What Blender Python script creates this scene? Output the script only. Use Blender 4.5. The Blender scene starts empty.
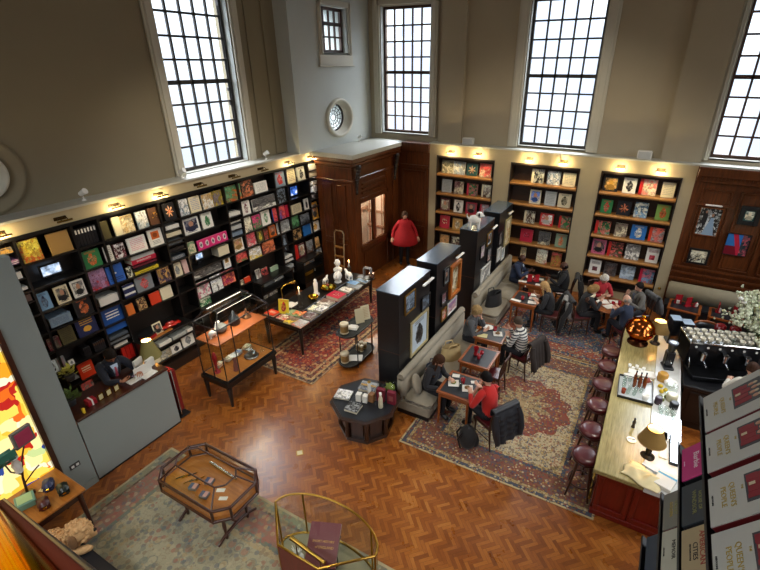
import bpy, bmesh, math, random
from math import sin, cos, pi, radians, sqrt, atan2
from mathutils import Vector, Matrix, Euler
random.seed(7)
SC = bpy.context.scene
COL = SC.collection

# ------------------------------------------------------------------ colours
def hx(s):
    s = s.lstrip('#')
    v = [int(s[i:i+2], 16)/255 for i in (0, 2, 4)]
    return tuple((x/12.92 if x <= .04045 else ((x+.055)/1.055)**2.4) for x in v)
PAL = {k: hx(v) for k, v in dict(
    white='e9e6dc', cream='e2d6b4', black='17161a', ochre='b08a3c', mauve='8d6590', taupe='6b5750', brown='5a3a26',
    orange='d2641f', yellow='dcc02e', tan='b98f4c', olive='4c4527', steel='8095a5', green='2f7d45', maroon='64202c',
    red='c4261f', blue='2f62b8', silver='b9bcb8', grey='7f8486', crimson='bb1f3c', navy='1e2650', sky='7fa9cc',
    bluegrey='7d93a8', royal='174f9b', slate='545d66', vermilion='d83c1b', ice='c3d2dc', gold='c59433', pink='d92a74',
    blush='dcb7ae', purple='45345e', magenta='b3285f', orangeb='d9702a', rose='c4607a', cobalt='2a6fb5', sage='8fa78a',
    leaf='7fa54e', teal='1f4a4a').items()}

# ------------------------------------------------------------------ node helpers
class NT:
    def __init__(s, mat):
        s.t = mat.node_tree; s.n = s.t.nodes; s.l = s.t.links
    def node(s, typ, **kw):
        nd = s.n.new(typ)
        for k, v in kw.items(): setattr(nd, k, v)
        return nd
    def put(s, sock, v):
        if hasattr(v, 'is_output') or isinstance(v, bpy.types.NodeSocket): s.l.new(v, sock)
        else:
            if isinstance(v, (tuple, list)) and len(v) == 3 and sock.type == 'RGBA': v = (*v, 1)
            sock.default_value = v
    def m(s, op, a, b=0.0, c=0.0, clamp=False):
        nd = s.node('ShaderNodeMath', operation=op); nd.use_clamp = clamp
        s.put(nd.inputs[0], a); s.put(nd.inputs[1], b)
        if op in ('SMOOTH_MIN', 'COMPARE', 'WRAP', 'MULTIPLY_ADD'): s.put(nd.inputs[2], c)
        return nd.outputs[0]
    def mix(s, f, a, b, blend='MIX'):
        nd = s.node('ShaderNodeMix', data_type='RGBA', blend_type=blend)
        s.put(nd.inputs[0], f); s.put(nd.inputs[6], a); s.put(nd.inputs[7], b)
        return nd.outputs[2]
    def ramp(s, f, stops, interp='LINEAR'):
        nd = s.node('ShaderNodeValToRGB'); r = nd.color_ramp; r.interpolation = interp
        while len(r.elements) < len(stops): r.elements.new(.5)
        for e, (p, c) in zip(r.elements, stops): e.position = p; e.color = (*c, 1)
        s.put(nd.inputs[0], f)
        return nd.outputs[0]
    def coord(s, which='Object', scale=None, loc=None, rot=None):
        o = s.node('ShaderNodeTexCoord').outputs[which]
        if scale or loc or rot:
            mp = s.node('ShaderNodeMapping'); s.l.new(o, mp.inputs[0])
            if scale: mp.inputs['Scale'].default_value = scale
            if loc: mp.inputs['Location'].default_value = loc
            if rot: mp.inputs['Rotation'].default_value = rot
            o = mp.outputs[0]
        return o
    def noise(s, vec, scale=5., detail=3., rough=.55, out=0, dist=0.):
        nd = s.node('ShaderNodeTexNoise'); s.put(nd.inputs['Vector'], vec)
        nd.inputs['Scale'].default_value = scale; nd.inputs['Detail'].default_value = detail
        nd.inputs['Roughness'].default_value = rough; nd.inputs['Distortion'].default_value = dist
        return nd.outputs[out]
    def voro(s, vec, scale=5., out='Color', feature='F1', metric='EUCLIDEAN', rand=1.):
        nd = s.node('ShaderNodeTexVoronoi', feature=feature)
        if feature != 'DISTANCE_TO_EDGE': nd.distance = metric
        s.put(nd.inputs['Vector'], vec); nd.inputs['Scale'].default_value = scale
        nd.inputs['Randomness'].default_value = rand
        return nd.outputs[out]
    def sep(s, v):
        nd = s.node('ShaderNodeSeparateXYZ'); s.put(nd.inputs[0], v); return nd.outputs
    def comb(s, x, y, z=0.0):
        nd = s.node('ShaderNodeCombineXYZ')
        for i, v in enumerate((x, y, z)): s.put(nd.inputs[i], v)
        return nd.outputs[0]
    def bump(s, h, strength=.2, dist=.01):
        nd = s.node('ShaderNodeBump'); nd.inputs['Strength'].default_value = strength
        nd.inputs['Distance'].default_value = dist; s.put(nd.inputs['Height'], h); return nd.outputs[0]

def new_mat(name):
    m = bpy.data.materials.new(name); m.use_nodes = True
    nt = NT(m); b = nt.n['Principled BSDF']
    return m, nt, b
_M = {}
def plain(name, col, rough=.5, metal=0., emit=0., coat=0., var=.06, nscale=9., sheen=0., bump=0., emit_col=None):
    if name in _M: return _M[name]
    if isinstance(col, str): col = hx(col)
    m, nt, b = new_mat(name)
    if var:
        n = nt.noise(nt.coord('Object'), nscale, 4)
        c = nt.mix(n, tuple(max(0, x*(1-var*2)) for x in col), tuple(min(1, x*(1+var*2)) for x in col))
        nt.put(b.inputs['Base Color'], c)
        if bump: nt.put(b.inputs['Normal'], nt.bump(nt.noise(nt.coord('Object'), nscale*6, 3), bump, .004))
    else: nt.put(b.inputs['Base Color'], col)
    b.inputs['Roughness'].default_value = rough; b.inputs['Metallic'].default_value = metal
    if metal: nt.put(b.inputs['Specular Tint'], col)
    if coat: b.inputs['Coat Weight'].default_value = coat; b.inputs['Coat Roughness'].default_value = .12
    if sheen: b.inputs['Sheen Weight'].default_value = sheen
    if emit:
        nt.put(b.inputs['Emission Color'], emit_col or col); b.inputs['Emission Strength'].default_value = emit
    _M[name] = m; return m
def wood(name, c1, c2, rough=.38, axis=0, scale=1., coat=.15):
    if name in _M: return _M[name]
    m, nt, b = new_mat(name)
    sc = [14*scale]*3; sc[axis] = 1.2*scale
    v = nt.coord('Object', scale=tuple(sc))
    n = nt.noise(v, 2.2, 6, .6, dist=.6)
    n2 = nt.noise(nt.coord('Object'), 1.6*scale, 2)
    f = nt.m('ADD', nt.m('MULTIPLY', n, .75), nt.m('MULTIPLY', n2, .3))
    nt.put(b.inputs['Base Color'], nt.ramp(f, [(.3, hx(c1)), (.72, hx(c2))]))
    b.inputs['Roughness'].default_value = rough; b.inputs['Coat Weight'].default_value = coat
    b.inputs['Coat Roughness'].default_value = .2
    nt.put(b.inputs['Normal'], nt.bump(n, .08, .004))
    _M[name] = m; return m
def glass(name='clear_glass', tint=(.93, .97, .95), refl=1.0):
    if name in _M: return _M[name]
    m = bpy.data.materials.new(name); m.use_nodes = True; nt = NT(m); nt.n.clear()
    out = nt.node('ShaderNodeOutputMaterial'); tr = nt.node('ShaderNodeBsdfTransparent'); gl = nt.node('ShaderNodeBsdfGlossy')
    nt.put(tr.inputs[0], tint); gl.inputs['Roughness'].default_value = .02
    lw = nt.node('ShaderNodeLayerWeight'); lw.inputs[0].default_value = .5
    fr = nt.m('ADD', .04, nt.m('MULTIPLY', .8, nt.m('POWER', lw.outputs['Facing'], 5)))
    mx = nt.node('ShaderNodeMixShader'); nt.put(mx.inputs[0], nt.m('MULTIPLY', fr, refl))
    nt.l.new(tr.outputs[0], mx.inputs[1]); nt.l.new(gl.outputs[0], mx.inputs[2]); nt.l.new(mx.outputs[0], out.inputs[0])
    _M[name] = m; return m

# ------------------------------------------------------------------ mesh builder
class MB:
    def __init__(s):
        s.v = []; s.f = []; s.mi = []; s.sm = []; s.uv = {}
    def add(s, vs, fs, mi=0, smooth=False, M=None):
        o = len(s.v)
        for p in vs:
            p = Vector(p)
            if M is not None: p = M @ p
            s.v.append(tuple(p))
        for f in fs:
            s.f.append(tuple(o+i for i in f)); s.mi.append(mi); s.sm.append(smooth)
        return s
    def box(s, lo, hi, mi=0, ch=0., M=None):
        x0, y0, z0 = [min(a, b) for a, b in zip(lo, hi)]; x1, y1, z1 = [max(a, b) for a, b in zip(lo, hi)]
        d = min(x1-x0, y1-y0, z1-z0)
        ch = min(ch, d*.45)
        if ch <= 0:
            vs = [(x0,y0,z0),(x1,y0,z0),(x1,y1,z0),(x0,y1,z0),(x0,y0,z1),(x1,y0,z1),(x1,y1,z1),(x0,y1,z1)]
            fs = [(0,3,2,1),(4,5,6,7),(0,1,5,4),(1,2,6,5),(2,3,7,6),(3,0,4,7)]
            return s.add(vs, fs, mi, False, M)
        bm = bmesh.new()
        r = bmesh.ops.create_cube(bm, size=1)
        for v in bm.verts: v.co = Vector(((x0+x1)/2+v.co.x*(x1-x0), (y0+y1)/2+v.co.y*(y1-y0), (z0+z1)/2+v.co.z*(z1-z0)))
        bmesh.ops.bevel(bm, geom=bm.edges[:], offset=ch, segments=2 if ch > .012 else 1, affect='EDGES')
        bm.verts.index_update()
        vs = [v.co.copy() for v in bm.verts]; fs = [[v.index for v in f.verts] for f in bm.faces]
        bm.free()
        return s.add(vs, fs, mi, ch > .02, M)
    def cbox(s, c, size, mi=0, ch=0., M=None):
        h = [a/2 for a in size]
        return s.box([c[i]-h[i] for i in range(3)], [c[i]+h[i] for i in range(3)], mi, ch, M)
    def cyl(s, p0, p1, r0, r1=None, n=12, mi=0, caps=True, M=None, smooth=True):
        r1 = r0 if r1 is None else r1
        p0 = Vector(p0); p1 = Vector(p1); d = (p1-p0)
        if d.length < 1e-7: return s
        d.normalize()
        a = Vector((0,0,1)) if abs(d.z) < .95 else Vector((1,0,0))
        u = d.cross(a).normalized(); w = d.cross(u)
        vs = []
        for p, r in ((p0, r0), (p1, r1)):
            for i in range(n):
                t = 2*pi*i/n; vs.append(p+u*(r*cos(t))+w*(r*sin(t)))
        s.add(vs, [(i, n+i, n+(i+1) % n, (i+1) % n) for i in range(n)], mi, smooth, M)
        if caps:
            s.add(vs[:n], [tuple(range(n))], mi, False, M); s.add(vs[n:], [tuple(reversed(range(n)))], mi, False, M)
        return s
    def tube(s, pts, r, n=8, mi=0, M=None, closed=False):
        pts = [Vector(p) for p in pts]; N = len(pts)
        rs = r if isinstance(r, (list, tuple)) else [r]*N
        vs = []; prev = None
        for i, p in enumerate(pts):
            if closed: d = pts[(i+1) % N]-pts[i-1]
            else: d = pts[min(i+1, N-1)]-pts[max(i-1, 0)]
            d.normalize()
            if prev is None:
                a = Vector((0,0,1)) if abs(d.z) < .9 else Vector((1,0,0)); u = d.cross(a).normalized()
            else:
                u = (prev - d*prev.dot(d)).normalized()
            prev = u; w = d.cross(u)
            for k in range(n):
                t = 2*pi*k/n; vs.append(p+u*(rs[i]*cos(t))+w*(rs[i]*sin(t)))
        fs = []
        for i in range(N if closed else N-1):
            j = (i+1) % N
            for k in range(n): fs.append((i*n+k, i*n+(k+1) % n, j*n+(k+1) % n, j*n+k))
        s.add(vs, fs, mi, True, M)
        if not closed:
            s.add(vs[:n], [tuple(reversed(range(n)))], mi, False, M); s.add(vs[-n:], [tuple(range(n))], mi, False, M)
        return s
    def lathe(s, prof, c=(0,0,0), n=20, mi=0, M=None, smooth=True, sx=1., sy=1., caps=True):
        vs = []; fs = []
        for r, z in prof:
            for i in range(n):
                t = 2*pi*i/n; vs.append((c[0]+sx*r*cos(t), c[1]+sy*r*sin(t), c[2]+z))
        for j in range(len(prof)-1):
            for i in range(n):
                fs.append((j*n+i, j*n+(i+1) % n, (j+1)*n+(i+1) % n, (j+1)*n+i))
        s.add(vs, fs, mi, smooth, M)
        if not caps: return s
        if prof[0][0] > 1e-4: s.add(vs[:n], [tuple(reversed(range(n)))], mi, False, M)
        if prof[-1][0] > 1e-4: s.add(vs[-n:], [tuple(range(n))], mi, False, M)
        return s
    def ball(s, c, r, mi=0, nu=14, nv=9, M=None, z0=-1., z1=1., wob=0., seed=0):
        r = r if isinstance(r, (tuple, list)) else (r, r, r)
        rnd = random.Random(seed)
        vs = []; fs = []
        a0 = math.asin(max(-1, z0)); a1 = math.asin(min(1, z1))
        for j in range(nv+1):
            a = a0+(a1-a0)*j/nv
            for i in range(nu):
                t = 2*pi*i/nu; k = 1+wob*(rnd.random()-.5)
                vs.append((c[0]+r[0]*cos(a)*cos(t)*k, c[1]+r[1]*cos(a)*sin(t)*k, c[2]+r[2]*sin(a)*k))
        for j in range(nv):
            for i in range(nu): fs.append((j*nu+i, j*nu+(i+1) % nu, (j+1)*nu+(i+1) % nu, (j+1)*nu+i))
        s.add(vs, fs, mi, True, M)
        return s
    def prism(s, poly, z0, z1, mi=0, M=None, smooth=False):
        n = len(poly)
        vs = [(x, y, z0) for x, y in poly]+[(x, y, z1) for x, y in poly]
        fs = [tuple(reversed(range(n))), tuple(range(n, 2*n))]
        s.add(vs, fs, mi, False, M)
        s.add(vs, [(i, (i+1) % n, n+(i+1) % n, n+i) for i in range(n)], mi, smooth, M)
        return s
    def quad(s, a, b, c, d, mi=0, M=None):
        return s.add([a, b, c, d], [(0,1,2,3)], mi, False, M)
    def grid(s, fn, nu, nv, mi=0, M=None, smooth=True, thick=0.):
        vs = [Vector(fn(i/nu, j/nv)) for j in range(nv+1) for i in range(nu+1)]
        fs = [(j*(nu+1)+i, j*(nu+1)+i+1, (j+1)*(nu+1)+i+1, (j+1)*(nu+1)+i) for j in range(nv) for i in range(nu)]
        if thick:
            nrm = [Vector((0,0,0)) for _ in vs]
            for f in fs:
                nn = (vs[f[1]]-vs[f[0]]).cross(vs[f[3]]-vs[f[0]])
                for i in f: nrm[i] += nn
            o = len(vs)
            vs2 = [v-n.normalized()*thick if n.length > 0 else v for v, n in zip(vs, nrm)]
            fs2 = [tuple(o+i for i in reversed(f)) for f in fs]
            W = nu+1; border = [i for i in range(W)]+[j*W+nu for j in range(1, nv+1)]+[nv*W+i for i in range(nu-1, -1, -1)]+[j*W for j in range(nv-1, 0, -1)]
            side = [(border[(k+1) % len(border)], border[k], o+border[k], o+border[(k+1) % len(border)]) for k in range(len(border))]
            vs = vs+vs2; fs = fs+fs2+side
        return s.add(vs, fs, mi, smooth, M)
    def frame(s, w, h, bw, depth, mi=0, M=None, ch=0.):
        """rectangular frame in local XZ plane, centred in x, z from 0..h, thickness along -Y..0"""
        s.box((-w/2, -depth, 0), (-w/2+bw, 0, h), mi, ch, M); s.box((w/2-bw, -depth, 0), (w/2, 0, h), mi, ch, M)
        s.box((-w/2+bw, -depth, 0), (w/2-bw, 0, bw), mi, ch, M); s.box((-w/2+bw, -depth, h-bw), (w/2-bw, 0, h), mi, ch, M)
        return s
    def build(s, name, mats, parent=None, M=None, uvbox=False):
        me = bpy.data.meshes.new(name)
        me.from_pydata(s.v, [], s.f)
        mats = mats if isinstance(mats, (list, tuple)) else [mats]
        for m in mats: me.materials.append(m)
        for p, mi, sm in zip(me.polygons, s.mi, s.sm): p.material_index = mi; p.use_smooth = sm
        me.update()
        o = bpy.data.objects.new(name, me); COL.objects.link(o)
        if parent is not None: o.parent = parent
        if M is not None: o.matrix_local = M
        return o

def tag(o, label, cat, group=None, kind=None):
    if label: o['label'] = label
    if cat: o['category'] = cat
    if group: o['group'] = group
    if kind: o['kind'] = kind
    return o
def thing(name, label, cat, loc=(0,0,0), rz=0., group=None):
    o = bpy.data.objects.new(name, None); COL.objects.link(o)
    o.empty_display_size = .1; o.location = loc; o.rotation_euler = (0, 0, rz)
    return tag(o, label, cat, group)
def struct(name, mb, mats):
    o = mb.build(name, mats); o['kind'] = 'structure'; return o
KIDS = {}
def copy_tree(root, loc, rz=None, label=None, group=None, scale=None):
    def cp(o, par):
        c = o.copy(); COL.objects.link(c)
        if par is not None: c.parent = par
        for ch in [x for x in o.children]: cp(ch, c)
        return c
    r = cp(root, None); r.location = loc
    if rz is not None: r.rotation_euler = (0, 0, rz)
    if label: r['label'] = label
    if group: r['group'] = group
    if scale: r.scale = scale
    return r
def Rz(a): return Matrix.Rotation(a, 4, 'Z')
def Rx(a): return Matrix.Rotation(a, 4, 'X')
def Ry(a): return Matrix.Rotation(a, 4, 'Y')
def Tr(x, y, z): return Matrix.Translation((x, y, z))

# lettering: real glyph meshes
_LET = {}
def letters(name, text, size, mat, parent, M, depth=.0008, align='CENTER', serif=False, sx=1.):
    cu = bpy.data.curves.new(name+'_crv', 'FONT'); cu.body = text; cu.size = size; cu.align_x = align; cu.align_y = 'CENTER'
    cu.extrude = depth; cu.resolution_u = 2
    ob = bpy.data.objects.new(name+'_tmp', cu); COL.objects.link(ob)
    dg = bpy.context.evaluated_depsgraph_get(); dg.update()
    me = bpy.data.meshes.new_from_object(ob.evaluated_get(dg)); bpy.data.objects.remove(ob); bpy.data.curves.remove(cu)
    if sx != 1.:
        for v in me.vertices: v.co.x *= sx
    me.materials.clear(); me.materials.append(mat)
    o = bpy.data.objects.new(name, me); COL.objects.link(o); o.parent = parent; o.matrix_local = M
    return o
# ------------------------------------------------------------------ shared materials
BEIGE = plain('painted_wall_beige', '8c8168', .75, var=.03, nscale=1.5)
BEIGE_BOUNCE = plain('painted_wall_bounce', 'aa9e86', .75, var=.03, nscale=1.5)  # beige lightened for the back wall, bounce light put into the colour
BEIGE_SKYLIT = plain('painted_wall_skylit', 'b9bdb8', .75, var=.03, nscale=1.5)  # bluish daylight on the bay is put into this paler wall colour
TRIMW = plain('painted_trim', 'c4bfae', .5, var=.02)
PANELC = plain('painted_panel_cream', 'aa9c7d', .6, var=.02)
LEDGEW = plain('ledge_white', 'b2b1a6', .45, var=.02)
GREYP = plain('partition_grey', '8b938e', .55, var=.02, nscale=2)
IRON = plain('dark_window_iron', '2e2a28', .5, var=.1)
BROWNF = plain('brown_window_frame', '452a1c', .45, var=.1)
BLACKW = wood('black_wood', '0d0c0c', '191715', .3)
BLACKP = plain('black_paint', '17181b', .3, var=.1)
DARKSH = wood('dark_shelf_wood', '15100d', '2a1d15', .45)
PANWOOD = wood('panel_wood', '2e1407', '6e3a19', .3, axis=2, scale=.8, coat=.3)
PANWOOD_H = wood('panel_wood_level', '351809', '74401a', .3, axis=0, scale=.8, coat=.3)
PANWOOD_Y = wood('panel_wood_long', '351809', '74401a', .3, axis=1, scale=.8, coat=.3)
SHELFTAN = wood('shelf_lip_wood', '8a5c2c', 'b07b40', .4, axis=0)
NICHEW = wood('niche_dark_wood', '20120a', '3c2414', .5, axis=0)
ORANGEW = wood('honey_wood', '8c5018', 'b8742e', .35, axis=0)
DRUMW = wood('dark_drum_wood', '160d08', '38200f', .3, axis=2, coat=.3)
CASEW = wood('mahogany', '230f08', '471e10', .28, axis=2, coat=.4)
TABW = wood('table_rim_wood', '6e3313', 'a35a24', .3, axis=0, coat=.3)
CHAIRW = wood('dark_chair_wood', '24120b', '4a2718', .35, axis=2, coat=.2)
BARTOP = wood('bar_top_wood', '74683f', 'b0a26c', .22, axis=1, scale=1.2, coat=.5)
REDP = wood('red_painted_wood', '5a130c', '7c1d12', .35, axis=2, coat=.2)
BRASS = plain('brass', 'b08a3e', .28, 1., var=.06)
BRASS2 = plain('polished_brass', 'd8a838', .13, 1., var=.1, nscale=20)
STEEL = plain('brushed_steel', '9a9c9e', .3, 1., var=.06)
CHROME = plain('chrome', 'c4c7ca', .12, 1., var=0)
COPPER = plain('copper', 'b5622c', .16, 1., var=.08)
LEATHER = plain('burgundy_leather', '4a1218', .3, var=.12, nscale=14, coat=.25, bump=.15)
BLKLEATHER = plain('black_leather_inset', '1c1f24', .35, var=.08)
TAUPEF = plain('taupe_upholstery', '8b8371', .8, var=.06, nscale=16, sheen=.2)
WHITEC = plain('white_china', 'e6e4dd', .2, var=.02)
PAPER = plain('white_paper', 'dddad0', .7, var=.03)
PAGES = plain('page_edges', 'cfc6ae', .8, var=.08, nscale=30)
REDGLASS = plain('red_glass', '8e0f1c', .1, var=.05, coat=.5)
BLACKF = plain('black_cloth', '141416', .85, var=.2, nscale=20, sheen=.1)
NAVYF = plain('navy_cloth', '1b2338', .8, var=.1, nscale=20)
MARBLE = plain('pale_stone_top', 'cfd0cc', .2, var=.06, nscale=5)
GLASS = glass()
WINGLASS = glass('window_pane_glass', (.96, .98, 1.), .8)
FOODG = plain('food_green', '6d7a2c', .6, var=.2)
LEAFG = plain('leaf_green', '4e6a33', .6, var=.25)
PETALW = plain('petal_white', 'dfe3c6', .7, var=.1)
LEMON = plain('lemon_yellow', 'd8b524', .5, var=.08)
BULB = plain('flame', 'ffcf8a', .5, emit=28, var=0, emit_col=hx('ffb45a'))
LAMPIN = plain('lit_shade_inside', 'fff0c8', .6, emit=3.0, var=0, emit_col=hx('ffe2a8'))
SHADEM = plain('lamp_shade_ochre', '8a6a32', .75, var=.08)
WAX = plain('wax', 'e9e2d2', .5, var=.03)
WHITEGLOW = plain('lit_white_figurine', 'f2efe6', .5, var=.02)
SKIN = {'pale': plain('skin_pale', 'd0a188', .5, var=.04), 'tan': plain('skin_tan', 'a87254', .5, var=.04), 'dark': plain('skin_dark', '4d2d20', .45, var=.04)}
EYEM = plain('eye_dark', '1c1512', .2, var=0)
LIPM = plain('lip', '96504a', .45, var=0)

def parquet():
    m, nt, b = new_mat('oak_parquet')
    W = .054; n = 4
    v = nt.coord('Object', rot=(0, 0, radians(45)), scale=(1/W, 1/W, 1))
    s = nt.sep(v); x, y = s[0], s[1]
    i = nt.m('FLOOR', x); j = nt.m('FLOOR', y)
    k = nt.m('FLOORED_MODULO', nt.m('SUBTRACT', i, j), 2*n)
    hor = nt.m('LESS_THAN', k, n-.5)
    kv = nt.m('SUBTRACT', 2*n-1, k)
    def sel(a, c): return nt.m('ADD', nt.m('MULTIPLY', hor, a), nt.m('MULTIPLY', nt.m('SUBTRACT', 1, hor), c))
    ix = sel(nt.m('SUBTRACT', i, k), i); iy = sel(j, nt.m('SUBTRACT', j, kv))
    wn = nt.node('ShaderNodeTexWhiteNoise', noise_dimensions='3D'); nt.l.new(nt.comb(ix, iy, hor), wn.inputs['Vector'])
    r = wn.outputs['Value']
    fx = nt.m('FRACT', x); fy = nt.m('FRACT', y)
    # distance to the block's long edges, and to its ends
    across = sel(fy, fx)
    lx = sel(nt.m('SUBTRACT', x, ix), nt.m('SUBTRACT', y, iy))
    e1 = nt.m('MINIMUM', across, nt.m('SUBTRACT', 1, across)); e2 = nt.m('MINIMUM', lx, nt.m('SUBTRACT', n, lx))
    edge = nt.m('MINIMUM', e1, e2)
    gap = nt.m('LESS_THAN', edge, .035)
    grain = nt.noise(nt.comb(nt.m('ADD', nt.m('MULTIPLY', lx, .35), nt.m('MULTIPLY', r, 90)), nt.m('ADD', nt.m('MULTIPLY', across, 2.6), nt.m('MULTIPLY', r, 37))), 2.2, 4)
    wear = nt.noise(nt.coord('Object'), .55, 3)
    f = nt.m('ADD', nt.m('ADD', nt.m('MULTIPLY', r, .34), nt.m('MULTIPLY', grain, .36)), nt.m('MULTIPLY', wear, .4))
    c = nt.ramp(f, [(.2, hx('55280c')), (.48, hx('84481a')), (.7, hx('9e5f26')), (.95, hx('b98244'))])
    c = nt.mix(nt.m('MULTIPLY', gap, .55), c, hx('3a1c0a'))
    nt.put(b.inputs['Base Color'], c)
    nt.put(b.inputs['Roughness'], nt.m('ADD', .2, nt.m('MULTIPLY', nt.noise(nt.coord('Object'), 3, 4), .2)))
    b.inputs['Coat Weight'].default_value = .3; b.inputs['Coat Roughness'].default_value = .18
    return m
FLOORM = parquet()

def rug(name, w, l, field, pal, bands, med=None, corner=None, scale=9., motif=.8, seed=0., inner_col=None):
    """w,l full size; field colour; pal list of 5 motif colours; bands [(dist, colour)] from the edge inwards; med colour"""
    m, nt, b = new_mat(name)
    co = nt.coord('Object'); s = nt.sep(co)
    ax = nt.m('ABSOLUTE', s[0]); ay = nt.m('ABSOLUTE', s[1])
    dx = nt.m('SUBTRACT', w/2, ax); dy = nt.m('SUBTRACT', l/2, ay); d = nt.m('MINIMUM', dx, dy)
    sym = nt.comb(nt.m('ADD', ax, seed), nt.m('ADD', ay, seed*1.7), seed)
    vc = nt.voro(sym, scale); vd = nt.voro(sym, scale, 'Distance')
    n = nt.noise(sym, scale*2.4, 4, .6)
    hue = nt.sep(vc)[0]
    motifc = nt.ramp(hue, [(i/len(pal), hx(p)) for i, p in enumerate(pal)], 'CONSTANT')
    inner = nt.m('LESS_THAN', vd, nt.m('ADD', .26, nt.m('MULTIPLY', n, .22)))
    ring = nt.m('LESS_THAN', nt.m('ABSOLUTE', nt.m('SUBTRACT', vd, .42)), .05)
    vine = nt.m('LESS_THAN', nt.m('ABSOLUTE', nt.m('SUBTRACT', nt.noise(sym, scale*.8, 2), .5)), .025)
    fld = hx(field)
    base = fld
    if med:
        e = nt.m('ADD', nt.m('POWER', nt.m('DIVIDE', s[0], w*.27), 2), nt.m('POWER', nt.m('DIVIDE', s[1], l*.2), 2))
        e = nt.m('ADD', e, nt.m('MULTIPLY', nt.m('SINE', nt.m('MULTIPLY', nt.m('ARCTAN2', s[1], s[0]), 12)), .13))
        base = nt.mix(nt.m('LESS_THAN', e, 1.), fld, hx(med))
        base = nt.mix(nt.m('LESS_THAN', nt.m('ABSOLUTE', nt.m('SUBTRACT', e, 1.)), .04), base, hx(pal[0]))
        base = nt.mix(nt.m('LESS_THAN', e, .3), base, hx(inner_col or pal[1]))
    if corner:
        ec = nt.m('ADD', nt.m('POWER', nt.m('DIVIDE', dx, w*.34), 2), nt.m('POWER', nt.m('DIVIDE', dy, l*.24), 2))
        base = nt.mix(nt.m('LESS_THAN', ec, 1.), base, hx(corner))
    stops = [(0, base)]
    bandramp = nt.node('ShaderNodeValToRGB'); r = bandramp.color_ramp; r.interpolation = 'CONSTANT'
    mx = bands[-1][0]
    pts = []; prev = 0
    for dist, colr in bands:
        pts.append((prev/mx*.98, hx(colr))); prev = dist
    while len(r.elements) < len(pts): r.elements.new(.5)
    for e_, (p, c_) in zip(r.elements, pts): e_.position = p; e_.color = (*c_, 1)
    nt.put(bandramp.inputs[0], nt.m('DIVIDE', d, mx))
    isb = nt.m('LESS_THAN', d, mx)
    c = nt.mix(isb, base, bandramp.outputs[0])
    mfac = nt.m('MULTIPLY', nt.m('MAXIMUM', inner, ring), motif)
    edgeplain = nt.m('GREATER_THAN', d, bands[0][0])
    v2 = nt.voro(sym, scale*.42, 'Distance'); h2 = nt.sep(nt.voro(sym, scale*.42, 'Color'))[1]
    big = nt.ramp(h2, [(i/len(pal), hx(p)) for i, p in enumerate(pal[::-1])], 'CONSTANT')
    c = nt.mix(nt.m('MULTIPLY', nt.m('LESS_THAN', v2, .3), motif*.85), c, big)
    c = nt.mix(nt.m('MULTIPLY', nt.m('LESS_THAN', nt.m('ABSOLUTE', nt.m('SUBTRACT', v2, .36)), .05), motif), c, hx(pal[1]))
    c = nt.mix(nt.m('MULTIPLY', mfac, edgeplain), c, motifc)
    c = nt.mix(nt.m('MULTIPLY', nt.m('MULTIPLY', vine, .35), edgeplain), c, hx(pal[2]))
    fuzz = nt.noise(co, 60, 3)
    c = nt.mix(.25, c, nt.mix(fuzz, hx('2b2420'), hx('cfc2a8')), 'OVERLAY')
    nt.put(b.inputs['Base Color'], c); b.inputs['Roughness'].default_value = .92
    nt.put(b.inputs['Normal'], nt.bump(fuzz, .4, .004))
    return m

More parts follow.
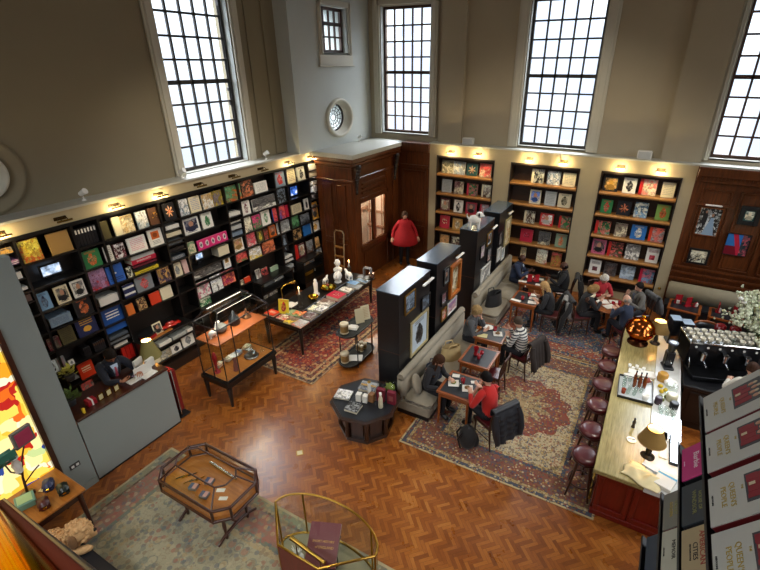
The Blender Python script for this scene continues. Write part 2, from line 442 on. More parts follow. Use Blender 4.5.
# ------------------------------------------------------------------ printed cover materials (UV 0..1 over the cover)
_CV = {}
def cover(style, c1, c2, seed):
    key = (style, c1, c2, seed)
    if key in _CV: return _CV[key]
    a, b_ = PAL[c1], PAL[c2]
    rnd = random.Random(hash(str(key)) % 9999 if False else sum(ord(ch)*(i+3) for i, ch in enumerate(style+c1+c2))+seed*131)
    m, nt, b = new_mat('printed_cover')
    b.inputs['Roughness'].default_value = .4
    uvn = nt.node('ShaderNodeTexCoord').outputs['UV']
    off = (rnd.random()*40, rnd.random()*40, rnd.random()*9)
    mp = nt.node('ShaderNodeMapping'); nt.l.new(uvn, mp.inputs[0]); mp.inputs['Location'].default_value = off
    P = mp.outputs[0]; s = nt.sep(uvn); u, v = s[0], s[1]
    dk = tuple(x*.25 for x in a); lt = tuple(min(1, x*1.5+.12) for x in b_)
    def box(u0, u1, v0, v1):
        r = nt.m('MULTIPLY', nt.m('GREATER_THAN', u, u0), nt.m('LESS_THAN', u, u1))
        return nt.m('MULTIPLY', r, nt.m('MULTIPLY', nt.m('GREATER_THAN', v, v0), nt.m('LESS_THAN', v, v1)))
    def bars(n, th=.5):
        w = nt.m('GREATER_THAN', nt.m('FRACT', nt.m('MULTIPLY', v, n)), .52)
        st = nt.comb(nt.m('MULTIPLY', u, 22), nt.m('FLOOR', nt.m('MULTIPLY', v, n)), off[0])
        g = nt.m('GREATER_THAN', nt.noise(st, 1.0, 1), th-.08)
        return nt.m('MULTIPLY', w, g)
    def ell(cx, cy, rx, ry, wob=.5):
        d = nt.m('ADD', nt.m('POWER', nt.m('DIVIDE', nt.m('SUBTRACT', u, cx), rx), 2), nt.m('POWER', nt.m('DIVIDE', nt.m('SUBTRACT', v, cy), ry), 2))
        if wob: d = nt.m('ADD', d, nt.m('MULTIPLY', nt.m('SUBTRACT', nt.noise(P, 6, 3), .5), wob*3))
        return nt.m('LESS_THAN', d, 1.)
    def photo(x, y, sc=3.2):
        n1 = nt.noise(P, sc*.6, 3, .5, dist=.6)
        n1 = nt.m('ADD', nt.m('MULTIPLY', n1, .75), nt.m('MULTIPLY', v, .25*(1 if rnd.random() < .5 else -1)))
        s0 = .38 if rnd.random() < .5 else .3
        cc = nt.ramp(n1, [(s0-.14, tuple(q*.35 for q in x)), (s0-.04, x), (s0+.08, x), (s0+.15, y), (s0+.32, lt)], 'LINEAR')
        cell = nt.voro(P, sc*1.5, 'Color')
        cc = nt.mix(nt.m('MULTIPLY', nt.m('GREATER_THAN', nt.sep(cell)[0], .62), .75), cc, nt.mix(nt.sep(cell)[1], tuple(q*.55 for q in y), lt))
        fine = nt.voro(P, sc*4.2, 'Color')
        cc = nt.mix(nt.m('MULTIPLY', nt.m('GREATER_THAN', nt.sep(fine)[0], .68), .7), cc, nt.mix(nt.sep(fine)[1], tuple(q*.3 for q in x), lt))
        n2 = nt.noise(P, sc*6, 4, .65)
        return nt.mix(.5, cc, nt.ramp(n2, [(.32, (.06, .06, .06)), (.68, (.88, .85, .8))]), 'OVERLAY')
    c = a
    if style == 'photo':
        c = photo(a, b_)
        if rnd.random() < .6: c = nt.mix(nt.m('MULTIPLY', box(.12, .88, .8, .93), nt.m('MULTIPLY', bars(14, .45), .85)), c, lt)
    elif style == 'text':
        c = nt.mix(nt.m('MULTIPLY', bars(9), nt.m('MULTIPLY', box(.14, .86, .15, .88), .55)), a, b_)
    elif style == 'title':
        c = nt.mix(nt.m('MULTIPLY', bars(7, .42), box(.2, .8, .4, .72)), a, b_)
    elif style in ('title2', 'silent'):
        c = a if style == 'title2' else nt.mix(nt.m('MULTIPLY', v, .55), tuple(q*1.1 for q in a), tuple(q*.45 for q in a))
        c = nt.mix(nt.m('MULTIPLY', bars(8, .42), box(.2, .84, .58, .86)), c, b_)
        c = nt.mix(ell(.5, .32, .2 if style == 'title2' else .26, .16 if style == 'title2' else .045, .35), c, tuple(min(1, q*1.3) for q in b_))
    elif style == 'title3':
        c = nt.mix(nt.m('MULTIPLY', bars(12, .44), box(.16, .86, .72, .9)), a, tuple(q*.5 for q in b_))
        c = nt.mix(box(.28, .72, .2, .52), c, photo(b_, PAL['black'], 5))
    elif style == 'figure':
        c = nt.mix(ell(.5, .45, .24, .32, .6), a, photo(b_, a, 5))
        c = nt.mix(ell(.5, .74, .09, .08, .2), c, b_)
        c = nt.mix(nt.m('MULTIPLY', nt.m('MULTIPLY', bars(16, .45), .7), box(.2, .8, .84, .95)), c, b_)
    elif style in ('portrait', 'portrait2'):
        bg = photo(b_, a, 2.6)
        c = nt.mix(box(.1, .9, .22, .9), a, bg)
        c = nt.mix(ell(.5, .62, .15, .17, .15), c, hx('c08a6c') if style == 'portrait' else b_)
        c = nt.mix(ell(.5, .3, .28, .17, .2), c, tuple(q*.5 for q in b_))
        c = nt.mix(nt.m('MULTIPLY', bars(16, .45), box(.2, .8, .07, .18)), c, b_)
    elif style == 'emblem':
        inb = box(.26, .74, .36, .72)
        c = nt.mix(inb, a, nt.mix(nt.m('GREATER_THAN', nt.voro(P, 9, 'Distance'), .4), b_, tuple(q*.6 for q in a)))
        c = nt.mix(ell(.5, .54, .1, .08, .2), c, a)
    elif style == 'star':
        du = nt.m('SUBTRACT', u, .5); dv = nt.m('SUBTRACT', v, .5)
        rr = nt.m('SQRT', nt.m('ADD', nt.m('POWER', du, 2), nt.m('POWER', dv, 2)))
        an = nt.m('ARCTAN2', dv, du)
        lim = nt.m('ADD', .2, nt.m('MULTIPLY', nt.m('SINE', nt.m('ADD', nt.m('MULTIPLY', an, 7), nt.m('MULTIPLY', nt.noise(P, 5, 2), 6))), .15))
        c = nt.mix(nt.m('LESS_THAN', rr, lim), a, photo(b_, PAL['cream'], 5))
    elif style == 'stripe':
        c = nt.mix(nt.m('LESS_THAN', nt.m('ABSOLUTE', nt.m('SUBTRACT', nt.m('FRACT', nt.m('MULTIPLY', v, 2)), .5)), .16), a, b_)
    elif style == 'frame':
        c = nt.mix(box(.2, .78, .42, .88), a, b_); c = nt.mix(ell(.49, .65, .17, .14, .3), c, tuple(q*.4 for q in b_))
        c = nt.mix(nt.m('MULTIPLY', nt.m('MULTIPLY', bars(12), .7), box(.2, .78, .1, .34)), c, PAL['slate'])
    elif style == 'row':
        fu = nt.m('FRACT', nt.m('MULTIPLY', u, 5))
        d = nt.m('ADD', nt.m('POWER', nt.m('DIVIDE', nt.m('SUBTRACT', fu, .5), .27), 2), nt.m('POWER', nt.m('DIVIDE', nt.m('SUBTRACT', v, .5), .3), 2))
        d = nt.m('ADD', d, nt.m('MULTIPLY', nt.m('SUBTRACT', nt.noise(P, 26, 3), .5), 2.4))
        c = nt.mix(nt.m('LESS_THAN', d, 1.), a, b_); c = nt.mix(nt.m('LESS_THAN', d, .35), c, (.05, .03, .04))
    elif style == 'eyes':
        c = nt.mix(nt.m('MULTIPLY', v, .3), a, tuple(q*.6 for q in a))
        c = nt.mix(ell(.3, .55, .06, .05, 0), c, b_); c = nt.mix(ell(.5, .55, .06, .05, 0), c, b_)
        c = nt.mix(nt.m('MULTIPLY', bars(10, .4), box(.1, .9, .1, .3)), c, tuple(q*.3 for q in a))
    elif style == 'spinec':
        c = nt.mix(nt.m('LESS_THAN', u, .2), photo(a, tuple(min(1, q*.6+.25) for q in a), 3), b_)
    elif style == 'split':
        diag = nt.m('ADD', u, nt.m('MULTIPLY', v, .35))
        c = nt.mix(nt.m('GREATER_THAN', v, .42), tuple(q*.35 for q in b_), a)
        c = nt.mix(nt.m('MULTIPLY', nt.m('GREATER_THAN', diag, .58), nt.m('LESS_THAN', diag, .8)), c, b_)
        c = nt.mix(nt.m('GREATER_THAN', u, .66), c, photo((.02, .04, .05), (.06, .09, .1), 4))
    elif style == 'gown':
        c = photo((.02, .018, .016), (.09, .06, .04), 4)
        half = nt.m('MULTIPLY', nt.m('SUBTRACT', .72, v), .34)
        g = nt.m('MULTIPLY', nt.m('LESS_THAN', nt.m('ABSOLUTE', nt.m('SUBTRACT', u, nt.m('ADD', .58, nt.m('MULTIPLY', v, .08)))), nt.m('ADD', half, .04)), nt.m('LESS_THAN', v, .66))
        c = nt.mix(g, c, hx('8ea6bc')); c = nt.mix(ell(.62, .76, .06, .06, 0), c, hx('a87a60'))
        c = nt.mix(ell(.28, .62, .12, .3, .2), c, (.012, .012, .014)); c = nt.mix(ell(.3, .86, .05, .05, 0), c, hx('a87a60'))
    elif style == 'spines':
        c = nt.mix(box(.2, .8, .72, .95), a, b_)
    nt.put(b.inputs['Base Color'], c)
    _CV[key] = m
    return m

def book_mesh(name, w, h, t, mats, parent=None, M=None, face='front'):
    """closed book: cover boards, rounded spine at x=-w/2, page block. Stands on z=0 with its front cover at y=-t/2 (normal -Y).
    mats = [cover, board, pages]"""
    mb = MB(); bt = min(.004, t*.18)
    mb.box((-w/2, -t/2, 0), (w/2, -t/2+bt, h), 1); mb.box((-w/2, t/2-bt, 0), (w/2, t/2, h), 1)
    mb.box((-w/2, -t/2+bt, 0), (-w/2+bt, t/2-bt, h), 1)
    mb.box((-w/2+bt, -t/2+bt, bt), (w/2-bt*1.2, t/2-bt, h-bt), 2)
    e = .0004
    mb.quad((-w/2, -t/2-e, 0), (w/2, -t/2-e, 0), (w/2, -t/2-e, h), (-w/2, -t/2-e, h), 0)
    qi = len(mb.f)-1
    mb.quad((-w/2-e, t/2, 0), (-w/2-e, -t/2, 0), (-w/2-e, -t/2, h), (-w/2-e, t/2, h), 3 if len(mats) > 3 else 1)
    si = len(mb.f)-1
    o = mb.build(name, mats, parent, M)
    uv = o.data.uv_layers.new(name='cover_map')
    for fi in (qi, si):
        p = o.data.polygons[fi]
        for li, c in zip(p.loop_indices, ((0,0),(1,0),(1,1),(0,1))): uv.data[li].uv = c
    return o
_BM = {}
def board(c):
    return plain('board_'+c, PAL[c], .5, var=.04)
# ------------------------------------------------------------------ the room shell
XL, XS, YB, YW, XR, YF, ZC = -9.30, -8.80, 13.44, 13.80, 5.6, -2.6, 9.0
struct('floor', MB().box((XL-.4, YF-.3, -.2), (XR+.3, YW+.4, 0)), FLOORM)
struct('ceiling', MB().box((XL-.4, YF-.3, ZC), (XR+.3, YW+.4, ZC+.2)), plain('ceiling_paint', 'b9b4a6', .8, var=.02))

def wall_cells(mb, u0, u1, z0, z1, holes, put):
    us = sorted({u0, u1, *[h[0] for h in holes], *[h[1] for h in holes]}); zs = sorted({z0, z1, *[h[2] for h in holes], *[h[3] for h in holes]})
    for a, b in zip(us, us[1:]):
        run = None
        for c, d in zip(zs, zs[1:]):
            solid = not any(h[0] <= (a+b)/2 <= h[1] and h[2] <= (c+d)/2 <= h[3] for h in holes)
            if solid: run = (run[0], d) if run else (c, d)
            if (not solid or d == zs[-1]) and run:
                put(mb, a, b, run[0], run[1]); run = None
TH = .42
# left wall (x = XL), tall window and round window; pale projecting bay at its far end with a small sash and a round window
W1 = (6.78, 8.66, 3.98, 7.70); RW1 = (3.14, 4.62); SW = (11.42, 12.62, 6.48, 7.62); RW2 = (12.02, 4.74)
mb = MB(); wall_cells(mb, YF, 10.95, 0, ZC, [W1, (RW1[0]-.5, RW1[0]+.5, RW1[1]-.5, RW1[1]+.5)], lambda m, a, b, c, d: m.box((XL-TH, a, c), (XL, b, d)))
def round_fill(mb, x0, x1, cy, cz, h, ry, rz, mi=0, n=40):
    """plate filling a square opening of half-size h in a wall facing +X, leaving an oval hole"""
    inner = []; outer = []
    for i in range(n):
        t = 2*pi*(i+.5)/n; c, s_ = cos(t), sin(t); k = h/max(abs(c), abs(s_))
        inner.append((cy+ry*c, cz+rz*s_)); outer.append((cy+k*c, cz+k*s_))
    vs = [(x1, *p) for p in outer]+[(x1, *p) for p in inner]+[(x0, *p) for p in inner]
    fs = []
    for i in range(n):
        j = (i+1) % n
        fs += [(i, j, n+j, n+i), (n+i, n+j, 2*n+j, 2*n+i)]
    for k in (pi/4, 3*pi/4, 5*pi/4, 7*pi/4): pass
    mb.add(vs, fs, mi)
    # corners the ring of rays misses
    for sy in (-1, 1):
        for sz in (-1, 1):
            pts = sorted([p for p in outer if (p[0]-cy)*sy > 0 and (p[1]-cz)*sz > 0], key=lambda p: abs(abs(p[0]-cy)-abs(p[1]-cz)))[:2]
            mb.add([(x1, *pts[0]), (x1, *pts[1]), (x1, cy+sy*h, cz+sz*h)], [(0, 1, 2)], mi)
round_fill(mb, XL-TH, XL, *RW1, .5, .29, .29)
struct('wall_left', mb, BEIGE)
mb = MB(); wall_cells(mb, 10.1, YW, 0, ZC, [(10.1, 10.95, 0, 3.95), SW, (RW2[0]-.62, RW2[0]+.62, RW2[1]-.62, RW2[1]+.62)], lambda m, a, b, c, d: m.box((XL-TH, a, c), (XS, b, d)))
round_fill(mb, XL-.1, XS, *RW2, .62, .5, .42)
struct('wall_left_bay', mb, BEIGE_SKYLIT)
# back wall with three tall windows
W2 = (-8.36, -6.66, 4.16, 7.76); W3 = (-3.76, -1.88, 4.06, 7.74); W4 = (1.02, 2.9, 4.1, 7.74)
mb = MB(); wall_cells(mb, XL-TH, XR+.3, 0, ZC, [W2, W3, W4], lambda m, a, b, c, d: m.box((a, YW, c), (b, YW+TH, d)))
struct('wall_back', mb, BEIGE_BOUNCE)
mb = MB(); wall_cells(mb, YF, YW, 0, ZC, [(1.5, 3.3, 4.1, 7.7), (6.5, 8.3, 4.1, 7.7), (10.4, 12.2, 4.1, 7.7)], lambda m, a, b, c, d: m.box((XR, a, c), (XR+TH, b, d)))
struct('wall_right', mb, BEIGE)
mb = MB(); wall_cells(mb, XL-TH, XR+.3, 0, ZC, [(-6.5, -4.7, 5.2, 8.2), (-3., -1.2, 5.2, 8.2)], lambda m, a, b, c, d: m.box((a, YF-TH, c), (b, YF, d)))
struct('wall_front', mb, BEIGE)
# pilasters of the back wall
mb = MB().box((-6.26, YW-.12, 4.0), (-5.5, YW, ZC)); struct('trim_1', mb, BEIGE_BOUNCE)
mb = MB().box((-.02, YW-.13, 4.0), (.86, YW, ZC)); struct('trim_2', mb, BEIGE_BOUNCE)
# shallow raised plaster borders round the left window
mb = MB().box((XL, 9.15, 4.0), (XL+.03, 9.22, ZC)).box((XL, 9.7, 4.0), (XL+.05, 10.1, ZC)); struct('trim_3', mb, BEIGE)

def tall_window(n, M, w, z0, z1, cols, rows, frame_mat, trim_w=.26, rail=4):
    """window in local frame: x across 0..w, y into the wall, z up; M places it (z is absolute)"""
    h = z1-z0
    root = MB()
    fw = .075
    root.box((0, .16, z0), (fw, .24, z1), 0).box((w-fw, .16, z0), (w, .24, z1), 0)
    root.box((fw, .16, z0), (w-fw, .24, z0+.09), 0).box((fw, .16, z1-fw), (w-fw, .24, z1), 0)
    o = root.build('window_%d' % n, frame_mat, None, M); o['kind'] = 'structure'
    mb = MB(); iw = w-2*fw; ih = h-.09-fw
    for i in range(1, cols): mb.box((fw+iw*i/cols-.023, .17, z0+.09), (fw+iw*i/cols+.023, .22, z1-fw), 0)
    for j in range(1, rows):
        t = .046 if j == rail else .022
        mb.box((fw, .17 if j == rail else .175, z0+.09+ih*j/rows-t), (w-fw, .222, z0+.09+ih*j/rows+t), 0)
    mb.build('glazing_bars', frame_mat, o)
    MB().box((fw, .205, z0+.09), (w-fw, .209, z1-fw)).build('pane', WINGLASS, o)
    # architrave and reveal sill
    mb = MB(); tw = trim_w; pr = .06
    for a, b in ((-tw, -.02), (w+.02, w+tw)):
        mb.box((a, -pr, z0-.04), (b, .0, z1+tw), 0, .012); mb.box((a+.05, -pr-.025, z0-.04), (b-.07, -pr, z1+tw-.05), 0, .01)
    mb.box((-tw, -pr, z1+.02), (w+tw, 0, z1+tw), 0, .012)
    mb.build('architrave', TRIMW, o)
    mb = MB().box((0, 0, z0-.03), (w, .16, z0+.012)).build('sill', LEDGEW, o)
    mb = MB(); mb.box((-.002, 0, z0), (.006, .16, z1)).box((w-.006, 0, z0), (w+.002, .16, z1)); mb.build('reveal', BEIGE_SKYLIT, o)
    return o
MR = lambda x, y: Tr(x, y, 0)@Rz(pi/2)         # opening in the wall x = const, facing +X: local x runs +Y, local y runs -X
o1 = tall_window(1, MR(XL, W1[0]), W1[1]-W1[0], W1[2], W1[3], 5, 8, IRON)
# sash pulley rope beside the first window
mb = MB().cyl((1.79, .2, 4.4), (1.79, .2, 7.4), .012, n=8).box((1.75, .17, 5.3), (1.83, .24, 5.42), 0, .01).box((1.75, .17, 5.62), (1.83, .24, 5.7), 0, .01)
mb.build('sash_cord', IRON, o1)
tall_window(2, Tr(W2[0], YW, 0), W2[1]-W2[0], W2[2], W2[3], 5, 8, BROWNF)
tall_window(3, Tr(W3[0], YW, 0), W3[1]-W3[0], W3[2], W3[3], 5, 8, IRON, .3)
tall_window(4, Tr(W4[0], YW, 0), W4[1]-W4[0], W4[2], W4[3], 5, 8, BROWNF, .16)
# small sash with a panelled surround
o = tall_window(5, MR(XS, SW[0]), SW[1]-SW[0], SW[2], SW[3], 4, 3, BROWNF, .16, rail=2)
MB().box((-.2, -.05, SW[2]-.3), (SW[1]-SW[0]+.2, 0, SW[2]-.04), 0, .015).box((-.24, -.07, SW[2]-.34), (SW[1]-SW[0]+.24, 0, SW[2]-.3), 0, .01).build('apron', TRIMW, o)
def round_window(n, x, cy, cz, ro, ri, depth, sy, rings, spokes):
    mb = MB()
    mb.lathe([(ri*1.02, -depth), (ri*1.02, 0), (ri*1.15, .02), (ro*.8, .03), (ro*.86, .07), (ro*.95, .07), (ro, .02), (ro, 0)], n=44, caps=False)
    M = Tr(x, cy, cz)@Ry(pi/2)@Matrix.Diagonal((1, sy, 1, 1))
    o = mb.build('window_%d' % n, TRIMW, None, M); o['kind'] = 'structure'
    g = MB()
    for k in range(1, rings+1):
        r = ri*k/rings
        g.tube([(r*cos(t), r*sin(t), -depth+.03) for t in [2*pi*i/40 for i in range(40)]], .012 if k < rings else .035, 6, closed=True)
    for k in range(spokes):
        t = 2*pi*k/spokes; g.cyl((ri*.3*cos(t), ri*.3*sin(t), -depth+.03), (ri*cos(t), ri*sin(t), -depth+.03), .011, n=6)
    g.build('glazing_bars', IRON, o)
    MB().lathe([(0, -depth+.02), (ri, -depth+.02)], n=40).build('pane', WINGLASS, o)
    return o
o6 = round_window(6, XL, *RW1, .39, .27, .12, 1., 3, 8)
MB().lathe([(.39, .0), (.40, .02), (.53, .02), (.56, .05), (.61, .05), (.64, 0)], n=44, caps=False).build('plaster_ring', BEIGE, o6)
round_window(7, XS, *RW2, .56, .39, .26, 1.22, 4, 14)

# ------------------------------------------------------------------ fascia and ledge over the left bookcase; back panel with three niches
mb = MB().box((XL, 1.2, 3.70), (-8.88, 10.72, 3.93)).build('trim_4', PANELC); mb['kind'] = 'structure'
struct('trim_5', MB().box((XL, 1.2, 3.93), (-8.84, 10.72, 3.97)), LEDGEW)
NI = [(-6.17, -4.29), (-3.80, -1.87), (-1.33, .57)]
mb = MB(); wall_cells(mb, -6.42, .84, 0, 3.96, [(a, b, .28, 3.64) for a, b in NI], lambda m, a, b, c, d: m.box((a, YB, c), (b, YW, d)))
struct('wall_back_panel', mb, PANELC)
struct('trim_6', MB().box((-6.44, YB-.02, 3.96), (.86, YW, 4.0)), LEDGEW)
struct('trim_7', MB().box((.86, YB-.03, 3.96), (XR, YW, 4.0)), LEDGEW)
# ------------------------------------------------------------------ panelled wood at the right end of the back wall
def panel_set(mb, panels, y, prof=.03):
    for x0, x1, z0, z1 in panels:
        mb.box((x0, y-.015, z0), (x1, y, z1), 1)
        for a in (0, .055):
            t = .03
            mb.box((x0+a, y-prof-.012+a*.3, z0+a), (x0+a+t, y, z1-a), 0, .006); mb.box((x1-a-t, y-prof-.012+a*.3, z0+a), (x1-a, y, z1-a), 0, .006)
            mb.box((x0+a, y-prof-.012+a*.3, z0+a), (x1-a, y, z0+a+t), 0, .006); mb.box((x0+a, y-prof-.012+a*.3, z1-a-t), (x1-a, y, z1-a), 0, .006)
mb = MB().box((.84, YB, 0), (XR, YW, 3.96))
mb.box((.86, YB-.1, 3.74), (XR, YB, 3.96), 0, .01).box((.86, YB-.06, 3.6), (XR, YB, 3.74), 0, .01)
for i in range(60): mb.box((.9+i*.078, YB-.08, 3.68), (.94+i*.078, YB-.05, 3.74), 0)
panel_set(mb, [(1.05, 1.7, 1.45, 3.45), (1.85, 2.5, 1.45, 3.45), (2.65, 3.3, 1.45, 3.45), (3.45, 4.1, 1.45, 3.45), (4.25, 4.9, 1.45, 3.45)], YB)
for z in (1.32, 1.16, .98): mb.box((.86, YB-.07, z), (XR, YB, z+.07), 0, .015)
mb.box((.98, YB-.05, 3.02), (1.78, YB, 3.09), 0, .01)
struct('wall_back_panelling', mb, [PANWOOD, PANWOOD])
# ------------------------------------------------------------------ wooden vestibule (booth) in the corner
BX, BY0, BZ = -7.55, 10.74, 3.84
mb = MB()
mb.box((XS, BY0, 0), (BX-.06, BY0+.06, BZ))                       # side facing the camera
for (a, b) in ((-8.62, -8.28), (-8.12, -7.78)):
    for z0, z1 in ((.2, 1.25), (1.4, 3.05)):
        mb.box((a, BY0-.02, z0), (b, BY0, z1), 0, .008)
        mb.box((a, BY0-.035, z0), (a+.03, BY0, z1), 0, .006).box((b-.03, BY0-.035, z0), (b, BY0, z1), 0, .006).box((a, BY0-.035, z1-.03), (b, BY0, z1), 0, .006).box((a, BY0-.035, z0), (b, BY0, z0+.03), 0, .006)
for z, p, h in ((3.15, .05, .06), (3.55, .05, .05), (3.62, .09, .08), (3.72, .13, .12)): mb.box((XS, BY0-p, z), (BX+p, BY0+.02, z+h), 0, .012)
# front facing the room with the door opening and two glazed lights
wall_cells(mb, BY0, YB, 0, BZ, [(11.14, 11.78, 1.14, 2.46), (11.90, 12.52, 1.14, 2.46)], lambda m, a, b, c, d: m.box((BX-.06, a, c), (BX, b, d)))
for z, p, h in ((3.2, .05, .06), (3.55, .05, .05), (3.62, .09, .08), (3.72, .13, .12)): mb.box((BX-.02, BY0, z), (BX+p, YB, z+h), 0, .012)
for a, b in ((BY0+.02, BY0+.26), (12.98, 13.2)): mb.box((BX-.02, a, 0), (BX+.05, b, 3.2), 0, .01)
mb.box((BX-.02, 11.0, .05), (BX+.03, 11.1, 3.15), 0, .01).box((BX-.02, 12.6, .05), (BX+.03, 12.7, 3.15), 0, .01).box((BX-.02, 11.78, 1.14), (BX+.03, 11.9, 2.46), 0, .01)
mb.box((BX-.02, 11.0, 2.5), (BX+.03, 12.7, 2.62), 0, .01).box((BX-.02, 11.0, .98), (BX+.03, 12.7, 1.1), 0, .01).box((BX-.01, 11.2, .2), (BX+.02, 12.5, .9), 0, .02)
for z in (2.76, 2.9, 3.04): mb.box((BX-.02, 11.2, z-.03), (BX+.07, 12.5, z+.02), 0, .015)
struct('wall_vestibule', mb, PANWOOD)
# carved corbels
mb = MB()
for yc in (BY0+.14, 13.09):
    for k in range(9):
        t = k/8; r = .075-.028*t
        mb.ball((BX+.05+.11*(1-t)**1.4, yc, 3.58-.72*t), (r, r*1.1, .075), nu=10, nv=6)
    mb.tube([(BX+.12+.05*cos(a), yc, 3.5+.06*sin(a)) for a in [pi*2*i/10 for i in range(10)]], .025, 6, closed=True)
struct('trim_8', mb, plain('carved_dark_wood', '2b201a', .5))
struct('trim_9', MB().box((XL, BY0-.16, BZ), (BX+.16, YW, 3.96)), LEDGEW)
mb = MB().box((BX-.035, 11.14, 1.14), (BX-.03, 11.78, 2.46)).box((BX-.035, 11.90, 1.14), (BX-.03, 12.52, 2.46))
struct('window_8', mb, GLASS)
# inside the vestibule: pale lit lining with dado and shelf
mb = MB().box((XS+.005, 10.9, 0), (XS+.03, 13.3, 3.7), 0).box((XS+.03, 10.9, 1.62), (XS+.1, 13.3, 1.72), 1).box((XS+.03, 11.9, .3), (XS+.09, 12.1, 3.), 1)
mb.box((XS, 13.36, 0), (BX-.06, 13.42, 3.7), 0).box((XS, 13.3, 1.5), (BX-.06, 13.36, 1.58), 1).box((XS, 13.3, .98), (BX-.06, 13.36, 1.04), 1)
for k in range(5): mb.box((-8.7+.25*k, 13.33, .3), (-8.66+.25*k, 13.36, 3.), 1)
mb.box((XS, 10.85, .0), (BX-.06, 13.4, .02), 1)
struct('wall_vestibule_lining', mb, [plain('lining_cream', 'd9c3b0', .7), plain('lining_wood', 'a97f66', .6)])
# plain panelling between the vestibule and the niche panel
mb = MB().box((BX, YB, 0), (-6.42, YW, 3.96)).box((BX, YB-.08, 3.7), (-6.42, YB, 3.96), 0, .012).box((BX, YB-.05, 3.2), (-6.42, YB, 3.28), 0, .01)
panel_set(mb, [(-7.4, -6.55, .3, 1.25), (-7.4, -6.55, 1.4, 3.1)], YB)
struct('wall_back_corner_panelling', mb, [PANWOOD, PANWOOD])
struct('baseboard_left', MB().box((XL, YF, 0), (XL+.03, 2.2, .15)), GREYP)

# ------------------------------------------------------------------ grey partition with the back-lit coloured glass
mb = MB(); wall_cells(mb, YF, 2.36, 0, 4.0, [(-.6, 1.97, .42, 3.12)], lambda m, a, b, c, d: m.box((-7.18, a, c), (-7.04, b, d)))
struct('wall_partition', mb, GREYP)
struct('baseboard_partition', MB().box((-7.04, 2.0, 0), (-7.025, 2.36, .12)), GREYP)
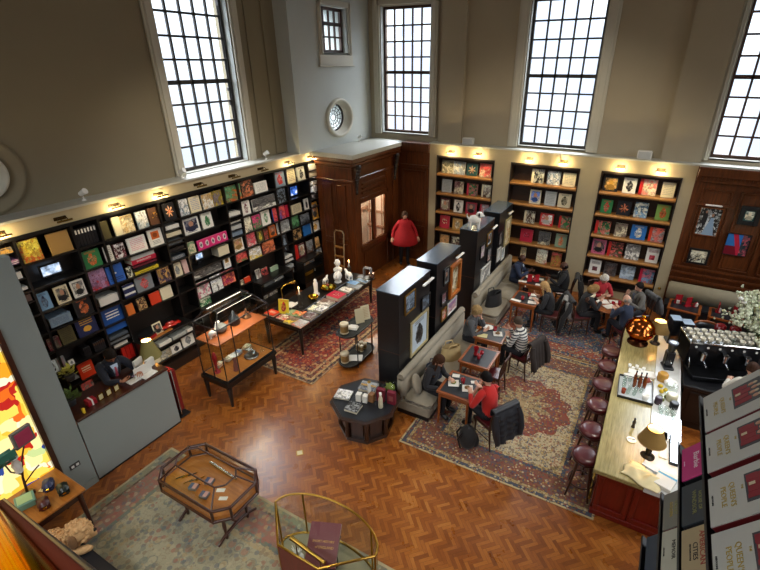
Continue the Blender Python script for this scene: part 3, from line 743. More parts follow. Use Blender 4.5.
# balcony the photographer stands on, its slab outside the picture
struct('floor_balcony', MB().box((-1.7, YF, 4.25), (XR, .35, 4.45)).box((.75, .35, 4.0), (XR, 2.2, 4.12)), plain('balcony_floor', '6a4a2c', .5))
LB=[
('c', 'photo', 'ochre', 'black', 'black and ochre', 2.885, 3.069, 3.444, 0.099),
('f', 'stripe', 'mauve', 'white', 'mauve and white striped', 2.926, 3.107, 3.244, 0.068),
('f', 'plain', 'white', 'grey', 'thick white', 2.942, 3.064, 2.99, 0.125),
('f', 'plain', 'white', 'grey', 'white', 2.929, 3.076, 2.781, 0.054),
('f', 'plain', 'taupe', 'brown', 'taupe', 2.947, 3.072, 2.563, 0.134),
('c', 'photo', 'orange', 'yellow', 'orange patterned', 3.147, 3.459, 3.2, 0.386),
('c', 'plain', 'tan', 'tan', 'plain tan', 3.585, 3.943, 3.2, 0.383),
('s7', 'spines', 'black', 'white', 'black volume with white spine top', 4.025, 4.407, 3.2, 0.348),
('c', 'plain', 'olive', 'black', 'dark olive', 4.475, 4.638, 3.2, 0.351),
('c', 'plain', 'cream', 'cream', 'plain cream', 4.727, 4.875, 3.2, 0.371),
('c', 'photo', 'cream', 'ochre', 'cream and ochre figured', 4.875, 5.131, 3.2, 0.349),
('c', 'photo', 'steel', 'white', 'steel blue and white', 5.199, 5.43, 3.2, 0.351),
('c', 'figure', 'green', 'orange', 'green and orange', 4.013, 4.348, 2.76, 0.34),
('c', 'text', 'white', 'black', 'white lettered', 4.427, 4.573, 2.76, 0.32),
('c', 'photo', 'maroon', 'white', 'maroon and white', 4.608, 4.821, 2.76, 0.296),
('c', 'text', 'white', 'pink', 'large white dotted', 4.89, 5.285, 2.76, 0.326),
('c', 'photo', 'red', 'mauve', 'red and mauve', 4.007, 4.34, 2.31, 0.39),
('c', 'eyes', 'blue', 'white', 'bright blue', 4.355, 4.684, 2.31, 0.365),
('c', 'photo', 'black', 'cream', 'small black and cream', 4.722, 4.838, 2.31, 0.218),
('f', 'plain', 'silver', 'grey', 'silver grey', 4.874, 5.395, 2.624, 0.087),
('f', 'title', 'crimson', 'white', 'crimson', 4.862, 5.409, 2.525, 0.102),
('f', 'plain', 'maroon', 'maroon', 'maroon', 4.871, 5.403, 2.456, 0.046),
('f', 'plain', 'black', 'black', 'black', 4.871, 5.386, 2.388, 0.047),
('f', 'title', 'yellow', 'black', 'yellow', 4.874, 5.41, 2.292, 0.078),
('c', 'stripe', 'navy', 'white', 'navy with white band', 4.561, 4.798, 1.92, 0.274),
('c', 'figure', 'grey', 'red', 'grey cover with red emblem', 4.829, 5.209, 1.92, 0.332),
('f', 'plain', 'white', 'silver', 'thick white boxed', 4.06, 4.482, 1.954, 0.172),
('c', 'figure', 'sky', 'navy', 'pale blue', 3.128, 3.331, 2.31, 0.324),
('c', 'portrait', 'cream', 'black', 'cream portrait', 3.416, 3.643, 2.31, 0.328),
('c', 'portrait', 'white', 'black', 'white bordered portrait', 3.698, 3.925, 2.31, 0.333),
('f', 'text', 'bluegrey', 'navy', 'thick blue-grey boxed', 3.177, 3.547, 1.938, 0.187),
('c', 'photo', 'maroon', 'olive', 'maroon and olive', 3.039, 3.236, 1.535, 0.239),
('c', 'text', 'olive', 'black', 'dark olive', 3.256, 3.501, 1.535, 0.321),
('c', 'figure', 'black', 'orange', 'black cover with an orange animal face', 3.627, 3.945, 1.92, 0.362),
('c', 'title2', 'navy', 'gold', 'navy and gold', 3.546, 3.919, 1.535, 0.383),
('c', 'silent', 'royal', 'white', 'large royal blue', 4.024, 4.441, 1.35, 0.511),
('f', 'plain', 'grey', 'black', 'grey', 4.024, 4.428, 1.109, 0.069),
('f', 'plain', 'slate', 'black', 'slate', 4.034, 4.426, 1.2, 0.061),
('f', 'plain', 'white', 'grey', 'white', 4.071, 4.364, 0.968, 0.096),
('s3', 'spines', 'red', 'red', 'bright red volume', 4.184, 4.433, 0.61, 0.361),
('c', 'title', 'vermilion', 'cream', 'vermilion', 3.346, 3.62, 0.69, 0.338),
('c', 'figure', 'ice', 'black', 'ice blue', 2.933, 3.061, 1.1, 0.25),
('c', 'text', 'grey', 'red', 'grey lettered', 3.061, 3.207, 1.1, 0.252),
('c', 'figure', 'white', 'grey', 'small white square', 3.241, 3.332, 1.1, 0.1),
('s4', 'spines', 'black', 'black', 'black volume', 3.537, 3.661, 1.1, 0.205),
('s6', 'spines', 'black', 'brown', 'dark volume', 3.726, 3.945, 1.1, 0.218),
('c', 'photo', 'grey', 'red', 'grey and red', 3.289, 3.517, 0.33, 0.323),
('c', 'plain', 'grey', 'grey', 'plain grey', 3.689, 3.893, 0.69, 0.152),
('f', 'plain', 'grey', 'grey', 'grey', 3.105, 3.318, 0.776, 0.044),
('c', 'emblem', 'brown', 'gold', 'brown cover with gold emblem', 5.464, 5.738, 3.2, 0.359),
('c', 'star', 'black', 'orange', 'black cover with orange star shape', 5.799, 6.085, 3.2, 0.37),
('c', 'photo', 'steel', 'white', 'steel and white', 6.172, 6.415, 3.2, 0.366),
('c', 'text', 'cream', 'blue', 'cream lettered', 6.444, 6.736, 3.2, 0.359),
('c', 'photo', 'white', 'ochre', 'white and ochre collage', 6.786, 7.08, 3.2, 0.343),
('c', 'photo', 'yellow', 'purple', 'yellow and purple', 7.091, 7.363, 3.2, 0.352),
('c', 'photo', 'orange', 'green', 'orange and green', 7.427, 7.953, 3.2, 0.38),
('c', 'photo', 'brown', 'orange', 'brown and orange', 7.97, 8.339, 3.2, 0.402),
('c', 'text', 'white', 'grey', 'white lettered', 8.394, 8.851, 3.2, 0.28),
('c', 'figure', 'bluegrey', 'red', 'blue-grey and red', 9.109, 9.565, 3.2, 0.404),
('c', 'text', 'cream', 'brown', 'cream lettered', 9.629, 9.96, 3.2, 0.404),
('c', 'figure', 'white', 'black', 'white cover with black figure', 10.052, 10.376, 3.2, 0.386),
('f', 'plain', 'white', 'cream', 'thick white', 10.535, 10.912, 3.393, 0.183),
('f', 'plain', 'cream', 'cream', 'cream', 10.543, 10.903, 3.208, 0.153),
('f', 'plain', 'white', 'cream', 'white', 10.533, 10.881, 2.962, 0.109),
('f', 'plain', 'ice', 'cream', 'thick pale', 10.53, 10.855, 2.759, 0.173),
('f', 'plain', 'black', 'black', 'black', 10.501, 10.879, 2.543, 0.158),
('c', 'photo', 'black', 'bluegrey', 'dark photographic', 9.173, 9.493, 2.76, 0.391),
('c', 'photo', 'white', 'black', 'wide black and white collage', 8.238, 9.117, 2.76, 0.316),
('c', 'figure', 'white', 'maroon', 'white cover with dark red figure', 7.878, 8.166, 2.76, 0.355),
('c', 'frame', 'white', 'orange', 'white cover with orange square', 5.348, 5.663, 2.76, 0.361),
('f', 'plain', 'white', 'cream', 'white', 5.755, 6.094, 3.002, 0.09),
('f', 'plain', 'cream', 'cream', 'cream', 5.729, 6.107, 2.841, 0.095),
('f', 'text', 'grey', 'black', 'grey', 5.723, 6.091, 2.663, 0.105),
('f', 'plain', 'black', 'black', 'black', 5.722, 6.093, 2.503, 0.083),
('f', 'text', 'slate', 'white', 'slate patterned', 5.716, 6.073, 2.313, 0.084),
('c', 'portrait', 'white', 'navy', 'white and navy portrait', 6.179, 6.6, 2.76, 0.356),
('c', 'figure', 'white', 'green', 'white cover with green figure', 6.673, 6.974, 2.76, 0.366),
('c', 'row', 'pink', 'white', 'wide hot pink', 6.434, 7.319, 2.31, 0.24),
('c', 'photo', 'cream', 'green', 'small cream and green', 6.16, 6.375, 2.31, 0.274),
('f', 'plain', 'cream', 'cream', 'cream tilted', 6.959, 7.285, 1.975, 0.244),
('c', 'figure', 'cream', 'grey', 'cream figured', 5.697, 5.929, 1.92, 0.313),
('c', 'plain', 'blush', 'blush', 'narrow blush pink', 5.967, 6.089, 1.92, 0.359),
('c', 'photo', 'purple', 'gold', 'purple', 5.337, 5.634, 1.92, 0.371),
('c', 'photo', 'white', 'black', 'wide monochrome collage', 6.151, 6.985, 1.66, 0.253),
('c', 'frame', 'ice', 'tan', 'small ice-white framed', 7.061, 7.261, 1.617, 0.304),
('c', 'photo', 'white', 'magenta', 'white and magenta', 6.129, 6.551, 1.171, 0.387),
('c', 'photo', 'black', 'white', 'black and white', 6.588, 6.925, 1.159, 0.413),
('c', 'photo', 'green', 'cream', 'green photographic', 6.161, 6.501, 1.0, 0.199),
('c', 'plain', 'orangeb', 'brown', 'plain orange', 4.514, 4.674, 1.535, 0.238),
('c', 'photo', 'brown', 'tan', 'brown photographic', 4.757, 4.952, 1.535, 0.272),
('c', 'plain', 'vermilion', 'red', 'plain vermilion', 5.043, 5.284, 1.535, 0.261),
('c', 'plain', 'cream', 'cream', 'plain cream', 5.304, 5.579, 1.535, 0.283),
('f', 'plain', 'white', 'cream', 'white', 7.449, 7.823, 2.833, 0.083),
('f', 'plain', 'white', 'cream', 'white', 7.463, 7.789, 2.664, 0.087),
('f', 'plain', 'silver', 'cream', 'silver', 7.451, 7.789, 2.493, 0.109),
('f', 'text', 'bluegrey', 'black', 'blue-grey', 7.444, 7.792, 2.33, 0.118),
('c', 'photo', 'black', 'cream', 'black and cream', 7.843, 8.134, 2.31, 0.383),
('c', 'photo', 'green', 'pink', 'green', 8.169, 8.455, 2.31, 0.365),
('c', 'figure', 'white', 'green', 'white botanical', 8.489, 8.807, 2.31, 0.4),
('c', 'photo', 'blue', 'red', 'blue and red portrait', 8.914, 9.4, 2.31, 0.374),
('c', 'plain', 'crimson', 'crimson', 'narrow crimson', 9.422, 9.541, 2.31, 0.341),
('c', 'portrait', 'white', 'tan', 'white portrait', 7.412, 7.763, 1.92, 0.349),
('c', 'photo', 'white', 'crimson', 'white and crimson', 7.833, 8.188, 1.92, 0.359),
('c', 'figure', 'olive', 'yellow', 'olive and yellow', 8.25, 8.467, 1.92, 0.308),
('c', 'photo', 'brown', 'red', 'narrow russet', 8.494, 8.648, 1.92, 0.29),
('c', 'portrait', 'orange', 'brown', 'orange portrait', 8.703, 8.951, 1.92, 0.317),
('c', 'photo', 'white', 'grey', 'white and grey', 9.011, 9.514, 1.92, 0.353),
('c', 'figure', 'black', 'bluegrey', 'black cover with pale statue', 9.131, 9.379, 1.329, 0.531),
('c', 'photo', 'green', 'red', 'green and red', 7.421, 7.828, 1.616, 0.232),
('c', 'photo', 'yellow', 'white', 'yellow', 7.852, 8.322, 1.535, 0.295),
('c', 'photo', 'maroon', 'orange', 'dark maroon', 8.371, 8.835, 1.535, 0.327),
('f', 'plain', 'white', 'cream', 'white', 9.121, 9.483, 1.121, 0.06),
('f', 'plain', 'white', 'cream', 'white', 9.117, 9.505, 0.96, 0.092),
('c', 'text', 'cream', 'black', 'cream lettered', 9.667, 10.085, 2.31, 0.269),
('c', 'figure', 'white', 'black', 'white and black narrow', 10.223, 10.419, 2.31, 0.323),
('c', 'portrait', 'gold', 'black', 'gold portrait', 10.492, 10.825, 1.92, 0.521),
('c', 'photo', 'black', 'green', 'dark green photographic', 9.611, 9.911, 1.92, 0.334),
('c', 'photo', 'black', 'slate', 'black photographic', 9.981, 10.394, 1.92, 0.29),
('c', 'photo', 'black', 'tan', 'black and tan', 9.593, 9.972, 1.535, 0.365),
('c', 'plain', 'cobalt', 'blue', 'cobalt blue', 10.065, 10.414, 1.535, 0.362),
('c', 'figure', 'white', 'gold', 'white and gold', 10.441, 10.828, 1.535, 0.305),
('c', 'plain', 'red', 'red', 'narrow red', 9.607, 9.761, 1.0, 0.434),
('c', 'portrait', 'maroon', 'cream', 'maroon and cream', 9.775, 10.069, 1.0, 0.408),
('c', 'photo', 'brown', 'grey', 'brown', 10.145, 10.476, 1.0, 0.382),
('c', 'photo', 'brown', 'tan', 'narrow brown', 10.553, 10.767, 1.0, 0.384),
('c', 'figure', 'ice', 'grey', 'ice-white', 10.602, 10.849, 0.61, 0.395),
('c', 'plain', 'gold', 'gold', 'plain gold', 9.959, 10.342, 0.26, 0.335),
('c', 'plain', 'silver', 'silver', 'plain silver', 10.42, 10.771, 0.26, 0.344),
('c', 'photo', 'bluegrey', 'tan', 'blue-grey landscape', 9.931, 10.443, 0.61, 0.345),
('c', 'photo', 'white', 'black', 'small black and white', 9.577, 9.858, 0.61, 0.381),
('c', 'photo', 'magenta', 'orange', 'magenta', 6.938, 7.328, 1.19, 0.369),
('c', 'frame', 'white', 'tan', 'white framed', 7.063, 7.267, 1.634, 0.291),
('c', 'photo', 'cream', 'brown', 'cream', 7.437, 7.583, 1.0, 0.174),
('c', 'plain', 'vermilion', 'red', 'vermilion', 7.6, 7.807, 1.0, 0.197),
('c', 'photo', 'white', 'brown', 'white and brown', 8.025, 8.188, 1.0, 0.254),
('c', 'photo', 'black', 'red', 'black and red', 8.209, 8.457, 1.0, 0.214),
('c', 'plain', 'sage', 'sage', 'sage grey', 8.562, 8.86, 0.878, 0.203),
('f', 'plain', 'white', 'cream', 'white', 8.638, 9.032, 0.584, 0.084),
('f', 'plain', 'grey', 'cream', 'grey', 8.224, 8.62, 0.605, 0.088),
('c', 'frame', 'white', 'black', 'white bordered', 8.177, 8.323, 0.26, 0.269),
('c', 'photo', 'white', 'slate', 'white and slate', 8.357, 8.708, 0.26, 0.284),
('f', 'plain', 'white', 'cream', 'white', 9.119, 9.506, 0.971, 0.095),
('f', 'plain', 'silver', 'cream', 'silver', 9.155, 9.486, 0.778, 0.103),
('f', 'text', 'grey', 'cream', 'grey', 9.126, 9.483, 0.603, 0.153),
]
LW=[
('f', 'plain', 'white', 'cream', 'white', 4.795, 5.108, 0.777, 0.094),
('f', 'plain', 'silver', 'cream', 'silver', 5.131, 5.489, 0.778, 0.084),
('f', 'plain', 'white', 'cream', 'white', 5.504, 5.673, 0.787, 0.08),
('c', 'plain', 'cream', 'cream', 'plain cream', 4.569, 4.773, 0.48, 0.182),
('c', 'photo', 'cream', 'grey', 'cream photographic', 4.775, 5.039, 0.462, 0.181),
('c', 'figure', 'white', 'black', 'white cover with black figure', 5.05, 5.307, 0.441, 0.189),
('c', 'figure', 'white', 'grey', 'white sketched', 5.344, 5.658, 0.412, 0.293),
]
BB=[
('photo', 'cream', 'olive', 'cream and olive tree', -6.038, -5.657, 3.09, 0.39),
('photo', 'white', 'bluegrey', 'white and blue-grey', -5.639, -5.261, 3.09, 0.382),
('star', 'teal', 'orange', 'dark teal and orange', -5.199, -4.854, 3.09, 0.363),
('photo', 'cream', 'red', 'cream and red', -4.786, -4.416, 3.09, 0.399),
('text', 'silver', 'grey', 'pale silver', -6.014, -5.682, 2.48, 0.404),
('photo', 'cream', 'maroon', 'cream and maroon', -5.584, -5.285, 2.48, 0.381),
('spinec', 'green', 'crimson', 'green with crimson spine', -5.161, -4.81, 2.48, 0.364),
('spinec', 'brown', 'cream', 'brown with cream spine', -4.672, -4.383, 2.48, 0.379),
('portrait', 'maroon', 'cream', 'maroon and cream', -6.046, -5.726, 1.87, 0.39),
('figure', 'white', 'black', 'white cover with black figure', -5.566, -5.266, 1.87, 0.396),
('portrait', 'crimson', 'black', 'crimson portrait', -5.159, -4.802, 1.87, 0.375),
('spinec', 'ice', 'crimson', 'ice blue with crimson spine', -4.691, -4.42, 1.87, 0.369),
('emblem', 'crimson', 'cream', 'crimson with cream emblem', -6.043, -5.699, 1.27, 0.419),
('figure', 'tan', 'cream', 'tan and cream figured', -5.585, -5.249, 1.27, 0.381),
('photo', 'green', 'rose', 'green and rose', -5.085, -4.867, 1.27, 0.376),
('photo', 'cream', 'tan', 'cream and tan', -6.006, -5.696, 0.66, 0.36),
('photo', 'brown', 'cream', 'brown and cream', -5.601, -5.26, 0.66, 0.36),
('spinec', 'black', 'cream', 'black with cream spine', -3.195, -2.847, 3.09, 0.393),
('photo', 'bluegrey', 'white', 'blue-grey landscape', -2.742, -2.387, 3.09, 0.374),
('text', 'cream', 'grey', 'plain cream lettered', -2.316, -1.972, 3.09, 0.375),
('portrait', 'cream', 'blue', 'cream and blue figured', -3.177, -2.858, 2.48, 0.401),
('text', 'silver', 'grey', 'pale grey lettered', -2.735, -2.418, 2.48, 0.405),
('figure', 'cream', 'olive', 'cream cover with domed building', -2.36, -2.007, 2.48, 0.387),
('spinec', 'brown', 'cream', 'brown with pale spine', -3.273, -2.954, 1.87, 0.366),
('portrait', 'red', 'white', 'bright red portrait', -2.796, -2.41, 1.87, 0.361),
('spinec', 'green', 'red', 'green and red', -2.246, -1.932, 1.87, 0.352),
('emblem', 'crimson', 'rose', 'crimson with rose emblem', -3.321, -2.946, 1.27, 0.388),
('photo', 'cream', 'black', 'cream and black collage', -2.766, -2.42, 1.27, 0.391),
('figure', 'sage', 'orange', 'sage green figured', -2.264, -1.945, 1.27, 0.399),
('photo', 'cream', 'tan', 'narrow cream and tan', -3.255, -3.088, 0.66, 0.392),
('photo', 'red', 'cream', 'red and cream', -2.75, -2.429, 0.66, 0.432),
('photo', 'ochre', 'red', 'ochre and red', -2.303, -2.009, 0.66, 0.415),
('portrait2', 'black', 'gold', 'black with red spine and gold head', -1.239, -0.866, 3.09, 0.389),
('figure', 'white', 'black', 'white cover with black profile', -0.748, -0.429, 3.09, 0.396),
('spinec', 'cream', 'red', 'cream with red spine', -0.355, 0.051, 3.09, 0.408),
('text', 'cream', 'grey', 'plain cream', 0.171, 0.471, 3.09, 0.378),
('figure', 'green', 'red', 'green cover with red and white stripe', -1.198, -0.905, 2.48, 0.365),
('star', 'black', 'orange', 'black starburst', -0.782, -0.44, 2.48, 0.379),
('photo', 'sky', 'cream', 'sky blue seaside', -0.351, -0.033, 2.48, 0.393),
('figure', 'leaf', 'orange', 'leaf green figured', 0.166, 0.486, 2.48, 0.401),
('spinec', 'green', 'red', 'green photographic with red spine', -1.243, -0.85, 1.87, 0.367),
('photo', 'cream', 'brown', 'cream and brown', -0.724, -0.421, 1.87, 0.371),
('figure', 'cobalt', 'cream', 'bright cobalt', -0.315, 0.055, 1.87, 0.384),
('spinec', 'grey', 'vermilion', 'grey with vermilion spine', 0.125, 0.481, 1.87, 0.381),
('portrait', 'rose', 'black', 'rose portrait', -1.23, -0.863, 1.27, 0.423),
('spinec', 'olive', 'red', 'olive with red spine', -0.807, -0.415, 1.27, 0.408),
('photo', 'white', 'black', 'white and black collage', -0.346, 0.015, 1.27, 0.418),
('title3', 'white', 'crimson', 'white with small picture', 0.183, 0.488, 1.27, 0.404),
('title3', 'white', 'maroon', 'white with maroon picture', -1.198, -0.889, 0.66, 0.397),
('photo', 'taupe', 'black', 'taupe collage', -0.789, -0.467, 0.66, 0.388),
('photo', 'ice', 'bluegrey', 'ice and blue-grey landscape', -0.358, 0.013, 0.66, 0.386),
('spinec', 'sky', 'crimson', 'sky blue with crimson spine', 0.137, 0.497, 0.66, 0.383),
]
# ------------------------------------------------------------------ the long black bookcase on the left wall
XF = -8.88
SHZ0 = [3.20, 2.76, 2.31, 1.92, 1.535, 1.10, .69, .33]
SHZ = [3.20, 2.76, 2.31, 1.92, 1.535, 1.0, .61, .26]
NARROW = [(2.70, 3.11), (3.99, 4.455), (5.69, 6.13), (7.40, 7.83), (9.09, 9.55), (10.47, 10.93)]
cols = []
for i, (a, b) in enumerate(NARROW):
    cols.append((a, b, 'n'))
    if i+1 < len(NARROW): cols.append((b, NARROW[i+1][0], 'w'))
FL = [q for q in LB if q[0] == 'f']
for ci, (a, b, typ) in enumerate(cols):
    lab = ('narrow black bookcase column of stacked books' if typ == 'n' else 'wide black bookcase bay of face-out books')
    typ0 = typ
    nth = ['beside the grey partition', 'second from the grey partition', 'third from the grey partition', 'fourth from the partition', 'second from the wooden vestibule', 'beside the wooden vestibule'] if typ == 'n' else ['above the reception desk man', 'with the large blue book edge and red cover', 'with the hot pink wide book', 'with the yellow cover low down', 'with the blue screen by the vestibule']
    t = thing('bookcase', lab+', '+nth[ci//2], 'bookcase', (XF, (a+b)/2, 0), 0, 'bookcase units along the beige wall')
    ha = (b-a)/2; D = .36
    mb = MB()
    mb.box((-D, -ha, 0), (-D+.02, ha, 3.68))
    mb.build('back_panel', DARKSH, t)
    for s in (-1, 1):
        MB().box((-D, s*ha, 0), (0, s*(ha-.02), 3.68)).build('side_panel', BLACKW, t)
    MB().box((-D, -ha, 3.64), (.01, ha, 3.70)).build('top_rail', BLACKW, t)
    first = ci < 2
    if first: typ = 'n'
    zs = SHZ0 if first else SHZ if (typ == 'n' or a > 6) else SHZ[:6]+[.69, .36]
    for z in zs:
        low = z < 1.2
        x1 = .28 if (low and typ == 'w' and z < .9) else 0
        if z == 1.0 and typ == 'w': MB().box((-D, -ha, .9), (.3, ha, .945), 0, .008).build('ledge', BLACKW, t)
        else: MB().box((-D, -ha+.02, z-.035), (x1, ha-.02, z)).build('shelf', BLACKW, t)
    subs = [q for q in FL if a < (q[5]+q[6])/2 < b and typ == 'n' and ci != 1]
    for q in subs:
        if all(abs(q[7]-z) > .07 for z in SHZ) and q[7] > .5:
            MB().box((-D, -ha+.02, q[7]-.02), (-.01, ha-.02, q[7]-.004)).build('shelf', BLACKW, t)
    MB().box((-D, -ha, 0), (.3 if typ == 'w' else 0, ha, .225)).build('plinth', DARKSH, t)
    if typ == 'w':
        for s in (-1, 1): MB().box((0, s*ha, 0), (.28, s*(ha-.025), .9)).build('side_panel', BLACKW, t)
ROWN = {1.10: 'sixth shelf', .69: 'seventh shelf', .33: 'lowest shelf', 3.20: 'top shelf', 2.76: 'second shelf', 2.31: 'third shelf', 1.92: 'fourth shelf', 1.535: 'fifth shelf', 1.0: 'ledge', .61: 'low shelf', .26: 'bottom shelf'}
def rown(z):
    k = min(ROWN, key=lambda s: abs(s-z)+(.3 if s > z+.06 else 0)); return ROWN[k]
USED = {}
PLACES = ['above the reception desk', 'over the desk lamp', 'beside the first window', 'behind the glass cabinet', 'behind the long table', 'towards the white figurines', 'beside the vestibule']
def place(y):
    return PLACES[0 if y < 4.0 else 1 if y < 5.6 else 2 if y < 6.7 else 3 if y < 7.4 else 4 if y < 9.1 else 5 if y < 10.45 else 6]
def uniq(lab, y):
    if lab in USED:
        lab2 = lab.replace(' of the black bookcase', ' of the bookcase')+', '+place(y)
        if lab2 in USED:
            k = USED[lab2] = USED[lab2]+1
            lab2 = lab2.replace(' of the bookcase', '')+', '+['second', 'third', 'fourth', 'fifth', 'sixth', 'seventh'][k-2]+' along'
        USED[lab2] = 1; return lab2
    USED[lab] = 1; return lab
sd = 0
for kind, st, c1, c2, lab, y0, y1, z0, h in LB:
    sd += 1; w = y1-y0; yc = (y0+y1)/2; rn = rown(z0)
    if kind == 'c':
        art = w > .3 and h < .3
        L = uniq(f'{lab} book face out on the {rn} of the black bookcase' if 'cover' not in lab else f'{lab}, face out on the {rn}, black bookcase', yc)
        xx = XF-.055
        if 1. <= z0 < 1.01: z0 = .948; 
        o = book_mesh('book', w*.97, h*.97, .035, [cover(st, c1, c2, sd), board(c1), PAGES], None, Tr(xx, yc, z0+.002)@Rz(pi/2)@Rx(-.1))
        tag(o, L, 'book', 'face-out books on the left bookcase')
    elif kind == 'f':
        L = uniq(f'{lab} book lying flat on the {rn} of the black bookcase', yc)
        o = MB(); D = .27
        o.box((-D, -w*.485, 0), (0, w*.485, .006), 0).box((-D, -w*.485, h*.95-.006), (0, w*.485, h*.95), 0).box((-D+.01, -w*.475, .006), (-.004, w*.475, h*.95-.006), 1)
        o.quad((.0005, -w*.485, 0), (.0005, w*.485, 0), (.0005, w*.485, h*.95), (.0005, -w*.485, h*.95), 2); qi = len(o.f)-1
        ob = o.build('book', [board(c1), PAGES, cover(st, c1, c2, sd)], None, Tr(XF-.045, yc, z0+.002)@Rz(random.uniform(-.03, .03)))
        uv = ob.data.uv_layers.new(name='cover_map')
        for li, c in zip(ob.data.polygons[qi].loop_indices, ((0,0),(1,0),(1,1),(0,1))): uv.data[li].uv = c
        tag(ob, L, 'book', 'books lying flat in the left bookcase')
    elif kind[0] == 's':
        n = int(kind[1:])
        if abs(z0-1.0) < .01: z0 = .948
        for i in range(n):
            bw = w/n
            o = MB(); hh = h*.97
            o.box((-.2, -bw*.46, 0), (0, bw*.46, hh), 0, .004)
            o.quad((.0005, -bw*.44, 0.004), (.0005, bw*.44, .004), (.0005, bw*.44, hh-.004), (.0005, -bw*.44, hh-.004), 1); qi = len(o.f)-1
            ob = o.build('book', [board(c1), cover(st, c1, c2, 1)], None, Tr(XF-.05, y0+bw*(i+.5), z0+.001))
            uv = ob.data.uv_layers.new(name='cover_map')
            for li, c in zip(ob.data.polygons[qi].loop_indices, ((0,0),(1,0),(1,1),(0,1))): uv.data[li].uv = c
            od = ['first', 'second', 'third', 'fourth', 'fifth', 'sixth', 'seventh'][i]
            tag(ob, f'{lab} in an upright set, {od} from the partition end', 'book', 'spine-out set of '+lab+'s')
for i, (kind, st, c1, c2, lab, y0, y1, z0, h) in enumerate(LW):
    w = y1-y0; yc = (y0+y1)/2
    if kind == 'f':
        o = MB().box((-.24, -w*.485, 0), (0, w*.485, h*.9), 0, .006)
        ob = o.build('book', [board(c1)], None, Tr(-8.62, yc, .692))
        tag(ob, f'{lab} boxed book lying under the ledge, {["beside the desk lamp", "middle one of three", "towards the glass cabinet"][i]}', 'book', 'boxed books under the ledge')
    else:
        ob = book_mesh('book', w*.97, min(h, .3), .03, [cover(st, c1, c2, 300+i), board(c1), PAGES], None, Tr(-8.66, yc, .362)@Rz(pi/2)@Rx(-.1))
        tag(ob, uniq(f'{lab} book facing out below the ledge beside the desk', yc), 'book', 'face-out books below the ledge')
# things lying on the ledge beside the desk lamp
t = thing('red_model', 'long glossy red model lying on the ledge behind the desk lamp', 'model', (-8.74, 5.22, .948), 1.45); MB().box((-.24, -.06, .02), (.24, .06, .1), 0, .03).box((-.1, -.05, .09), (.1, .05, .15), 0, .025).build('body', plain('gloss_red', 'c0200f', .2, var=.03, coat=.6), t); [MB().cyl((sx*.15, sy*.062, .035), (sx*.15, sy*.05, .035), .035, n=14).build('wheel', BLACKP, t) for sx in (-1, 1) for sy in (-1, 1)]
ob = book_mesh('art_print', .2, .26, .02, [cover('portrait', 'cream', 'black', 990), board('cream'), PAGES], None, Tr(-8.72, 4.93, .95)@Rz(pi/2)@Rx(-.2)); tag(ob, 'small cream portrait print standing on the ledge beside the red model', 'print')
t = thing('red_black_box', 'black and red box on the ledge above the desk lamp', 'box', (-8.76, 4.68, .948), .2); MB().box((-.12, -.13, 0), (.12, .13, .13), 0, .006).build('box', BLACKP, t); MB().box((-.05, -.134, .02), (.124, .134, .09)).build('red_band', plain('band_red', 'a81c1c', .4), t)
t = thing('gilt_tray', 'flat amber tray on the front of the ledge above the white boxed books', 'tray', (-8.66, 4.9, .948), .05); MB().box((-.06, -.3, 0), (.05, .3, .02), 0, .006).build('tray', ORANGEW, t)
# display screens set into the shelving
def screen(y0, y1, z0, z1, hood0, hood1, hz0, hz1, lab, colr):
    w = y1-y0; h = z1-z0
    t = thing('display_screen', lab, 'screen', (XF-.2, (y0+y1)/2, z0))
    MB().frame(w+.05, h+.05, .025, .03).build('bezel', BLACKP, t, Rz(pi/2)@Tr(0, -.0, -.025))
    m, nt, b = new_mat('lit_screen')
    n = nt.noise(nt.coord('Object'), 7, 3)
    c = nt.ramp(n, [(.35, tuple(q*.15 for q in hx(colr))), (.5, hx(colr)), (.62, (.8, .85, .95))])
    nt.put(b.inputs['Emission Color'], c); b.inputs['Emission Strength'].default_value = 1.1; nt.put(b.inputs['Base Color'], (.02, .02, .03))
    MB().box((-.006, -w/2, 0), (-.002, w/2, h)).build('picture', m, t)
    MB().box((-.09, -.08, -.03), (-.02, .08, 0)).box((-.13, -w*.3, -(z0-hz0)), (.02, w*.3, -(z0-hz0)+.012)).box((-.08, -.03, -(z0-hz0)), (-.04, .03, 0)).build('stand', BLACKP, t)
screen(3.39, 3.70, 2.84, 3.02, 0, 0, 2.762, 3, 'small lit screen on the second shelf above the reception desk', 'a9c0dc')
screen(9.83, 10.13, 2.80, 3.05, 0, 0, 2.762, 3, 'small screen with a blue picture on the shelf near the vestibule', '3c6fd0')
screen(6.42, 6.62, 2.06, 2.24, 0, 0, 1.922, 2, 'small screen in the warm lit niche below the hot pink book', '9ab6d8')

# picture lights along the fascia and over the niches
def picture_light(name_lab, loc, rz, on, power=5.):
    t = thing('picture_light', name_lab, 'light', loc, rz, 'picture lights over the bookcases')
    mb = MB().box((-.01, -.1, -.03), (.012, .1, .03), 0, .006)
    for s in (-1, 1): mb.tube([(.01, s*.06, 0), (.09, s*.06, .03), (.15, s*.05, .0)], .008, 6)
    mb.build('bracket', plain('bronze', '4a3a22', .4, .8), t)
    MB().cyl((.15, -.12, -.02), (.15, .12, -.02), .018, n=10).build('lamp_head', plain('dark_brass', '6a5428', .35, .9), t)
    if on:
        MB().cyl((.143, -.1, -.04), (.143, .1, -.04), .006, n=6).build('lit_tube', plain('warm_tube', 'ffd98a', .5, emit=14., var=0, emit_col=hx('ffcf7a')), t)
        li = bpy.data.lights.new('picture_lamp', 'POINT'); li.energy = power; li.color = (1., .78, .40); li.shadow_soft_size = .03
        lo = bpy.data.objects.new('picture_lamp', li); COL.objects.link(lo); lo.parent = t; lo.location = (.13, 0, -.065)
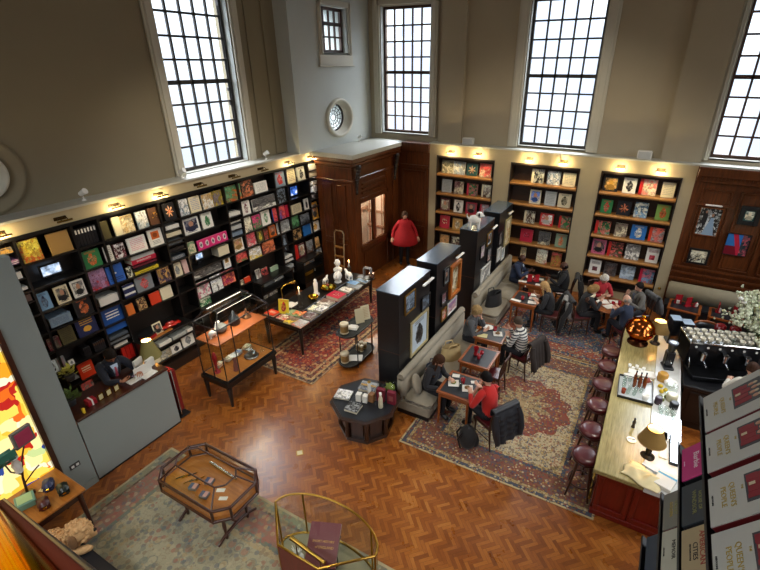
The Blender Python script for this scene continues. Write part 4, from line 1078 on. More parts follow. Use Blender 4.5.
for i, (y, on) in enumerate([(3.86, 0), (2.95, 1), (4.81, 1), (5.74, 1), (6.71, 0), (7.69, 0), (8.63, 0), (9.62, 1), (10.58, 1)]):
    picture_light(f'bronze picture light on the cream fascia, {["unlit above the tan cover", "lit by the partition", "lit brightly above the cream cover", "lit above the brown emblem cover", "unlit above the cream lettered cover", "unlit under the tall window", "unlit past the tall window", "lit two from the vestibule", "lit beside the vestibule"][i]}', (XF, y, 3.81), 0, on, 9.)
for i, (x, on) in enumerate([(-5.67, 1), (-4.8, 1), (-3.27, 1), (-2.33, 1), (-.88, 1), (.05, 1)]):
    picture_light(f'bronze picture light over the {["niche by the vestibule, first of two", "niche by the vestibule, second of two", "middle niche, over its empty end", "middle niche, over the plain cream book", "niche beside the wood panelling, first of two", "niche beside the wood panelling, second of two"][i]}', (x, YB, 3.80), -pi/2, on, 14.)
# ------------------------------------------------------------------ niche bookcases in the back panel
SBZ = [3.09, 2.48, 1.87, 1.27, .66]
NIL = ['beside the wood vestibule', 'behind the far bench tables', 'beside the wood panelling']
NIS = ['by the vestibule', 'behind the benches', 'by the panelling']
for i, (a, b) in enumerate(NI):
    t = thing('niche_bookcase', f'tan shelved niche bookcase with lit books, {NIL[i]}', 'bookcase', ((a+b)/2, YB, 0), 0, 'niche bookcases in the back panel')
    h = (b-a)/2
    MB().box((-h, .3, .28), (h, .33, 3.64)).build('back_panel', NICHEW, t)
    for s in (-1, 1): MB().box((s*h, -.012, .28), (s*(h-.03), .3, 3.64)).build('side_panel', DARKSH, t)
    MB().box((-h, -.012, 3.58), (h, .3, 3.64)).build('top_rail', DARKSH, t)
    MB().box((-h+.03, -.012, .28), (h-.03, .3, .34)).build('bottom_rail', DARKSH, t)
    for z in SBZ:
        MB().box((-h+.03, .0, z-.06), (h-.03, .3, z)).cyl((-h+.03, .0, z-.045), (h-.03, .0, z-.045), .045, n=12).build('shelf', SHELFTAN, t)
RN = {3.09: 'top shelf', 2.48: 'second shelf', 1.87: 'third shelf', 1.27: 'fourth shelf', .66: 'lowest shelf'}
U2 = {}
for i, (st, c1, c2, lab, x0, x1, z, h) in enumerate(BB):
    ni = 0 if x0 < -4 else 1 if x0 < -1.6 else 2
    L = f'{lab} book, {RN[z]}, niche {NIS[ni]}' if 'cover' not in lab else f'{lab}, {RN[z]}, niche {NIS[ni]}'
    ob = book_mesh('book', (x1-x0), h, .04, [cover(st, c1, c2, 500+i), board(c2 if st == 'spinec' else c1), PAGES], None, Tr((x0+x1)/2, YB+.12, z+.001)@Rx(-.12))
    tag(ob, L, 'book', 'face-out books in the back niches')
# white loudspeakers and boxes on the ledge
def ledge_box(loc, rz, lab, size=(.16, .3, .16), cat='box'):
    t = thing('ledge_speaker', lab, 'speaker', loc, rz)
    MB().cbox((0, 0, size[2]/2), size, 0, .015).build('housing', WHITEC, t)
    MB().cbox((size[0]/2, 0, size[2]/2), (.008, size[1]*.85, size[2]*.8), 0).build('grille', plain('pale_grille', 'bfc0bc', .7), t)
ledge_box((-5.23, YB+.18, 4.0), -pi/2, 'white box speaker on the ledge above the niche by the vestibule', (.16, .34, .2))
ledge_box((-.4, YB+.18, 4.0), -pi/2, 'white box speaker on the ledge above the niche by the panelling', (.16, .34, .2))
def spot(loc, rz, lab):
    t = thing('ledge_spotlight', lab, 'spotlight', loc, rz); t.scale = (.8, .8, .8)
    MB().lathe([(.05, 0), (.05, .02), (.015, .03), (.015, .09)], n=14).build('base', WHITEC, t)
    MB().cyl((-.05, 0, .14), (.1, 0, .22), .055, .07, n=16).build('housing', WHITEC, t)
spot((-9.06, 4.42, 3.97), .3, 'grey spotlight on the ledge above the black spined set')
spot((-9.06, 6.5, 3.97), .4, 'white spotlight on the ledge at the foot of the tall window')
spot((-9.06, 9.05, 3.97), .5, 'white spotlight on the ledge between window and vestibule')
spot((-8.6, 12.75, 3.96), .5, 'white spotlight on top of the vestibule under the round window')
# reception desk plug socket etc.
t = thing('wall_fitting', 'small dark double socket on the grey partition', 'socket', (-7.04, 2.14, .55))
MB().box((0, -.075, -.045), (.012, .075, .045), 0, .004).build('plate', plain('socket_plate', '3c3a36', .4), t)
for s in (-1, 1): MB().box((.012, s*.035-.02, -.02), (.016, s*.035+.02, .02)).build('rocker', WHITEC, t)
# ------------------------------------------------------------------ rugs
def lay_rug(name, x0, x1, y0, y1, mat, lab, z=.008, rz=0., fringe=False):
    w, l = x1-x0, y1-y0
    mb = MB().box((-w/2, -l/2, 0), (w/2, l/2, z))
    o = mb.build(name, mat, None, Tr((x0+x1)/2, (y0+y1)/2, .002)@Rz(rz))
    return tag(o, lab, 'rug', 'oriental rugs on the parquet')
lay_rug('patterned_rug', -3.12, .24, 5.52, 9.72, rug('rug_cream_medallion', 3.36, 4.2, 'b9ab8c', ['8a3b2c', '3c4a62', '6b5a3c', 'a88a4a', '5b2a28', 'c9b995'],
    [(.03, 'b9a67c'), (.1, '3f485a'), (.16, 'a89468'), (.56, '7c4c3e'), (.62, '3a4558'), (.67, 'b09a6c')], '84483c', '8f8058', 24., .7, inner_col='a08c68'), 'large cream Persian rug with red medallion under the bench tables and bar stools')
lay_rug('patterned_rug', -2.9, .2, 9.76, 12.4, rug('rug_blue', 3.1, 2.64, '3d5470', ['8a3b2c', '24324a', '9b8a66', 'a85a34', '5b6f88', 'c0ad86'],
    [(.03, '9d8a62'), (.12, '6b2c24'), (.2, '2b3a54'), (.5, '8c4030'), (.58, '2d3c56')], '2b3c58', '8c4a34', 20., seed=3.), 'blue and red rug beyond the cream rug, at the round table')
lay_rug('patterned_rug', -7.3, -5.55, 6.05, 10.7, rug('rug_red', 1.75, 4.65, '7e2118', ['a84a30', '2a2430', 'b88a58', '5a1a18', '3a3a4a', 'c8a878'],
    [(.03, 'a08a6a'), (.1, '3a2c2a'), (.17, 'b09468'), (.25, '5a2420'), (.31, 'a88c66')], '93281c', '6a1c16', 13., .6, seed=5.), 'red rug with patterned border under the long black table')
lay_rug('patterned_rug', -6.62, -1.6, .2, 3.42, rug('rug_faded', 5.02, 3.22, '9b9880', ['93584c', '6f786e', '7c6c58', 'a3906a', '59616c', 'a8a288'],
    [(.04, 'a89a78'), (.16, '7f8068'), (.2, '5f4d3e'), (.55, '8f6456'), (.62, '6a7264'), (.7, 'a09474')], None, None, 13., .6, seed=9.), 'faded sage and rose rug under the mahogany showcase')

# ------------------------------------------------------------------ chairs
def make_chair(lab):
    t = thing('dining_chair', lab, 'chair', (0,0,0), 0, 'dark wooden chairs at the tables')
    MB().box((-.21, -.21, .43), (.21, .21, .47), 0, .015).build('seat', CHAIRW, t)
    MB().box((-.19, -.19, .47), (.19, .19, .495), 0, .012).build('seat_pad', LEATHER, t)
    for sx in (-1, 1):
        for sy in (-1, 1):
            mb = MB()
            if sx > 0: mb.cyl((.18, sy*.18, .43), (.19, sy*.185, 0), .02, .014, 8)
            else: mb.tube([(-.24, sy*.185, 0), (-.19, sy*.185, .43), (-.21, sy*.185, .7), (-.27, sy*.18, .93)], [.014, .02, .018, .014], 8)
            mb.build('leg', CHAIRW, t)
    MB().tube([(-.265, -.18, .93), (-.29, -.09, .95), (-.295, 0, .96), (-.29, .09, .95), (-.265, .18, .93)], .02, 8).build('top_rail', CHAIRW, t)
    for k in (-.09, 0, .09): MB().tube([(-.195, k, .47), (-.22, k, .7), (-.285, k, .945)], .009, 6).build('back_spindle', CHAIRW, t)
    for sy in (-1, 1): MB().cyl((-.21, sy*.183, .2), (.185, sy*.183, .2), .009, n=6).build('stretcher', CHAIRW, t)
    return t
_ch = None
def chair(x, y, rz, lab):
    global _ch
    if _ch is None:
        _ch = make_chair(lab); _ch.location = (x, y, .01); _ch.rotation_euler = (0, 0, rz); return _ch
    return copy_tree(_ch, (x, y, .01), rz, lab)

# ------------------------------------------------------------------ bench tables with dark inset tops
def make_table(w, l, lab):
    t = thing('bench_table', lab, 'table', (0,0,0), 0, 'square bench tables with dark inset tops')
    mb = MB(); r = .055
    mb.box((-w/2, -l/2, .72), (w/2, -l/2+r, .76), 0, .006).box((-w/2, l/2-r, .72), (w/2, l/2, .76), 0, .006)
    mb.box((-w/2, -l/2+r, .72), (-w/2+r, l/2-r, .76), 0, .006).box((w/2-r, -l/2+r, .72), (w/2, l/2-r, .76), 0, .006)
    top = mb.build('table_rim', TABW, t)
    MB().box((-w/2+r, -l/2+r, .725), (w/2-r, l/2-r, .758)).build('leather_inset', BLKLEATHER, top)
    mb = MB().box((-w/2+.04, -l/2+.04, .63), (w/2-.04, l/2-.04, .72)); mb.build('apron', TABW, t)
    for sx in (-1, 1):
        for sy in (-1, 1):
            MB().cyl((sx*(w/2-.055), sy*(l/2-.055), .7), (sx*(w/2-.05), sy*(l/2-.05), 0), .03, .02, 8).build('leg', TABW, t)
    return t
TP = [(-2.42, 6.64, 'bench table between the woman in red and the brunette'), (-2.44, 7.72, 'empty bench table with red glass vase, between the occupied two'),
      (-2.5, 8.74, 'bench table of the woman in striped top'), (-2.3, 10.78, 'bench table of the blonde woman in black, with water bottle'), (-2.42, 11.98, 'bench table of the two men in dark suits')]
t0 = make_table(.66, .74, TP[0][2]); t0.location = (TP[0][0], TP[0][1], .01)
for x, y, l in TP[1:]: copy_tree(t0, (x, y, .01), 0, l)

# ------------------------------------------------------------------ banquettes
def banquette(y0, y1, lab):
    t = thing('banquette', lab, 'bench seat', (-3.2, (y0+y1)/2, 0)); h = (y1-y0)/2
    MB().box((-.34, -h+.04, 0), (.34, h-.04, .12)).build('plinth', BLACKP, t)
    n = max(2, round((y1-y0)/1.0))
    MB().box((-.35, -h, .12), (.36, h, .34), 0, .02).build('seat_base', TAUPEF, t)
    for i in range(n):
        MB().box((-.2, -h+2*h*i/n+.004, .33), (.38, -h+2*h*(i+1)/n-.004, .47), 0, .045).build('seat_cushion', TAUPEF, t)
    b = MB().box((-.35, -h, .3), (-.16, h, .88), 0, .05)
    b.cyl((-.25, -h, .87), (-.25, h, .87), .075, n=16)
    b.build('backrest', TAUPEF, t)
    return t
banquette(6.18, 9.25, 'taupe upholstered banquette against the first two black screens')
banquette(10.1, 13.1, 'taupe upholstered banquette against the far two black screens')
def cushion(x, y, z, lab, rz=.5):
    o = MB().ball((0, 0, 0), (.2, .075, .2), nu=20, nv=12).build('scatter_cushion', TAUPEF, None, Tr(x, y, z)@Rz(rz)@Rx(-.35)); tag(o, lab, 'cushion')
cushion(-3.22, 6.42, .65, 'taupe scatter cushion at the open end of the first banquette', 1.9)

# ------------------------------------------------------------------ black screens with framed pictures
def dark_screen(y0, y1, lab):
    t = thing('room_divider', lab, 'divider', (-3.795, (y0+y1)/2, 0), 0, 'black room dividers behind the banquettes'); h = (y1-y0)/2
    MB().box((-.235, -h, 0), (.235, h, 2.50), 0, .004).build('cabinet_body', BLACKP, t)
    MB().box((-.24, -h-.005, 2.50), (.24, h+.005, 2.52), 0).build('top_panel', plain('satin_top', '4c5a68', .2, var=.03, coat=.35), t)  # blue-grey of the top paints in the windows' reflection
    MB().box((-.236, -h-.004, 1.25), (.237, h+.004, 1.262), 0).build('dark_seam', plain('brown_seam', '4a2a18', .5), t)
    MB().box((-.24, -h-.005, 0), (.24, h+.005, .1), 0).build('plinth', BLACKP, t)
    return t
dark_screen(6.33, 7.6, 'black room divider beside the octagonal table, with brass framed picture of a black figure')
dark_screen(7.93, 9.16, 'black room divider second from the octagonal table, with orange framed tall picture')
dark_screen(10.28, 11.56, 'black room divider with a white dog ornament on top')
dark_screen(12.02, 13.24, 'black room divider against the back niches')
def picture(face, y, z, w, h, fc, style, c1, c2, lab, fw=.03, cat='picture', depth=.03):
    """framed picture on a vertical face; face = placement matrix whose local -Y points into the room"""
    t = bpy.data.objects.new('framed_picture', None); COL.objects.link(t); tag(t, lab, cat); t.matrix_world = face
    mb = MB(); mb.frame(w, h, fw, depth, 0, None, .004); mb.build('frame', fc, t)
    p = MB().quad((-w/2+fw, -.012, fw), (w/2-fw, -.012, fw), (w/2-fw, -.012, h-fw), (-w/2+fw, -.012, h-fw)); p.box((-w/2+fw, -.011, fw), (w/2-fw, 0, h-fw), 1)
    o = p.build('print', [cover(style, c1, c2, int(abs(y*97+z*31))), BLACKP], t)
    uv = o.data.uv_layers.new(name='print_map')
    for li, c in zip(o.data.polygons[0].loop_indices, ((0,0),(1,0),(1,1),(0,1))): uv.data[li].uv = c
    return t
FX = lambda y, z: Tr(-3.558, y, z)@Rz(pi/2)
GOLDF = plain('gilt_frame', '8a6a34', .4, .6); BLKF = plain('black_frame', '1a1a1b', .35); WHF = plain('white_frame', 'd5d4ce', .45); CRF = plain('cream_gilt_frame', 'b8aa80', .4, .2); ORF = wood('orange_wood_frame', '9a4e14', 'c0702a', .35, axis=2)
picture(FX(6.73, 2.0), 1, 1, .42, .41, GOLDF, 'photo', 'black', 'bluegrey', 'small gilt framed dark print high on the divider beside the octagonal table')
picture(FX(7.4, 1.75), 2, 1, .38, .3, BLKF, 'photo', 'bluegrey', 'black', 'small black framed print high on the divider edge over the brunette')
picture(FX(7.14, .93), 3, 1, .78, .8, CRF, 'figure', 'ice', 'black', 'large cream framed picture of a lone black figure above the banquette', .06)
picture(FX(8.42, 1.87), 4, 1, .3, .39, BLKF, 'portrait', 'grey', 'black', 'small black framed portrait beside the orange framed picture')
picture(FX(8.86, 1.42), 5, 1, .58, .8, ORF, 'photo', 'tan', 'cream', 'tall orange wood framed picture on the second divider', .07, depth=.07)
picture(FX(8.32, 1.42), 6, 1, .28, .3, BLKF, 'photo', 'ice', 'maroon', 'small pale print in the middle of the second divider, above another')
picture(FX(8.35, 1.0), 7, 1, .28, .3, GOLDF, 'photo', 'cream', 'red', 'small rose toned print low on the second divider')
picture(FX(8.8, 1.0), 8, 1, .52, .32, WHF, 'photo', 'blush', 'mauve', 'wide pinkish print under the orange framed picture')
picture(FX(11.1, .8), 9, 1, .72, .52, WHF, 'photo', 'white', 'slate', 'white framed monochrome picture over the far banquette', .05)
picture(FX(11.2, 1.86), 10, 1, .36, .36, GOLDF, 'portrait', 'ice', 'black', 'upper print nearer the wall on the divider with the dog ornament')
picture(FX(10.72, 1.66), 11, 1, .36, .38, BLKF, 'photo', 'white', 'mauve', 'pale print on the divider under the dog ornament')
picture(FX(11.3, 1.36), 12, 1, .36, .4, BLKF, 'photo', 'blush', 'slate', 'rosy print low in the middle of the divider with the dog ornament')
picture(FX(12.25, 1.5), 13, 1, .36, .42, BLKF, 'photo', 'grey', 'black', 'grey print on the divider by the back niches')
picture(FX(12.88, 1.3), 14, 1, .55, .85, CRF, 'photo', 'tan', 'cream', 'tall tan framed print on the divider by the back niches', .06)
picture(FX(12.2, 1.05), 15, 1, .3, .4, WHF, 'photo', 'white', 'bluegrey', 'lower pale print on the divider by the back niches, nearer the gap')
picture(FX(12.6, .95), 16, 1, .3, .38, WHF, 'photo', 'ice', 'grey', 'lowest pale print on the divider by the back niches')
def picture_bar(loc, lab, rz=0., w=.4):
    t = thing('picture_bar_light', lab, 'light', loc, rz, 'white picture bar lights on the dividers')
    MB().tube([(0, 0, 0), (.06, 0, .04), (.11, 0, .03)], .012, 8).build('arm', BRASS, t)
    MB().box((.08, -w/2, .01), (.14, w/2, .05), 0, .012).build('lamp_head', WHITEC, t)
picture_bar((-3.56, 7.3, 2.38), 'white bar light on the divider beside the octagonal table', 0, .44)
picture_bar((-3.56, 8.9, 2.36), 'white bar light above the orange framed picture', 0, .4)
picture_bar((-3.56, 11.3, 2.32), 'white bar light on the divider with the dog ornament', 0, .36)
picture_bar((-3.56, 12.7, 2.34), 'white bar light on the divider by the back niches', 0, .36)
# dog ornament
t = thing('dog_ornament', 'white spotted dog ornament sitting on a black divider', 'ornament', (-3.74, 10.5, 2.52), .4)
b = MB(); b.ball((0, 0, .2), (.16, .1, .13), nu=14, nv=8); b.ball((.11, 0, .33), (.09, .075, .085), nu=12, nv=8); b.ball((.19, 0, .31), (.05, .04, .035), nu=10, nv=6)
for sx in (-1, 1):
    for sy in (-1, 1): b.cyl((sx*.1, sy*.06, 0), (sx*.1, sy*.06, .18), .032, .04, 8)
b.tube([(-.14, 0, .22), (-.2, 0, .3), (-.19, 0, .36)], [.025, .018, .012], 6); b.build('body', plain('glazed_white', 'd9d8cf', .25, var=.25, nscale=14), t)
for sy in (-1, 1): MB().ball((.1, sy*.07, .35), (.025, .02, .05), nu=8, nv=6).build('ear', BLACKP, t)

# ------------------------------------------------------------------ long black display table
LT = thing('display_table', 'long black table of books and ornaments on the red rug', 'table', (-7.0, 8.36, .01))
MB().box((-.62, -1.6, .72), (.62, 1.6, .78), 0, .012).build('table_top', BLACKW, LT)
MB().box((-.56, -1.52, .6), (.56, 1.52, .72)).build('apron', BLACKW, LT)
for sx in (-1, 1):
    for sy in (-1, 1): MB().cyl((sx*.53, sy*1.5, .7), (sx*.53, sy*1.5, 0), .055, .028, 10).build('leg', BLACKW, LT)
MB().box((-.14, -1.0, .785), (.2, 1.05, .85), 0, .01).build('raised_tray', BLACKW, LT)
def flat_book(x, y, z, w, l, h, c1, c2, st, rz, lab, cat='book', grp=None, sd=0):
    mb = MB(); bt = min(.004, h*.2)
    mb.box((-w/2, -l/2, 0), (w/2, l/2, bt), 0).box((-w/2, -l/2, h-bt), (w/2, l/2, h), 0).box((-w/2, -l/2, bt), (-w/2+bt, l/2, h-bt), 0).box((-w/2+bt, -l/2+bt, bt), (w/2-bt, l/2-bt, h-bt), 1)
    mb.quad((-w/2, -l/2, h+.0005), (w/2, -l/2, h+.0005), (w/2, l/2, h+.0005), (-w/2, l/2, h+.0005), 2); qi = len(mb.f)-1
    o = mb.build('book', [board(c1), PAGES, cover(st, c1, c2, sd)], None, Tr(x, y, z)@Rz(rz))
    uv = o.data.uv_layers.new(name='cover_map')
    for li, c in zip(o.data.polygons[qi].loop_indices, ((0,0),(1,0),(1,1),(0,1))): uv.data[li].uv = c
    return tag(o, lab, cat, grp)
G = 'books laid on the long black table'; zt = .792
for i, (x, y, w, l, h, c1, c2, st, lab) in enumerate([
    (-7.42, 6.98, .3, .24, .04, 'vermilion', 'cream', 'title', 'scarlet book lying at the wall side corner of the long table'),
    (-7.05, 6.95, .27, .22, .03, 'red', 'cream', 'photo', 'red book lying beside the upright lipstick-red picture book'),
    (-6.78, 6.93, .26, .3, .03, 'yellow', 'brown', 'photo', 'ochre and brown book at the near end of the long table'),
    (-6.5, 6.92, .28, .3, .035, 'vermilion', 'grey', 'photo', 'vermilion and grey book on the near corner of the long table'),
    (-6.85, 7.28, .28, .28, .03, 'green', 'orange', 'photo', 'green and orange book second row on the long table'),
    (-6.53, 7.3, .28, .3, .05, 'maroon', 'grey', 'photo', 'dark red book on the long table beside the green and orange one'),
    (-6.75, 7.64, .27, .26, .04, 'teal', 'cream', 'photo', 'teal book on the long table by the candlestick'),
    (-6.5, 7.68, .26, .3, .06, 'slate', 'white', 'photo', 'thick slate book on the aisle edge of the long table'),
    (-6.62, 8.02, .38, .3, .05, 'white', 'brown', 'photo', 'white and brown book on the long table before the crimson one'),
    (-6.58, 8.42, .4, .34, .09, 'crimson', 'cream', 'emblem', 'thick crimson book with pale emblem on the long table'),
    (-6.6, 8.88, .34, .26, .04, 'white', 'black', 'photo', 'white and black book past the crimson one on the long table'),
    (-6.52, 9.14, .36, .2, .04, 'grey', 'black', 'text', 'grey book on the aisle edge past the crimson one'),
    (-6.68, 9.3, .34, .22, .05, 'sky', 'blue', 'text', 'bright sky blue book on the long table'),
    (-6.52, 9.54, .34, .18, .04, 'slate', 'sky', 'photo', 'slate blue book next to the sky blue one'),
    (-6.62, 9.74, .34, .16, .04, 'grey', 'navy', 'photo', 'grey book at the vestibule end of the long table')]):
    flat_book(x, y, zt, w, l, h, c1, c2, st, .04*(i % 3-1), lab, 'book', G, 700+i)
ob = book_mesh('book', .26, .36, .02, [cover('figure', 'yellow', 'red', 771), board('cream'), PAGES], None, Tr(-7.18, 7.12, zt+.002)@Rz(.35)@Rx(-.2)); tag(ob, 'yellow topped book with a red figure, standing upright on the long table', 'book')
def candlestick(x, y, z, lab, h=.3):
    t = thing('candlestick', lab, 'candlestick', (x, y, z))
    MB().lathe([(.075, 0), (.08, .02), (.05, .04), (.055, .08), (.06, h-.06), (.045, h-.04), (.06, h-.02), (.05, h)], n=18).build('holder', plain('aged_metal', '4b463e', .4, .7), t)
    MB().lathe([(.016, h), (.016, h+.14), (.004, h+.15)], n=10).build('candle', WAX, t)
    MB().lathe([(.004, h+.145), (.013, h+.165), (.009, h+.19), (0, h+.215)], n=10).build('flame', BULB, t)
    li = bpy.data.lights.new('candle_light', 'POINT'); li.energy = 5; li.color = (1, .62, .28); li.shadow_soft_size = .02
    lo = bpy.data.objects.new('candle_light', li); COL.objects.link(lo); lo.parent = t; lo.location = (0, 0, h+.26)
candlestick(-6.98, 7.5, .855, 'lit candlestick near the desk end of the long table', .34)
candlestick(-7.1, 9.75, zt, 'lit candlestick at the vestibule end of the long table', .26)
def figurine(x, y, z, lab, kind, s=1.):
    t = thing('figurine', lab, 'figurine', (x, y, z), random.uniform(0, 6)); mb = MB()
    if kind == 'column': mb.lathe([(.07, 0), (.08, .03), (.045, .06), (.05, .2), (.055, .3), (.03, .34), (.035, .38), (0, .42)], n=16)
    elif kind == 'bird':
        mb.ball((0, 0, .16), (.15, .1, .12), nu=16, nv=9); mb.ball((.12, 0, .28), (.06, .05, .06)); mb.cyl((.16, 0, .28), (.22, 0, .27), .02, .003, 8); mb.lathe([(.09, 0), (.09, .02), (.03, .06)], n=14); mb.ball((-.13, 0, .2), (.1, .03, .06))
    elif kind == 'bust':
        mb.lathe([(.07, 0), (.06, .05), (.04, .1), (.1, .16), (.11, .22), (.04, .27), (.038, .3)], n=16); mb.ball((0, 0, .38), (.07, .06, .09)); mb.ball((.065, 0, .37), (.02, .012, .02))
    elif kind == 'animal':
        mb.ball((0, 0, .17), (.17, .08, .08), nu=14, nv=8); mb.ball((.18, 0, .25), (.06, .04, .05))
        for sx in (-1, 1):
            for sy in (-1, 1): mb.cyl((sx*.11, sy*.045, 0), (sx*.11, sy*.045, .15), .02, .025, 8)
        mb.tube([(.12, 0, .2), (.16, 0, .24)], [.05, .04], 8)
    mb.build('body', WHITEGLOW, t)
    MB().box((-.07, -.05, -.002), (.07, .05, .012), 0, .003).build('base', WHITEC, t)
    t.scale = (s, s, s)
figurine(-7.05, 8.2, .855, 'tall bright white figurine beside the brass bowl', 'column', 1.1)
figurine(-7.02, 9.1, .855, 'white bird figurine among the white ornaments', 'bird', 1.1)
figurine(-7.2, 9.36, .855, 'white bust ornament behind the white bird', 'bust', 1.15)
figurine(-6.85, 9.38, .855, 'white animal figurine on the aisle side of the tray', 'animal', .9)
figurine(-7.25, 8.85, .855, 'low white animal figurine behind the fruit bowl', 'animal', .7)
t = thing('brass_bowl', 'small brass bowl of fruit on the long table tray', 'bowl', (-6.95, 7.95, .855)); MB().lathe([(.05, 0), (.13, .07), (.14, .1), (.125, .095), (.04, .02)], n=20).build('bowl', BRASS2, t)
t = thing('gold_dish', 'shallow gilt dish between the white figurines', 'dish', (-6.98, 8.62, .855)); MB().lathe([(.1, 0), (.2, .05), (.21, .07), (.19, .06), (.08, .015)], n=20).build('dish', BRASS2, t)
for k in range(5): o = MB().ball((-6.98+.09*cos(k*1.25), 8.62+.09*sin(k*1.25), .925), .045, nu=10, nv=7).build('fruit', [LEMON, FOODG, plain('apple_red', '8c2a1c', .4)][k % 3]); tag(o, ['yellow fruit in the gilt dish, toward the candle', 'green fruit in the gilt dish', 'red fruit in the gilt dish', 'yellow fruit in the gilt dish, away from the candle', 'green fruit at the dish rim'][k], 'fruit', 'fruit in the gilt dish')
t = thing('open_book', 'white open book lying beside the candlestick on the long table', 'book', (-7.22, 7.52, zt), .5)
MB().grid(lambda u, v: (-.2+.4*u, -.14+.28*v, .03+.03*abs(sin(2*pi*u))), 16, 2, thick=.025).build('page_block', PAPER, t)
t = thing('oval_plate', 'greenish oval plate on the long table', 'plate', (-6.98, 7.22, zt)); MB().lathe([(.08, 0), (.15, .012), (.2, .03), (.19, .034), (.08, .012)], n=24, sx=1., sy=.75).build('plate', plain('green_glaze', '8b9a72', .25, var=.2), t)
t = thing('grey_napkin_stand', 'grey upright holder at the vestibule end of the long table', 'holder', (-6.55, 9.86, zt), .1); mb = MB(); mb.tube([(-.11, 0, 0), (-.11, 0, .24), (-.06, 0, .3), (.06, 0, .3), (.11, 0, .24), (.11, 0, 0)], .02, 8); mb.box((-.12, -.06, 0), (-.09, .06, .28), 0, .01).box((.09, -.06, 0), (.12, .06, .28), 0, .01).box((-.1, -.06, .27), (.1, .06, .3), 0, .01); mb.build('body', plain('grey_stone', '8c8a88', .6), t)
t = thing('silver_bowl', 'small round silver bowl at the far corner of the long table', 'bowl', (-6.42, 9.86, zt)); MB().lathe([(.04, 0), (.08, .04), (.09, .1), (.07, .15), (.075, .16)], n=18).build('bowl', plain('rose_metal', '8c7a70', .25, .8), t)
t = thing('gooseneck_lamp', 'slim brass reading lamp bent over the long table', 'lamp', (-7.4, 7.35, zt)); MB().tube([(0, 0, 0), (0, 0, .5), (.02, .08, .58), (.04, .3, .56)], .012, 8).build('stem', BRASS, t); MB().lathe([(.08, 0), (.08, .02), (.02, .03)], n=16).build('base', BRASS, t); MB().cyl((.04, .26, .565), (.05, .42, .54), .03, .04, 12).build('shade', BRASS, t)

# ------------------------------------------------------------------ glass lantern cabinet
VC = thing('glass_cabinet', 'tall lantern-topped glass cabinet on a black table by the bookcase', 'display cabinet', (-6.84, 5.36, 0))
w, l = .36, .66
fr = MB().box((-w-.02, -l-.03, .5), (w+.02, l+.03, .6), 0, .015).box((-w, -l, .44), (w, l, .5), 0, .01); fr.build('base_frame', BLACKW, VC)
for sx in (-1, 1):
    for sy in (-1, 1): MB().lathe([(.022, 0), (.03, .05), (.05, .38), (.055, .44)], (sx*(w-.03), sy*(l-.04), 0), 10).build('leg', BLACKW, VC)
MB().box((-w+.02, -l+.02, .6), (w-.02, l-.02, .612)).build('floor_board', ORANGEW, VC)
MB().box((-w+.015, -l+.02, 1.40), (w-.10, l-.02, 1.42)).build('shelf', plain('orange_shelf', '9a5226', .4), VC)
mb = MB(); zt2, zr = 1.78, 2.02; r = .012
cor = [(-w+.02, -l+.02), (w-.02, -l+.02), (w-.02, l-.02), (-w+.02, l-.02)]
for x, y in cor: mb.cyl((x, y, .6), (x, y, zt2), r, n=6)
mb.cyl((w-.02, -l+.34, .6), (w-.02, -l+.34, zt2), r, n=6).cyl((0, -l+.02, .6), (0, -l+.02, zt2), r, n=6)
for i in range(4): mb.cyl((*cor[i], zt2), (*cor[(i+1) % 4], zt2), r, n=6); mb.cyl((*cor[i], .615), (*cor[(i+1) % 4], .615), r, n=6)
up = [(-.16, -.44), (.16, -.44), (.16, .44), (-.16, .44)]
for i in range(4): mb.cyl((*cor[i], zt2), (*up[i], zr), r, n=6); mb.cyl((*up[i], zr), (*up[(i+1) % 4], zr), r, n=6)
mb.build('metal_frame', BLACKP, VC)
g = MB()
for i in range(4):
    a, b_ = cor[i], cor[(i+1) % 4]
    g.quad((*a, .62), (*b_, .62), (*b_, zt2), (*a, zt2)); c_, d_ = up[(i+1) % 4], up[i]
    g.quad((*a, zt2), (*b_, zt2), (*c_, zr), (*d_, zr))
g.quad(*[(*p, zr) for p in up]); g.build('glass', GLASS, VC)
mb = MB().box((-.165, -.43, zr-.02), (-.14, .43, zr-.008)).box((.14, -.43, zr-.02), (.165, .43, zr-.008)); mb.build('light_strip', plain('cool_strip', 'fff3dc', .5, emit=1.6, var=0, emit_col=hx('fff0d8')), VC)
li = bpy.data.lights.new('cabinet_light', 'AREA'); li.shape = 'RECTANGLE'; li.size = .26; li.size_y = .84; li.energy = 10; li.color = (1, .9, .74); lo = bpy.data.objects.new('cabinet_light', li); COL.objects.link(lo); lo.parent = VC; lo.location = (0, 0, zr-.04)
li = bpy.data.lights.new('cabinet_light', 'AREA'); li.shape = 'RECTANGLE'; li.size = .3; li.size_y = 1.1; li.energy = 2.5; li.color = (1, .9, .74); lo = bpy.data.objects.new('cabinet_light', li); COL.objects.link(lo); lo.parent = VC; lo.location = (-.05, 0, 1.392)
def lathe_thing(name, lab, cat, loc, prof, mat, n=18, extra=None, grp=None, rz=0.):
    t = thing(name, lab, cat, loc, rz, grp); MB().lathe(prof, n=n).build('body', mat, t)
    if extra: extra(t)
    return t
CX, CY = -6.84, 5.36
lathe_thing('dark_helmet', 'black domed ornament on the orange shelf in the glass cabinet', 'ornament', (CX-.1, CY+.12, 1.42), [(.1, 0), (.12, .05), (.1, .16), (.04, .22), (.02, .3), (0, .32)], BLACKP)
lathe_thing('grey_bowl', 'grey bowl ornament on the orange shelf in the glass cabinet', 'bowl', (CX-.1, CY-.22, 1.42), [(.06, 0), (.12, .06), (.12, .12), (.09, .15), (.08, .14)], plain('grey_ceramic', '6a6a66', .3))
